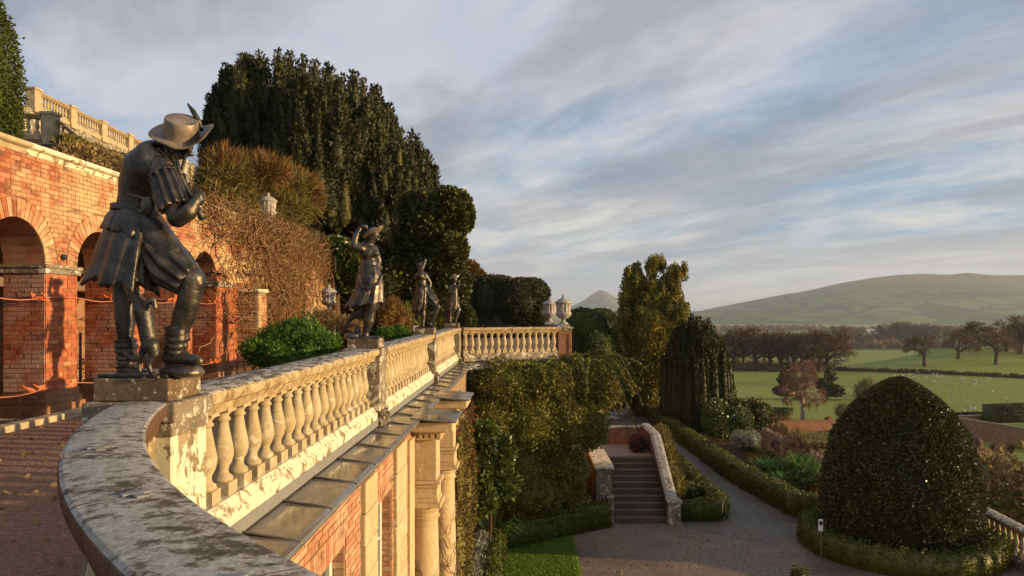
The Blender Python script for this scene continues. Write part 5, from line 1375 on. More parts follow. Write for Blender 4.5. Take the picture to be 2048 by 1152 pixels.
# clipped yew masses
def topiary(name, label, items, n, size, mat, base, **kw):
    r = thing(name, base, label, 'topiary')
    leafy('foliage', items, n, size, M[mat], r, jitter=.5, depth=.06, core=.93, **kw)
    mb = MB(); mb.tube([base, (base[0], base[1], base[2] + 1.2)], [.15, .1], 6); mb.build('trunk', M['bark'], r); return r
def pb(x, y, Y, rx, ry, rd): q = P(x, y, Y); return (tuple(q), (rx * Y / F, rd, ry * Y / F))
topiary('cloud_hedge', 'great dark cloud shaped yew hedge behind the far balustrade', [pb(930, 620, 46, 55, 62, 2.5), pb(985, 612, 46, 60, 60, 2.6), pb(1040, 612, 45, 55, 55, 2.6), pb(1068, 590, 45, 30, 32, 1.8), pb(1000, 580, 46, 40, 28, 2), pb(1075, 625, 44.5, 24, 36, 1.6), pb(1010, 660, 45, 95, 50, 2.2), pb(1048, 625, 43.8, 26, 26, 1.2), pb(935, 575, 46, 34, 24, 2)], 42000, .11, 'yew', (P(1000, 640, 45).x, 45, Z_TERR), lump_noise=.05)
topiary('cloud_hedge', 'stepped clipped yew mass between the urns and the golden cypress', [pb(1165, 665, 50, 44, 48, 2), pb(1200, 650, 52, 38, 32, 2), pb(1195, 700, 48, 34, 38, 1.6), pb(1150, 700, 50, 50, 60, 2.2), pb(1230, 700, 52, 44, 62, 2), pb(1180, 760, 49, 70, 60, 1.8), pb(1225, 770, 47, 44, 50, 1.6)], 30000, .11, 'yew_light', (P(1180, 700, 50).x, 50, Z_LOW), lump_noise=.05)
topiary('cone_yew', 'tall clipped cone of yew at the left edge above the arcade', [((-10.40, 13.0, 4.0), (1.28, 1.3, 2.4)), ((-10.38, 13.0, 3.2), (1.25, 1.3, 1.6)), ((-10.45, 13.0, 5.2), (.90, .95, 1.5))], 60000, .048, 'yew_light', (-10.05, 13.0, 2.4))
topiary('clipped_bush', 'small round clipped bush beside the flute player statue', [pb(932, 640, 30, 20, 28, .5), pb(928, 612, 30, 10, 12, .25)], 3500, .07, 'yew_light', (P(930, 640, 30).x, 30, Z_TERR))

# ------------------------------------------------------------------ conifers on the lower terrace
def irish_yew():
    Y0 = 44.0; c_ = P(1392, 855, Y0); z0 = Z_LOW
    r = thing('irish_yew', (c_.x, Y0, z0), 'dense dark upright Irish yew beside the golden cypress', 'tree'); items = []; rn = random.Random(3)
    for k in range(210):
        a = rn.uniform(0, 6.28); q = math.sqrt(rn.random()) * 1.95; h = 6.75 * (1 - .42 * (q / 1.95) ** 2.4) * rn.uniform(.90, 1.0)
        xx = c_.x + math.cos(a) * q; hs = 1 - .10 * max(0, math.cos(a)) * (q / 1.9)
        items.append(((xx, Y0 + math.sin(a) * q, z0 + .1), h * hs, rn.uniform(.36, .5), (math.cos(a) * .12, math.sin(a) * .12, 0)))
    plumes('crown', items, 170, .14, M['irish'], r, width=.25, up=1.6, jitter=.4)
    tree_trunk(r, (c_.x, Y0, z0 - .1), (c_.x, Y0, z0 + 3), .3, .15)
irish_yew()
def golden():
    Y0 = 49.0; r = thing('golden_cypress', (P(1305, 830, Y0).x, Y0, Z_LOW), 'tall golden cypress with drooping lobes and a ragged top', 'tree'); rn = random.Random(8); B = []
    for x, y, rx, ry in [(1262, 560, 16, 26), (1266, 545, 12, 16), (1304, 540, 9, 22), (1314, 528, 12, 10), (1350, 560, 12, 24), (1358, 545, 12, 12), (1268, 612, 20, 40), (1312, 596, 18, 46), (1350, 606, 17, 40), (1288, 612, 22, 32), (1332, 606, 22, 30), (1284, 570, 9, 16), (1336, 566, 9, 14), (1262, 660, 18, 40), (1300, 660, 40, 60), (1340, 650, 30, 50), (1355, 630, 20, 36), (1280, 720, 32, 56), (1310, 740, 34, 60), (1270, 780, 24, 46), (1300, 800, 30, 46), (1250, 640, 12, 30), (1250, 600, 10, 30)]:
        B.append(pb(x, y, Y0 + rn.uniform(-.5, .5), rx, ry, rx * Y0 / F * 1.0))
    base_ = list(B)
    for c0, r0 in base_:                      # drooping tassels
        for k in range(5):
            a = rn.uniform(3.3, 6.1) if rn.random() < .75 else rn.uniform(0, 6.28); e = rn.uniform(-.5, .9)
            B.append(((c0[0] + math.cos(a) * r0[0] * .9, c0[1] + math.sin(a) * r0[1] * .9, c0[2] + e * r0[2] * .8), (.20 * rn.uniform(.8, 1.4), .20, .46 * rn.uniform(.7, 1.3))))
    leafy('crown', B, 34000, .17, M['gold'], r, core=.74, width=.28, jitter=.5, up=-.9, depth=.4)
    tree_trunk(r, (P(1305, 830, Y0).x, Y0, Z_LOW - .1), (P(1305, 600, Y0).x, Y0, 0.5), .3, .12)
golden()

# ------------------------------------------------------------------ the big olive shrub on the return wall
def ceanothus():
    r = thing('wall_shrub', (0.2, 21.6, Z_LOW), 'huge small leaved olive shrub spilling over the far terrace wall', 'shrub'); B = []
    for x, y, rx, ry, Y in [(1010, 770, 62, 46, 21.4), (1085, 760, 70, 42, 22.2), (1155, 768, 60, 50, 23.0), (985, 840, 48, 62, 21.0), (1050, 840, 75, 70, 21.3), (1130, 840, 72, 70, 22.4), (1180, 835, 40, 60, 22.9), (1035, 930, 72, 70, 21.2), (1110, 930, 62, 70, 22.2), (1060, 985, 80, 55, 21.6), (1130, 985, 44, 46, 22.6), (1165, 740, 40, 26, 23.3), (1200, 780, 34, 36, 23.4)]:
        q = P(x, y, Y); Yw = 22.25 + (q.x + 1.8) * .497 - (.45 if y > 920 else .60); B.append(pb(x, y, Yw, rx, ry, .72 if y > 920 else .90))
    p, d = blob_surface(B, 60000, depth=.34); w_ = np.sin(p[:, 0] * 3.1) * np.sin(p[:, 2] * 3.7 + p[:, 1]) + np.sin(p[:, 0] * 8.3 + 1) * np.sin(p[:, 2] * 7.1 + p[:, 1] * 5); p = p + d * (w_ * .11)[:, None]
    arr = [leaf_arrays(p, d, .085, .36, .9, 0.0)]
    rn = random.Random(2); mbw = MB()
    for k in range(46):                       # arching sprays
        edge = rn.random() < .8
        s0 = P(rn.uniform(1165, 1215) if edge else rn.uniform(975, 1190), rn.uniform(705, 800) if edge else rn.uniform(722, 760), rn.uniform(22.5, 23.2) if edge else 21.9)
        dx = rn.uniform(.5, 1.3) if edge else rn.uniform(-.2, .5); dn = rn.uniform(.3, 1.4)
        pts = [s0 + Vector((dx * t, -.5 * t if not edge else -.25 * t, .32 * math.sin(t * 2.6) - dn * t * t)) for t in np.linspace(0, 1, 12)]
        mbw.tube(pts, [.008] * 12, 3)
        q = np.array([list(pts[i].lerp(pts[min(i + 1, 11)], rn.random())) for i in range(12) for _ in range(11)]); arr.append(leaf_arrays(q, RNG.normal(0, 1, q.shape), .055, .38, .6, -.3))
    for c0, r0 in B: arr.append(ell_mesh(c0, [q * .74 for q in r0]))
    V, Fc = join_arrays(arr); linkmesh('foliage', np_mesh('foliage', V, Fc), M['ceano'], r)
    mbw.build('sprays', M['bark'], r)
    mb = MB()
    for k in range(16):
        a = P(rn.uniform(1010, 1160), rn.uniform(985, 1030), 22.2); a.y = 22.25 + (a.x + 1.8) * .497 - .5; a.z = Z_LOW; b = a + Vector((rn.uniform(-.4, .4), rn.uniform(-.2, .2), rn.uniform(1.2, 2.2)))
        mb.tube([a, a.lerp(b, .5) + Vector((rn.uniform(-.1, .1), 0, 0)), b], [.022, .016, .01], 5)
    mb.build('stems', M['bark'], r)
ceanothus()
evg = thing('magnolia_shrub', (-1.0, 20.4, Z_LOW), 'broad leaved green shrub trained against the wall beside the columns', 'shrub')
leafy('foliage', [pb(970, 880, 19.6, 26, 36, .35), pb(990, 930, 19.8, 30, 34, .4), pb(1010, 965, 19.8, 28, 30, .35), pb(960, 950, 19.4, 22, 40, .35), pb(965, 1000, 19.2, 26, 30, .35), pb(1010, 900, 19.8, 16, 26, .3)], 3000, .17, M['laurel'], evg, core=.6, depth=.5, width=.3, jitter=.8)
tree_trunk(evg, (-1.05, 19.8, Z_LOW), (-.9, 19.8, -4.4), .05, .02, limbs=3, spread=.6)
crp = thing('red_creeper', (-1.5, 18.5, Z_LOW), 'red and russet autumn creeper on the wall beside the second column', 'climber')
p = np.stack([RNG.normal(-1.42, .08, 500), np.concatenate([RNG.normal(17.6, .5, 200), RNG.normal(19.8, .4, 300)]), np.concatenate([RNG.normal(-3.4, .5, 200), RNG.normal(-4.2, .6, 300)])], 1)
leaves('leaves', p, np.tile([.8, -.6, 0], (500, 1)), .10, M['red'], crp, jitter=.6, up=-.3)
leafy('green_leaves', [((-1.45, 16.2, -3.4), (.22, .5, 1.6)), ((-1.4, 17.6, -4.2), (.25, .6, 1.6)), ((-1.45, 16.0, -5.2), (.3, .6, 1.5))], 5000, .06, M['olive_twig'], crp, core=.5, depth=.4)
mb = MB()
for k in range(14):
    y = 16.5 + k * .28; mb.tube([(-1.42, y, Z_LOW), (-1.36, y + .1, -4.5), (-1.40, y - .05, -2.4)], [.02, .012, .006], 4)
mb.build('stems', M['bark'], crp)
# grey leaved plants and strap leaves in the wall border
gp = thing('grey_leaved_plant', (-1.25, 19.0, Z_LOW), 'silvery grey leaved plant at the foot of the wall behind the short hedge', 'plant')
leafy('foliage', [((-1.22, 19.2, Z_LOW + .55), (.28, .5, .35)), ((-1.2, 18.2, Z_LOW + .5), (.28, .5, .4)), ((-1.22, 17.3, Z_LOW + .5), (.28, .5, .4)), ((-1.15, 20.0, Z_LOW + .6), (.25, .4, .3))], 3200, .10, M['grey_leaf'], gp, core=.6, depth=.5, width=.15, up=.6)
mb = MB(); mb.tube([(-1.22, 18.6, Z_LOW - .02), (-1.2, 18.6, Z_LOW + .5)], [.03, .02], 5); mb.build('stem', M['bark'], gp)
def strap_clump(label, c, n, h, mat, spread=.5, name='strap_leaf_plant'):
    r = thing(name, c, label, 'plant'); mb = MB()
    for k in range(n):
        a = random.uniform(0, 6.28); q = random.random() * spread * .5; b = Vector(c) + Vector((math.cos(a) * q, math.sin(a) * q, 0)); hh = h * random.uniform(.6, 1.1); o = Vector((math.cos(a), math.sin(a), 0)); s = Vector((-o.y, o.x, 0)) * .022
        pts = [b, b + o * spread * .18 + Vector((0, 0, hh * .6)), b + o * spread * .5 + Vector((0, 0, hh)), b + o * spread * .9 + Vector((0, 0, hh * .8))]
        vs = []
        for i, p_ in enumerate(pts): w_ = (1, 1.2, .8, .05)[i]; vs += [p_ - s * w_, p_ + s * w_]
        mb.add(vs, [(0, 1, 3, 2), (2, 3, 5, 4), (4, 5, 7, 6)])
    mb.build('leaves', M[mat], r); return r
strap_clump('arching strap leaved plant above the end of the curved hedge', (-.95, 20.9, Z_LOW + .1), 26, 1.0, 'fern', .8)

# ------------------------------------------------------------------ upper terrace planting
gb = thing('green_shrub', (-4.6, 14.2, Z_TERR), 'bright green feathery shrub between the arcade and the balustrade', 'shrub')
p_b = [pb(560, 700, 14.0, 44, 40, .55), pb(620, 695, 14.2, 44, 44, .55), pb(600, 672, 14.3, 34, 24, .45), pb(650, 705, 14.2, 28, 30, .45), pb(530, 712, 13.8, 34, 26, .45), pb(585, 720, 13.8, 60, 34, .5)]
p_b += [(tuple(Vector(c0) + Vector((random.uniform(-1, 1) * r0[0], -r0[1] * random.uniform(.2, 1), random.uniform(-.2, 1) * r0[2])) * .85), (.15, .15, .17)) for c0, r0 in list(p_b) for _ in range(6)]
leafy('foliage', p_b, 24000, .07, M['bright'], gb, core=.66, depth=.6, width=.16, up=.5, jitter=.9, lump_noise=.06)
tree_trunk(gb, (-4.5, 14.1, Z_TERR - .05), (-4.5, 14.1, -.9), .06, .03, limbs=5, spread=.5)
sheet('planting_bed', [(-6.5, 12.4), (-3.8, 12.4), (-3.4, 27), (-6.5, 27)], Z_TERR + .006, M['soil'])
def low_shrub(label, Y, items, n, size, mat, name='shrub', **kw):
    q = P(items[0][0], items[0][1], Y); r = thing(name, (q.x, Y, Z_TERR), label, 'shrub')
    leafy('foliage', [pb(x, y, Y + dy, rx, ry, (rx + ry) / 2 * Y / F) for x, y, rx, ry, dy in items], n, size, M[mat], r, **kw)
    mb = MB(); mb.tube([(q.x, Y, Z_TERR - .05), (q.x, Y, q.z)], [.05, .02], 5); mb.build('stem', M['bark'], r); return r
low_shrub('rusty brown shrub catching the sun behind the second statue', 24.0, [(785, 620, 18, 28, 0), (800, 645, 22, 26, .2), (770, 640, 14, 26, -.2)], 2600, .10, 'rust', core=.5, depth=.5, width=.14, up=.4)
low_shrub('grey green low shrub at the feet of the second statue', 21.0, [(775, 672, 22, 18, 0), (800, 668, 18, 18, .2)], 2200, .07, 'bright', core=.6, depth=.4, width=.2)
low_shrub('olive feathery shrub between the second and third statues', 25.0, [(815, 640, 20, 34, 0), (806, 660, 26, 24, -.3), (828, 655, 16, 28, .3)], 3600, .08, 'ceano', core=.6, depth=.45, width=.16, up=.5)
low_shrub('yellowish conifer bush between the third statue and the clipped bush', 28.0, [(885, 625, 22, 34, 0), (895, 600, 16, 26, .2), (872, 650, 18, 24, 0)], 3600, .10, 'box', core=.6, depth=.4, width=.2)
low_shrub('yellow brown grasses under the bare climber by the garden wall', 22.0, [(655, 640, 24, 18, 0), (690, 650, 24, 18, .2), (715, 660, 18, 14, 0)], 2400, .12, 'dry', core=.4, depth=.6, width=.07, up=1.0)
evergreen('russet_tree', 'small russet leaved tree above the cloud hedge', 60.0, [(938, 545, 20, 22, 0), (955, 555, 14, 14, 0), (925, 535, 14, 18, 0)], 1800, .35, 'rust', depth=.5, core=.5, width=.25)
# ferns behind the arches
for i, (y, x, h) in enumerate(((13.6, -8.0, 1.5), (15.6, -8.0, 1.3))):
    r = thing('fern', (x, y, Z_TERR), ('tall fern hanging in the second arch of the arcade', 'fern in the shade of the third arch')[i], 'fern'); mb = MB()
    for k in range(26):
        a = random.uniform(0, 6.28); o = Vector((math.cos(a), math.sin(a), 0)); L_ = random.uniform(.5, .9); b = Vector((x, y, Z_TERR + random.uniform(.0, h)))
        pts = [b + o * L_ * t + Vector((0, 0, .55 * t - .75 * t * t)) for t in np.linspace(0, 1, 9)]
        for j in range(8):
            m_ = pts[j]; s = Vector((-o.y, o.x, 0)); wd = .16 * math.sin(math.pi * (j + .7) / 9)
            for sg in (-1, 1): e_ = m_ + s * sg * wd + o * .05 + Vector((0, 0, -.03)); mb.add([m_, m_ + o * .03, e_ + o * .012, e_], [(0, 1, 2, 3)])
    mb.build('fronds', M['fern'], r)
    mb = MB(); mb.tube([(x, y, Z_TERR), (x, y, Z_TERR + h)], [.06, .05], 6); mb.build('stem', M['bark'], r)

# ------------------------------------------------------------------ bare climber over the end of the arcade
def climber():
    r = thing('bare_climber', (X_ARC + .3, 19.6, Z_TERR), 'leafless tangled wisteria covering the end of the brick arcade', 'climber'); rn = random.Random(5)
    mb = MB()
    for k in range(4):
        y = 19.2 + k * .35; pts = [(X_ARC + .35, y, Z_TERR - .03)]; yy = y; zz = Z_TERR
        for j in range(9): zz += .42; yy += rn.uniform(-.28, .24); pts.append((X_ARC + .10 + rn.uniform(0, .16), yy, zz))
        mb.tube(pts, [.065 - .005 * j for j in range(10)], 7)
    mb.build('trunk', M['vine'], r, True)
    mb = MB()
    for k in range(640):
        if rn.random() < .62: y = rn.gauss(20.3, 1.9); z = rn.uniform(-.9, 2.3)
        else: y = rn.uniform(15.8, 26.0); z = 2.1 - max(0, (y - 22.6) * .22) + rn.uniform(-.5, .35)
        if y > 22.6 and z > 2.2 - (y - 22.6) * .2: z = 2.2 - (y - 22.6) * .22
        y = max(15.6, min(27.2, y)); x = X_ARC + rn.uniform(.03, .35)
        a = rn.uniform(0, 6.28); n = rn.randint(9, 17); rad = rn.choice([.007, .009, .012, .016, .022, .028]); pts = []
        out = rn.uniform(0, .05)
        for j in range(n):
            pts.append((x, y, z)); a += rn.gauss(0, .42); st = .11
            y += math.cos(a) * st; z += math.sin(a) * st * .8 - .012; x = min(X_ARC + .95, max(X_ARC + .03, x + rn.gauss(out * .4, .03)))
            if z > 2.45: a = -abs(a)
        mb.tube(pts, [rad * (1 - .7 * j / n) for j in range(n)], 4, cap=False)
    tag(mb.build('tangled_stems', M['vine'], r, True), kind='stuff')
    # twiggy spill over the coping
    n = 5200; y = RNG.uniform(15.2, 26.5, n); zt = np.where(y < 22.6, 2.3, 2.3 - (y - 22.6) * .22)
    p = np.stack([X_ARC + RNG.uniform(-.4, .35, n), y, zt + RNG.normal(-.1, .30, n)], 1)
    q = np.stack([X_ARC + RNG.uniform(.05, .55, 4200), RNG.normal(20.6, 1.9, 4200).clip(16.5, 27), RNG.uniform(-.8, 2.2, 4200)], 1)
    p = np.concatenate([p, q]); d = RNG.normal(0, 1, p.shape)
    leaves('fine_twigs', p[::2], d[::2], .30, M['dry'], r, width=.024, jitter=.3, up=-.15)
    leaves('red_twigs', p[1::2], d[1::2], .30, M['rust'], r, width=.024, jitter=.3, up=-.15)
climber()
# rusty shrub above the arcade, dry shrubs on the bank
def twiggy(name, label, blobs, n, size, mat, base, width=.05, up=.7, core=.5, cat='shrub', jitter=.5):
    r = thing(name, base, label, cat); leafy('twigs', blobs, n, size, M[mat], r, core=core, depth=.55, width=width, up=up, jitter=jitter)
    if n > 9000:
        q, qd = blob_surface(blobs, 2600, depth=.1); leaves('stray_twigs', q, qd, .42, M[mat], r, width=.022, jitter=.6, up=.7)
    mb = MB()
    for k in range(8): mb.tube([base, (base[0] + random.uniform(-.5, .5), base[1] + random.uniform(-.5, .5), base[2] + 1.3)], [.03, .01], 4)
    mb.build('stems', M['bark'], r); return r
twiggy('rusty_shrub', 'rusty twiggy shrub above the arcade in front of the yew', [pb(455, 365, 21, 55, 42, 1.0), pb(500, 375, 22, 60, 52, 1.0), pb(560, 385, 23, 60, 44, 1.0), pb(605, 405, 24, 40, 34, .8), pb(430, 395, 21, 40, 40, .8), pb(480, 420, 21.5, 60, 40, .9), pb(560, 425, 22.5, 60, 34, .9)], 46000, .15, 'olive_twig', (-8.3, 22, 2.3), width=.07, core=.6, up=.35, jitter=1.0)
twiggy('rusty_shrub', 'red tipped twigs standing up from the rusty shrub above the arcade', [pb(450, 345, 20.8, 30, 34, .5), pb(600, 385, 23.5, 34, 30, .5), pb(520, 345, 21.5, 50, 20, .5)], 12000, .17, 'rust', (-8.4, 21, 2.3), width=.06, up=.5, core=0, jitter=1.0)
twiggy('dry_shrub', 'dry pale brown shrub on the bank left of the piper statue', [pb(165, 322, 20, 34, 26, 1.0), pb(205, 332, 20.5, 34, 28, 1.0), pb(150, 345, 19.5, 40, 26, .9), pb(190, 322, 21.5, 30, 18, .9)], 7000, .13, 'dry', (-12.3, 20, 3.0), width=.25, up=.3, core=.8)
twiggy('dry_shrub', 'dry brown shrub on the bank just behind the piper statue shoulder', [pb(240, 345, 21.5, 36, 26, 1.1), pb(275, 360, 22, 36, 28, 1.1), pb(255, 336, 23, 34, 18, 1.0), pb(300, 375, 22.5, 40, 34, 1.0)], 7000, .13, 'dry', (-11.6, 22, 2.9), width=.25, up=.3, core=.8)
twiggy('bank_shrub', 'olive shrub against the foot of the upper balustrade', [pb(150, 300, 26, 20, 22, 1.0), pb(178, 312, 27, 28, 20, 1.2), pb(215, 326, 28, 30, 18, 1.3), pb(250, 338, 29, 34, 20, 1.4)], 5200, .20, 'olive_twig', (-15.5, 28, 4.5), width=.2, core=.8)
# thorny stems on the columns
for i, yc in enumerate((11.52, 14.22)):
    r = thing('thorny_stems', (-1.4, yc, Z_LOW), ('bare thorny stems across the nearer column', 'bare thorny stems across the farther column')[i], 'climber'); mb = MB(); rn = random.Random(30 + i)
    for k in range(16):
        a = rn.uniform(-1.9, .6); z = rn.uniform(-5.4, -3.9) ; pts = []; da = rn.choice([-1, 1]) * rn.uniform(.10, .22)
        for j in range(9): pts.append((-1.56 + .262 * math.cos(a) + rn.uniform(0, .03), yc + .262 * math.sin(a), z)); a += da; z += rn.uniform(.0, .13)
        mb.tube(pts, .007, 4)
    mb.build('stems', M['bark'], r)
# ------------------------------------------------------------------ garden steps
stp = thing('garden_steps', (3.8, 24.1, Z_LOW), 'flight of dark stone steps rising to a pale landing beside the olive shrub', 'steps')
X0, X1, SY, RISE, RUN, NS = 2.88, 4.68, 24.15, .155, .32, 10
for k in range(NS):
    mb = MB(); y = SY + k * RUN; z = Z_LOW + (k + 1) * RISE
    mb.box2((X0, y - .025, z - .05), (X1, y + RUN - .004, z)); mb.box2((X0, y, z - RISE + .004), (X1, y + RUN - .006, z - .05)); mb.build('tread', M['step'], stp, bevel=.012, seg=2)
ZT = Z_LOW + NS * RISE; LY = SY + NS * RUN
mb = MB(); mb.box2((X0 - .6, LY, Z_LOW), (X1 + .1, LY + 2.4, ZT - .002)); mb.build('landing', M['slab'], stp, bevel=.01)
mb = MB(); mb.box2((X0 - .6, LY + 2.4, Z_LOW), (X1 + .25, LY + 2.75, ZT + .62)); mb.build('back_wall', M['brick_tex'], stp)
mb = MB(); mb.box2((X0 - .62, LY + 2.36, ZT + .62), (X1 + .27, LY + 2.8, ZT + .70)); mb.build('coping_stone', M['stone_grey'], stp, bevel=.01)
# right flank: sloping wall with lichened coping and a square foot pier
mb = MB(); ya, yb = SY + .1, LY + 2.5
mb.add([(X1 + .02, ya, Z_LOW), (X1 + .02, yb, Z_LOW), (X1 + .02, yb, ZT + .72), (X1 + .02, LY, ZT + .70), (X1 + .02, ya, Z_LOW + .62), (X1 + .30, ya, Z_LOW), (X1 + .30, yb, Z_LOW), (X1 + .30, yb, ZT + .72), (X1 + .30, LY, ZT + .70), (X1 + .30, ya, Z_LOW + .62)],
       [(0, 1, 2, 3, 4), (5, 9, 8, 7, 6), (0, 4, 9, 5), (1, 6, 7, 2), (4, 3, 8, 9), (3, 2, 7, 8), (0, 5, 6, 1)]); mb.build('flank_wall', M['step'], stp)
for k in range(5):
    t0, t1 = k / 5, (k + 1) / 5; a = (X1 + .16, ya + .1 + (LY - ya) * t0, Z_LOW + .64 + (ZT + .08 - Z_LOW) * t0); b = (X1 + .16, ya + .095 + (LY - ya) * t1, Z_LOW + .64 + (ZT + .08 - Z_LOW) * t1)
    mb = MB(); mb.sweep([a, b], [(-.19, -.02), (.19, -.02), (.19, .04), (.10, .085), (-.10, .085), (-.19, .04)]); mb.build('coping_stone', M['coping'], stp)
mb = MB(); mb.sweep([(X1 + .16, LY + .1, ZT + .73), (X1 + .16, yb, ZT + .74)], [(-.19, -.02), (.19, -.02), (.19, .04), (.10, .085), (-.10, .085), (-.19, .04)]); mb.build('coping_stone', M['coping'], stp)
mb = MB(); mb.box2((X1 - .04, SY - .28, Z_LOW), (X1 + .36, SY + .12, Z_LOW + .68)); mb.box2((X1 - .07, SY - .31, Z_LOW), (X1 + .39, SY + .15, Z_LOW + .10)); mb.box2((X1 - .08, SY - .32, Z_LOW + .68), (X1 + .40, SY + .16, Z_LOW + .76)); mb.build('foot_pier', M['stone_grey'], stp, bevel=.012, seg=2)
# left flank
mb = MB(); mb.box2((X0 - .55, SY + .1, Z_LOW), (X0 - .02, LY + 2.4, Z_LOW + 1.72)); mb.build('flank_wall', M['step'], stp)
lay_bricks(brick_courses((X0 - .55, SY + .095), (1, 0), (0, -1), .52, Z_LOW + .05, Z_LOW + 1.7), M['stone_grey'], stp, 0)
mb = MB(); mb.box2((X0 - .6, SY + .04, Z_LOW + 1.72), (X0 + .03, LY + 1.2, Z_LOW + 1.82)); mb.build('coping_stone', M['stone_pale'], stp, bevel=.015)
mb = MB(); mb.box2((X0 - .20, SY - .2, Z_LOW), (X0 - .01, SY + .08, Z_LOW + .78)); mb.lathe([(.0, 0), (.13, .02), (.14, .06), (.1, .12), (0, .14)], (X0 - .1, SY - .06, Z_LOW + .77), 10); mb.build('foot_pier', M['stone_grey'], stp, bevel=.01)
low_shrub_root = thing('step_shrub', (5.35, 26.5, Z_LOW), 'feathery brown green shrub against the sloping wall right of the steps', 'shrub')
leafy('foliage', [((5.3, 26.2, -6.1), (.35, .9, .6)), ((5.3, 27.6, -5.6), (.35, .9, .8)), ((5.4, 29.2, -5.2), (.4, .9, .7))], 4200, .10, M['olive_twig'], low_shrub_root, core=.55, depth=.5, width=.14, up=.6)
mb = MB(); mb.tube([(5.3, 26.5, Z_LOW), (5.3, 26.8, -5.8)], [.03, .02], 5); mb.build('stem', M['bark'], low_shrub_root)
pl = thing('purple_shrub', (4.3, 28.2, ZT), 'dark purple leaved shrub in the corner of the landing', 'shrub')
leafy('foliage', [((4.3, 28.2, ZT + .3), (.3, .35, .35))], 900, .08, M['mauve'], pl, core=.7); mb = MB(); mb.tube([(4.3, 28.2, ZT), (4.3, 28.2, ZT + .3)], [.02, .01], 5); mb.build('stem', M['bark'], pl)

# ------------------------------------------------------------------ balustrade on the right of the court
rbal = thing('court_balustrade', (13.5, 21, Z_LOW), 'stone balustrade at the right edge of the court behind the holly dome', 'balustrade')
straight_balustrade(rbal, (13.15, 17.2, Z_LOW + 1.55), (13.98, 25.2, Z_LOW + 1.55), 27, me=BAL, stones=7, rail_mat='rail', plinth_mat='stone_grey')
# small white sign in the round hedge
sg = thing('plant_sign', (8.95, 20.3, Z_LOW), 'small white notice on a stake in the round hedge', 'sign')
q = P(1641, 1050, 20.35)
mb = MB(); mb.tube([(q.x + .02, 20.36, Z_LOW), (q.x + .02, 20.36, q.z)], .014, 6); mb.build('stake', M['wood'], sg)
mb = MB(); mb.box((q.x, 20.34, q.z), (.13, .012, .33)); bd = mb.build('board', M['white'], sg, bevel=.004)
mb = MB(); mb.box((q.x + .005, 20.331, q.z + .05), (.09, .006, .10), m=Matrix.Rotation(.12, 3, 'Y')); mb.box((q.x - .01, 20.331, q.z + .105), (.05, .006, .03)); mb.build('printed_picture', M['black'], bd)
lb = thing('white_label_board', (-3.0, 16.6, -0.5), 'small white board left of the third statue plinth', 'sign')
q = P(832, 657, 16.9); mb = MB(); mb.box((q.x, 16.9, q.z), (.12, .01, .13)); mb.build('board', M['white'], lb); mb = MB(); mb.tube([(q.x, 16.91, Z_TERR), (q.x, 16.91, q.z)], .012, 6); mb.build('stake', M['wood'], lb)

# ------------------------------------------------------------------ barrier tape in the arches
for z, lab in ((0.20, 'upper orange barrier rope knotted across the arches'), (-1.10, 'lower orange barrier rope knotted across the arches')):
    r = thing('barrier_rope', (X_ARC, 12, z), lab, 'rope'); pts = []
    for i in range(61):
        y = 6.9 + i * .175; sag = 0
        for a, b in ARCHES:
            if a < y < b: sag = -.05 * math.sin(math.pi * (y - a) / (b - a))
        pts.append((X_ARC + .035, y, z + sag))
    mb = MB(); mb.tube(pts, .007, 5); mb.build('rope', M['rope'], r, True)
    for p in PIERS[1:]:
        for dy in (-.13, -.35):
            mb = MB(); rn = random.Random(int(p * 10 + z * 7))
            for k in range(5 if dy > -.3 else 2):
                a = [rn.uniform(-.06, .06) for _ in range(6)]
                mb.tube([(X_ARC + .04, p + dy, z), (X_ARC + .06 + a[0], p + dy + a[1] * 1.6, z + a[2]), (X_ARC + .05 + a[3], p + dy + a[4] * 2.6, z + a[5] * 1.3)], [.016, .016, .006], 4)
            mb.build('knot', M['tape'], r)

# ------------------------------------------------------------------ castle terrace balustrades on the bank
ub = thing('upper_balustrade', (-24.8, 46, 9.5), 'weathered balustrade of the top terrace on the skyline at the left', 'balustrade')
UA, UB = Vector((-24.45, 36.8, 11.51)), Vector((-25.4, 56.0, 11.51)); nsec = 6
for k in range(nsec):
    a = UA.lerp(UB, k / nsec); b = UA.lerp(UB, (k + 1) / nsec); dv = (b - a).normalized() * .28
    straight_balustrade(ub, a + dv, b - dv, 10, me=BAL, stones=1, rail_mat='rail', plinth_mat='stone')
for k in range(nsec + 1):
    p = UA.lerp(UB, k / nsec); mb = MB(); mb.box((p.x, p.y, 10.42), (.5, .5, 1.1)); mb.box((p.x, p.y, 11.02), (.62, .62, .12)); mb.box((p.x, p.y, 9.95), (.6, .6, .2)); mb.build('pier', M['stone'], ub, bevel=.015)
mb = MB(); mb.prism([(UA.x + .25, UA.y - 3), (UB.x + .25, UB.y), (UB.x - 1.5, UB.y), (UA.x - 1.5, UA.y - 3)], 6.0, 9.98); mb.build('retaining_wall', M['stone_grey'], ub)
sb = thing('stair_balustrade', (-19.3, 30, 6.0), 'balustrade of the stair landing below the top terrace beside the clipped cone', 'balustrade')
straight_balustrade(sb, (-23.5, 29.0, 8.46), (-19.6, 30.0, 8.46), 13, stones=2, rail_mat='rail', plinth_mat='stone')
mb = MB(); mb.box((-19.3, 30.1, 7.35), (.5, .5, 1.2)); mb.box((-19.3, 30.1, 8.0), (.6, .6, .12)); mb.build('pier', M['stone'], sb, bevel=.015)
straight_balustrade(sb, (-19.0, 30.2, 8.3), (-17.5, 30.6, 6.9), 6, stones=1, rail_mat='rail', plinth_mat='stone')
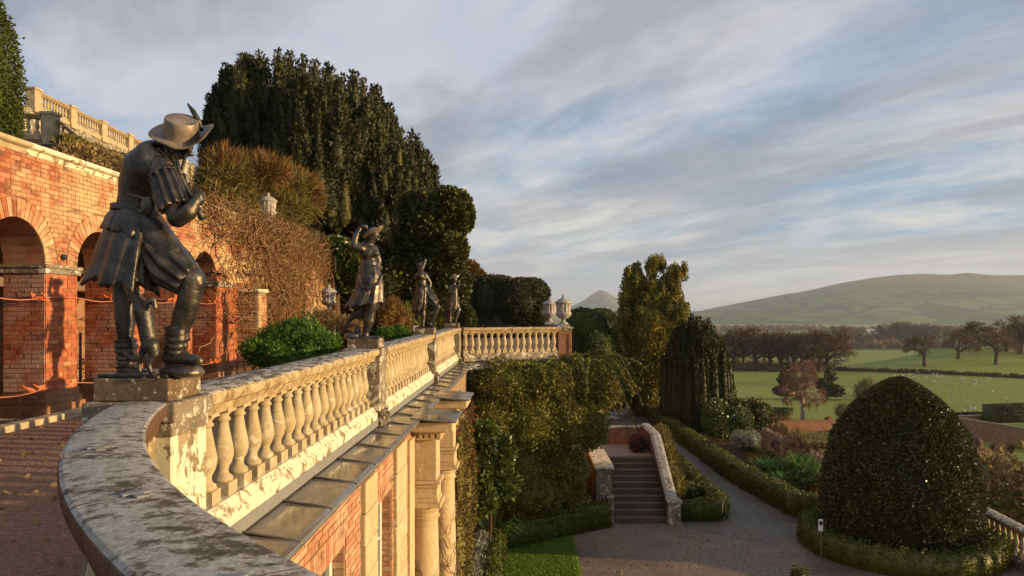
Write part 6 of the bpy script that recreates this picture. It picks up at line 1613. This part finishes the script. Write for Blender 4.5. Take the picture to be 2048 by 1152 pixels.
mb = MB(); mb.prism([(-23.5, 28.8), (-19.0, 29.9), (-17.3, 30.4), (-17.3, 33), (-23.5, 33)], 4.0, 6.0); mb.prism([(-23.5, 28.85), (-19.05, 29.95), (-19.05, 33), (-23.5, 33)], 6.0, 6.93); mb.build('stair_base', M['brick_tex'], sb)
hr = thing('iron_handrail', (-14, 20, 3), 'short black iron handrail above the arcade coping', 'handrail')
mb = MB(); mb.tube([P(72, 290, 21), P(112, 290, 20.5), P(122, 297, 20.4), P(130, 318, 20.2)], .04, 8); mb.build('rail', M['iron'], hr, True)
mb = MB(); mb.tube([P(86, 290, 20.9), P(86, 320, 20.9)], .03, 6); mb.build('post', M['iron'], hr)

# ------------------------------------------------------------------ bed planting
def at(x, y, z=Z_LOW): return PG(x, y, z)
def bed_shrub(label, x, y, w_, h, n, size, mat, name='shrub', **kw):
    b = at(x, y); rn = random.Random(int(x + y)); B = []
    for k in range(5): a = rn.uniform(0, 6.28); B.append(((b.x + math.cos(a) * w_ * .28, b.y + math.sin(a) * w_ * .28, b.z + h * rn.uniform(.4, .7)), (w_ * .33, w_ * .33, h * .34)))
    r = thing(name, b, label, 'shrub'); leafy('foliage', B, n, size, M[mat], r, **kw)
    mb = MB()
    for k in range(4): mb.tube([b, b + Vector((rn.uniform(-.3, .3) * w_, rn.uniform(-.3, .3) * w_, h * .6))], [.02, .008], 4)
    mb.build('stems', M['bark'], r)
bed_shrub('leafy green shrub at the foot of the Irish yew', 1455, 880, 2.2, 2.2, 5200, .12, 'laurel', core=.6, depth=.4)
bed_shrub('dark green rounded shrub beyond the long hedge', 1500, 868, 2.0, 2.0, 4200, .12, 'oak', core=.7, depth=.35)
bed_shrub('silvery grey shrub in the long bed', 1492, 905, 1.2, 1.1, 2200, .10, 'grey_leaf', core=.5, depth=.5, width=.14, up=.5)
bed_shrub('purple brown twiggy shrub in the long bed', 1568, 925, 1.7, 1.5, 3400, .16, 'mauve', core=.3, depth=.6, width=.05, up=.6)
bed_shrub('brown leafless shrub at the near end of the long bed', 1625, 925, 1.8, 1.5, 3200, .18, 'olive_twig', core=.3, depth=.6, width=.05, up=.6)
bed_shrub('low glaucous shrub beside the iris clumps', 1612, 985, 1.3, .8, 2400, .13, 'laurel', core=.5, depth=.5, width=.25)
bed_shrub('orange tinted low shrub near the holly dome', 1632, 992, .8, .6, 900, .10, 'orange_leaf', core=.4, depth=.5)
bed_shrub('dusky red low plant beyond the long hedge', 1510, 925, 1.0, .4, 900, .09, 'rust', core=.4, depth=.5)
bed_shrub('green ground plant in the small bed by the steps', 1385, 1000, .9, .7, 1400, .08, 'laurel', core=.5, depth=.5)
bed_shrub('reddish dry heap of leaves below the golden cypress', 1360, 850, 2.4, .6, 1500, .12, 'rust', core=.6, depth=.5)
for i, (x, y, h) in enumerate(((1528, 942, .55), (1548, 948, .5), (1572, 972, .5), (1592, 976, .5), (1598, 950, .9), (1620, 960, .8))):
    strap_clump(['bright iris clump nearest the long hedge', 'second bright iris clump from the long hedge', 'bright iris clump at the front of the bed', 'bright iris clump at the front of the bed beside the glaucous shrub', 'tall strap leaved clump in the middle of the bed', 'tall strap leaved clump close to the holly dome'][i], tuple(at(x, y)), 70, h, 'bright', .7)
sh_r = thing('golden_brown_tree', (17.4, 26, -10.2), 'golden brown autumn shrub rising beyond the balustrade at the right edge', 'tree')
leafy('crown', [((16.6, 25.5, -6.8), (1.1, 1.1, 1.1)), ((17.8, 25.0, -6.4), (1.1, 1.1, 1.0)), ((16.9, 27.0, -6.0), (1.2, 1.2, 1.0)), ((18.6, 26.0, -6.2), (1.2, 1.2, 1.2)), ((17.2, 25.0, -8.0), (1.5, 1.2, 1.3))], 4200, .20, M['dry'], sh_r, core=.4, depth=.6, width=.32)
leafy('green_leaves', [((16.4, 25.2, -7.4), (1.2, 1.0, 1.2)), ((18.0, 25.2, -7.0), (1.3, 1.0, 1.0))], 2200, .18, M['ceano'], sh_r, core=.6, depth=.5)
tree_trunk(sh_r, (17.4, 26, -10.3), (17.4, 26, -6.5), .14, .06, limbs=6, spread=1.2)

# ------------------------------------------------------------------ the country beyond
def ground_hit(x, y):
    """distance at which the line of sight through a photo pixel meets the land"""
    Y = 60.0
    while Y < 6000:
        X = (x - CX) * Y / F
        if terrain_z(X, Y) >= (HY - y) * Y / F: break
        Y *= 1.004
    return Vector(((x - CX) * Y / F, Y, terrain_z((x - CX) * Y / F, Y)))
def bare_tree_mesh(seed, H, mat_t, mat_w, spread=.45, levels=4, weep=0.0, tw=1.0):
    rn = random.Random(seed); tm = MB(); P_, D_, S_ = [], [], []
    def grow(p, d, L_, r, lev):
        q = p + d * L_; m = p.lerp(q, .5) + Vector((rn.uniform(-.06, .06), rn.uniform(-.06, .06), 0)) * L_
        tm.tube([p, m, q], [r, r * .8, r * .6], 5 if lev < 2 else 3, cap=False)
        if lev >= levels:
            for k in range(13):
                dd = (d + Vector((rn.gauss(0, .6), rn.gauss(0, .6), rn.gauss(.05 - weep, .4)))).normalized(); P_.append(p.lerp(q, rn.random())); D_.append(dd); S_.append(L_ * rn.uniform(.7, 1.4) * tw)
            return
        n = rn.randint(3, 4)
        for k in range(n):
            a = 2 * math.pi * (k + rn.random() * .6) / n; u = d.orthogonal().normalized(); v = d.cross(u); s = rn.uniform(.55, 1.0)
            dd = (d * (1.0 if lev else .8) + (u * math.cos(a) + v * math.sin(a)) * s * (1.25 if lev < 2 else 1.0)); dd.z += (.10 if lev < 3 else 0) - weep * lev * .25; dd.normalize()
            grow(p.lerp(q, rn.uniform(.65, 1.0)), dd, L_ * rn.uniform(.58, .80), r * .58, lev + 1)
        if lev == 0: grow(q, (d + Vector((rn.uniform(-.2, .2), rn.uniform(-.2, .2), 0))).normalized(), L_ * .75, r * .6, 1)
    grow(Vector((0, 0, -.3)), Vector((rn.uniform(-.06, .06), 0, 1)).normalized(), H * .22, H * .030, 0)
    t = tm.mesh('trunk'); t.materials.append(mat_t); zmax = max(v.co.z for v in t.vertices)
    p = np.array([list(q) for q in P_]); d = np.array([list(q) for q in D_]); s = np.array(S_)
    v, f = leaf_arrays(p, d, s, .045, .15, 0.0); w_ = np_mesh('twigs', v, f); w_.materials.append(mat_w)
    return t, w_, max(zmax, float(v[:, 2].max()))
TV = [bare_tree_mesh(20 + k, 10, M['bark'], M['twig_far']) for k in range(5)]
def park_tree(x, yb, hp, label, k, group='bare parkland trees', wide=1.0, variant=None, name='bare_tree', loc=None, sink=0):
    g = loc or ground_hit(x, yb); t, w_, zm = (variant or TV[k % len(TV)]); H = hp * g.y / F
    r = thing(name, g, label, 'tree', group); r.scale = (H / zm * wide, H / zm * wide, H / zm); r.rotation_euler = (0, 0, (k * 1.7) % 6.28)
    for nme, me in (('trunk', t), ('crown', w_)):
        o = bpy.data.objects.new(nme, me); COL.objects.link(o); o.parent = r
    return r
wood = [(1466, 738, 76), (1488, 736, 70), (1512, 738, 84), (1538, 737, 70), (1560, 738, 80), (1590, 740, 72), (1616, 742, 76), (1640, 744, 86), (1655, 742, 72), (1478, 728, 68), (1528, 728, 64), (1575, 730, 66), (1602, 730, 62), (1630, 730, 70)]
for k, (x, y, h) in enumerate(wood): park_tree(x, y, h * 1.08, ('%s bare brown tree from the Irish yew in the front of the wood' if k < 9 else '%s bare tree from the Irish yew in the back row of the wood') % ['first', 'second', 'third', 'fourth', 'fifth', 'sixth', 'seventh', 'eighth', 'ninth'][k if k < 9 else k - 9], k, 'bare trees of the wood left of the knoll', 1.4)
for k, (x, y, h, lab) in enumerate([(1672, 694, 48, 'bare tree at the left end of the knoll crest'), (1697, 694, 46, 'second bare tree on the left of the knoll crest'), (1714, 693, 40, 'bare tree beside the pale barn on the knoll crest'), (1772, 691, 46, 'bare tree just right of the pale barn'), (1792, 691, 50, 'spreading bare tree on the middle of the knoll crest'), (1815, 692, 54, 'tall bare tree on the middle of the knoll crest'), (1838, 693, 52, 'bare tree on the crest behind the two standing oaks'), (1862, 693, 50, 'bare tree on the crest left of the lone oak'), (1890, 694, 46, 'bare tree on the crest behind the lone oak'), (1930, 696, 44, 'bare tree on the crest right of the lone oak'),
                                   (1850, 733, 72, 'big bare oak low on the slope of the knoll'), (1916, 718, 62, 'lone bare oak with a wide crown on the knoll slope'), (1992, 730, 78, 'large russet bare oak on the right slope of the knoll'), (2042, 708, 84, 'tallest bare tree at the right edge of the knoll'), (1958, 700, 62, 'bare tree between the lone oak and the russet oak'), (2012, 704, 70, 'bare tree behind the russet oak'), (2075, 716, 80, 'bare tree cut by the right edge of the picture')]):
    park_tree(x, y, h, lab, k + 3, 'bare oaks on the knoll', 1.25)
BIR = bare_tree_mesh(77, 10, M['birch'], M['twig_warm'], weep=.35, levels=5)
park_tree(1606, 842, 128, 'pale barked birch with drooping russet twigs below the field', 2, None, .8, BIR, 'birch_tree')
def far_conifer(label, x, yb, hp, wp, k):
    g = ground_hit(x, yb); s = g.y / F; r = thing('dark_conifer', g, label, 'tree', None); rn = random.Random(k); B = []
    for j in range(7): t = j / 6; B.append(((g.x + rn.uniform(-.2, .2) * wp * s, g.y, g.z + hp * s * (.25 + .7 * t)), (wp * s * (.55 - .4 * t), wp * s * (.5 - .4 * t), hp * s * .11)))
    leafy('crown', B, 1500, hp * s * .07, M['yew'], r, core=.7, depth=.5); mb = MB(); mb.tube([g, g + Vector((0, 0, hp * s * .4))], [.25, .15], 6); mb.build('trunk', M['bark'], r)
far_conifer('dark conifer immediately left of the birch', 1572, 800, 70, 36, 1); far_conifer('dark conifer immediately right of the birch', 1655, 800, 60, 46, 2)
def far_bush(label, x, yb, wp, hp, n, mat, k, size=.05, name='bush', width=.3, core=.8, depth=.3):
    g = ground_hit(x, yb); s = g.y / F; rn = random.Random(k + 50); r = thing(name, g, label, 'shrub'); B = []
    for j in range(5): B.append(((g.x + rn.uniform(-.3, .3) * wp * s, g.y + rn.uniform(-.2, .2) * wp * s, g.z + hp * s * rn.uniform(.35, .6)), (wp * s * .30, wp * s * .3, hp * s * .40)))
    leafy('foliage', B, n, hp * s * size * 2, M[mat], r, core=core, depth=depth, width=width); mb = MB(); mb.tube([g, g + Vector((0, 0, hp * s * .4))], [.08 * s * 10, .04 * s * 10], 5); mb.build('stem', M['bark'], r)
far_bush('olive bush at the field edge right of the birch', 1728, 800, 44, 44, 1500, 'olive_twig', 1, width=.1)
far_bush('brown thicket at the foot of the birch', 1690, 842, 56, 40, 1500, 'olive_twig', 2, width=.1)
far_bush('brown bare thicket left of the birch', 1512, 842, 60, 48, 1500, 'twig_warm', 3, width=.07, core=.4, depth=.6)
far_bush('orange leaved bush beside the dark hedge block', 1538, 848, 20, 24, 600, 'orange_leaf', 4)
far_bush('small red bush by the brick garden wall', 1656, 846, 14, 14, 300, 'red', 5)
far_bush('dark bare shrub in the lower garden right of the holly dome', 1960, 935, 120, 80, 2200, 'mauve', 6, width=.04, core=.3, depth=.7)
far_bush('brown bare shrub at the right edge of the lower garden', 2030, 930, 90, 70, 1800, 'olive_twig', 7, width=.05, core=.35, depth=.7)
far_bush('russet thicket under the cottage', 1545, 885, 80, 60, 2000, 'rust', 8, width=.06, core=.4, depth=.6)
far_bush('dark thicket in the lower garden left of the holly dome', 1610, 930, 110, 70, 2600, 'mauve', 9, width=.05, core=.4, depth=.6)
far_bush('green thicket beyond the Irish yew', 1480, 870, 70, 60, 2200, 'oak', 10)
# brush under the wood and fallen leaves on the gravel
ug = thing('wood_undergrowth', ground_hit(1560, 742), 'low brown brush along the foot of the wood left of the knoll', 'undergrowth'); B = []
ur = random.Random(3)
for k in range(70):
    g = ground_hit(ur.uniform(1455, 1668), ur.uniform(732, 744)); B.append(((g.x, g.y, g.z + 1.0), (3.5 * ur.uniform(.6, 1.4), 2, 2.4 * ur.uniform(.5, 1.3))))
leafy('foliage', B, 9000, .9, M['twig_far'], ug, core=.5, depth=.6, width=.12, up=.5)
nl = 5200; lx = RNG.uniform(-.5, 13.0, nl); ly = RNG.uniform(16, 30, nl)
p = np.stack([lx, ly, np.full(nl, Z_LOW + .02)], 1); p2 = np.stack([RNG.uniform(-6.4, -2.6, 600), RNG.uniform(3, 14, 600), np.full(600, Z_TERR + .015)], 1)
tag(leaves('fallen_leaves', np.concatenate([p, p2]), RNG.normal(0, 1, (nl + 600, 3)) * np.array([1, 1, .08]), .055, M['dry'], width=.35, jitter=.05), 'small fallen brown leaves scattered over the gravel', 'leaves', kind='stuff')
# far sheep
def sheep_mesh():
    mb = MB()
    for c_, r_ in (((0, 0, .62), (.52, .26, .28)), ((.58, 0, .70), (.17, .11, .13))):
        v, f = ell_mesh(c_, r_, 8, 6, 0.05); mb.add([tuple(q) for q in v], [tuple(int(i) for i in q) for q in f])
    for x in (-.32, .3):
        for y in (-.13, .13): mb.tube([(x, y, 0), (x, y, .5)], [.045, .06], 5)
    me = mb.mesh('sheep'); me.materials.append(M['wool']); return me
SHEEP = sheep_mesh(); rn = random.Random(6)
for k in range(84):
    far = k < 54
    x = rn.uniform(1800, 1985) if far else rn.uniform(1700, 2044); y = (752 + (x - 1800) * .10 + rn.gauss(0, 5)) if far else rn.uniform(782, 828)
    g = ground_hit(x, y); o = bpy.data.objects.new('sheep', SHEEP); COL.objects.link(o); o.location = g; o.rotation_euler = (0, 0, rn.uniform(0, 6.28)); s = rn.uniform(.75, 1.0); o.scale = (s, s, s)
    tag(o, 'pale sheep in the crowded far band of the flock' if far else 'pale sheep grazing apart in the nearer part of the field', 'sheep', 'flock crowded along the far band' if far else 'sheep spread over the near field')
def fence(label, a, b, n):
    A, B = ground_hit(*a), ground_hit(*b); r = thing('field_fence', A, label, 'fence'); me = None
    for k in range(n):
        x = a[0] + (b[0] - a[0]) * k / (n - 1); y = a[1] + (b[1] - a[1]) * k / (n - 1); g = ground_hit(x, y)
        if me is None: me = MB().box((0, 0, .55), (.12, .12, 1.3)).mesh('post'); me.materials.append(M['wood'])
        o = bpy.data.objects.new('post', me); COL.objects.link(o); o.location = g; under(o, r)
        if k:
            for h in (.5, 1.0): mb = MB(); mb.tube([gp_ + Vector((0, 0, h)), g + Vector((0, 0, h))], .015, 3); mb.build('wire', M['iron'], r)
        gp_ = g
fence('post and wire fence across the field left of the birch', (1468, 768), (1575, 778), 20)
fence('post and wire fence across the field right of the birch', (1640, 792), (1760, 800), 24)
# hedge bank dividing the pasture
hb = thing('field_hedge', ground_hit(1760, 742), 'dark hedge bank running between the two pastures', 'hedge'); B = []
for k in range(60):
    x = 1665 + k * 7.2; y = 741 + 18 * (k / 60) ** 1.3; g = ground_hit(x, y); B.append(((g.x, g.y, g.z + .3), (2.0, 1.2, .8 * rn.uniform(.5, 1.2))))
leafy('foliage', B, 3600, .7, M['twig_far'], hb, core=.9)
# lower garden walls, hedges, lawns
def garden_wall(label, a, b, h, mat, th=.4, cap=None, name='garden_wall', cat='wall'):
    A, B_ = ground_hit(*a), ground_hit(*b); r = thing(name, A, label, cat); d = (B_ - A); d.z = 0; d.normalize(); s = Vector((d.y, -d.x, 0)) * th / 2; mb = MB()
    vs = [A - s, A + s, B_ + s, B_ - s]; vs = [v - Vector((0, 0, .6)) for v in vs] + [v + Vector((0, 0, h)) for v in vs]
    mb.add(vs, [(3, 2, 1, 0), (4, 5, 6, 7), (0, 1, 5, 4), (1, 2, 6, 5), (2, 3, 7, 6), (3, 0, 4, 7)]); mb.build('wall', M[mat], r)
    if cap: mb = MB(); mb.sweep([A + Vector((0, 0, h)), B_ + Vector((0, 0, h))], [(-th * .65, 0), (th * .65, 0), (th * .65, .15), (-th * .65, .15)]); mb.build('coping', M[cap], r)
    return r
garden_wall('sunlit red brick wall of the lower garden behind the birch foot', (1556, 866), (1680, 864), 2.0, 'brick_tex', cap='stone_red')
garden_wall('long dark garden wall with a pale coping right of the holly dome', (1880, 855), (2090, 905), 2.2, 'brick_tex', cap='stone_grey')
garden_wall('low brick wall at the far side of the right hand lawn', (1895, 846), (2090, 838), 1.2, 'brick_tex', cap='stone')
def far_hedge(label, a, b, h, w_, mat='yew'):
    A, B_ = ground_hit(*a), ground_hit(*b); r = thing('clipped_hedge', A, label, 'hedge'); L_ = (B_ - A).length; n = int(L_ * (h * 2 + w_) * 22) ; d = (B_ - A).normalized(); s = Vector((d.y, -d.x, 0)).normalized()
    garden = MB(); vs = [A - s * w_ / 2, A + s * w_ / 2, B_ + s * w_ / 2, B_ - s * w_ / 2]; vs = [v - Vector((0, 0, .5)) for v in vs] + [v + Vector((0, 0, h)) for v in vs]
    garden.add(vs, [(3, 2, 1, 0), (4, 5, 6, 7), (0, 1, 5, 4), (1, 2, 6, 5), (2, 3, 7, 6), (3, 0, 4, 7)])
    u = RNG.random(n); q = RNG.random(n); k = RNG.integers(0, 3, n); base = np.array(A)[None] + np.outer(u, np.array(B_ - A))
    off = np.where(k == 0, (q - .5) * w_, np.where(k == 1, w_ / 2, -w_ / 2)); zz = np.where(k == 0, h, q * h)
    p = base + np.outer(off, np.array(s)) + np.outer(zz, [0, 0, 1]); nn = np.where((k == 0)[:, None], np.array([[0, 0, 1.]]), np.outer(np.where(k == 1, 1., -1.), np.array(s)))
    V, Fc = join_arrays([leaf_arrays(p, nn, .28, .4, .6), (np.array(garden.v), np.array(garden.f))]); linkmesh('foliage', np_mesh('foliage', V, Fc), M[mat], r)
far_hedge('square block of dark hedge beside the orange bush', (1545, 852), (1586, 853), 3.2, 3.0)
far_hedge('dark clipped hedge at the far right edge of the lower garden', (1975, 846), (2100, 842), 3.4, 2.5)
far_hedge('low dark hedge above the right hand lawn', (1880, 842), (1985, 839), 1.4, 1.5)
far_hedge('red brown clipped hedge running down behind the cottage', (1500, 830), (1562, 842), 2.0, 2.0, 'rust')
for nme, quad in (('lower_lawn', [(1560, 880), (1665, 878), (1660, 868), (1562, 869)]), ('right_lawn', [(1990, 866), (2100, 880), (2100, 852), (2000, 850)])):
    pts = [ground_hit(*q) for q in quad]; mb = MB(); mb.add([p + Vector((0, 0, .12)) for p in pts], [(0, 1, 2, 3)]); tag(mb.build(nme, M['lawn']), kind='structure')
# cottage roof below the Irish yew
cg = thing('cottage', (26.2, 92, -16.6), 'small brick cottage with a grey slate roof and a skylight behind the Irish yew', 'house')
g0 = P(1468, 860, 92); zb = terrain_z(g0.x, 92)
W2, L2, HE, HR = 2.6, 7.0, P(1468, 828, 92).z, P(1468, 800, 92).z
mb = MB(); cx_, cy_ = g0.x - .4, 95
mb.box2((cx_ - W2, cy_ - L2 / 2, zb - .5), (cx_ + W2, cy_ + L2 / 2, HE)); mb.add([(cx_ - W2, cy_ - L2 / 2, HE), (cx_ + W2, cy_ - L2 / 2, HE), (cx_, cy_ - L2 / 2, HR), (cx_ - W2, cy_ + L2 / 2, HE), (cx_ + W2, cy_ + L2 / 2, HE), (cx_, cy_ + L2 / 2, HR)], [(0, 1, 2), (5, 4, 3)]); mb.build('wall', M['brick_tex'], cg)
for sgn in (-1, 1):
    mb = MB(); mb.add([(cx_ + sgn * (W2 + .3), cy_ - L2 / 2 - .3, HE - .18), (cx_ + sgn * (W2 + .3), cy_ + L2 / 2 + .3, HE - .18), (cx_, cy_ + L2 / 2 + .3, HR + .06), (cx_, cy_ - L2 / 2 - .3, HR + .06), (cx_ + sgn * (W2 + .3), cy_ - L2 / 2 - .3, HE - .06), (cx_ + sgn * (W2 + .3), cy_ + L2 / 2 + .3, HE - .06), (cx_, cy_ + L2 / 2 + .3, HR + .18), (cx_, cy_ - L2 / 2 - .3, HR + .18)], [(0, 1, 2, 3), (4, 5, 6, 7), (0, 1, 5, 4), (1, 2, 6, 5), (2, 3, 7, 6), (3, 0, 4, 7)]); rf = mb.build('roof', M['slate'], cg)
    if sgn > 0:
        mb = MB(); a_ = Vector((cx_, cy_, HR + .20)); b_ = Vector((cx_ + W2 + .3, cy_, HE - .04)); p0, p1 = a_.lerp(b_, .35), a_.lerp(b_, .75)
        mb.add([(p0.x, cy_ - 2.2, p0.z), (p1.x, cy_ - 2.2, p1.z), (p1.x, cy_ - .6, p1.z), (p0.x, cy_ - .6, p0.z)], [(0, 1, 2, 3)]); mb.build('skylight', M['glass'], rf)
# far houses and barns in the valley
def far_house(label, x, y, w_, h, Y, roof='slate', wall='render_white'):
    g = P(x, y, Y); W_, H_ = w_ * Y / F, h * Y / F; r = thing('far_house', g, label, 'house')
    zb = terrain_z(g.x, Y) - 1
    if Y > 2500 or Y < 500: g.z = zb + 1
    mb = MB(); mb.box2((g.x - W_ / 2, Y, min(zb, g.z)), (g.x + W_ / 2, Y + W_ * .6, g.z + H_ * .6)); mb.build('wall', M[wall], r)
    mb = MB(); mb.add([(g.x - W_ / 2 - .4, Y - .4, g.z + H_ * .6), (g.x + W_ / 2 + .4, Y - .4, g.z + H_ * .6), (g.x + W_ / 2 + .4, Y + W_ * .6 + .4, g.z + H_ * .6), (g.x - W_ / 2 - .4, Y + W_ * .6 + .4, g.z + H_ * .6), (g.x - W_ * .4, Y + W_ * .3, g.z + H_), (g.x + W_ * .4, Y + W_ * .3, g.z + H_)], [(0, 1, 5, 4), (1, 2, 5), (2, 3, 4, 5), (3, 0, 4), (3, 2, 1, 0)]); mb.build('roof', M[roof], r)
for lab, x, y, w_, h, Y, rf_ in (('pale sunlit barn among the trees on the knoll crest', 1746, 671, 24, 13, 1350, 'render_white'), ('white house above the wood left of the knoll', 1553, 672, 13, 9, 1300, 'slate'), ('low white sheds beside the white house', 1566, 676, 26, 5, 1280, 'slate'), ('long pale shed in the valley left of the wood', 1490, 668, 30, 5, 1500, 'render_white'), ('white farm on the lower slope of the far hill', 1836, 637, 22, 5, 3300, 'slate'), ('small white farm left on the lower slope of the far hill', 1752, 642, 8, 4, 3200, 'slate'), ('white works building at the left foot of the far hill', 1455, 647, 26, 4, 3000, 'slate'), ('tiny pink house in the wood left of the knoll', 1577, 695, 9, 6, 700, 'brick_tex')):
    far_house(lab, x, y, w_, h, Y, rf_)
# woods of the valley floor, too far off to tell tree from tree
fw_ = MB(); n = 5000
Yv = RNG.uniform(700, 2600, n); Xv = (RNG.uniform(1430, 2060, n) - CX) * Yv / F
hv = RNG.uniform(6, 13, n); clump = np.sin(Xv * .006 + Yv * .004) + np.sin(Xv * .013 - Yv * .009) + .6 * np.sin(Yv * .02)
keep = clump > .15; Xv, Yv, hv = Xv[keep], Yv[keep], hv[keep]
zv = np.array([terrain_z(x, y) for x, y in zip(Xv, Yv)])
arr = []
for k in range(5):
    p = np.stack([Xv + RNG.normal(0, 2, len(Xv)), Yv + RNG.normal(0, 2, len(Xv)), zv + hv * RNG.uniform(0, .5, len(Xv))], 1); arr.append(leaf_arrays(p, np.tile([0, 0, 1.], (len(p), 1)), hv * .8, .42, .5, .5))
V, Fc = join_arrays(arr)
tag(linkmesh('valley_woods', np_mesh('valley_woods', V, Fc), M['twig_far']), 'brown winter woods spread along the valley floor', 'woods', kind='stuff')

# ------------------------------------------------------------------ haze
def haze_mat():
    m = bpy.data.materials.new('thin_haze'); m.use_nodes = True; m.node_tree.nodes.clear(); t = NT(m.node_tree)
    v = t.node('ShaderNodeVolumePrincipled'); v.inputs['Color'].default_value = (0.72, 0.84, 1.0, 1); v.inputs['Density'].default_value = 0.00009; v.inputs['Anisotropy'].default_value = 0.2
    o = t.node('ShaderNodeOutputMaterial'); t.l.new(v.outputs[0], o.inputs['Volume']); return m
mb = MB(); mb.box2((-24000, -700, -130), (28500, 17500, 285)); hz = mb.build('haze', haze_mat()); tag(hz, 'thin pale haze filling the valley air', 'haze', kind='stuff')
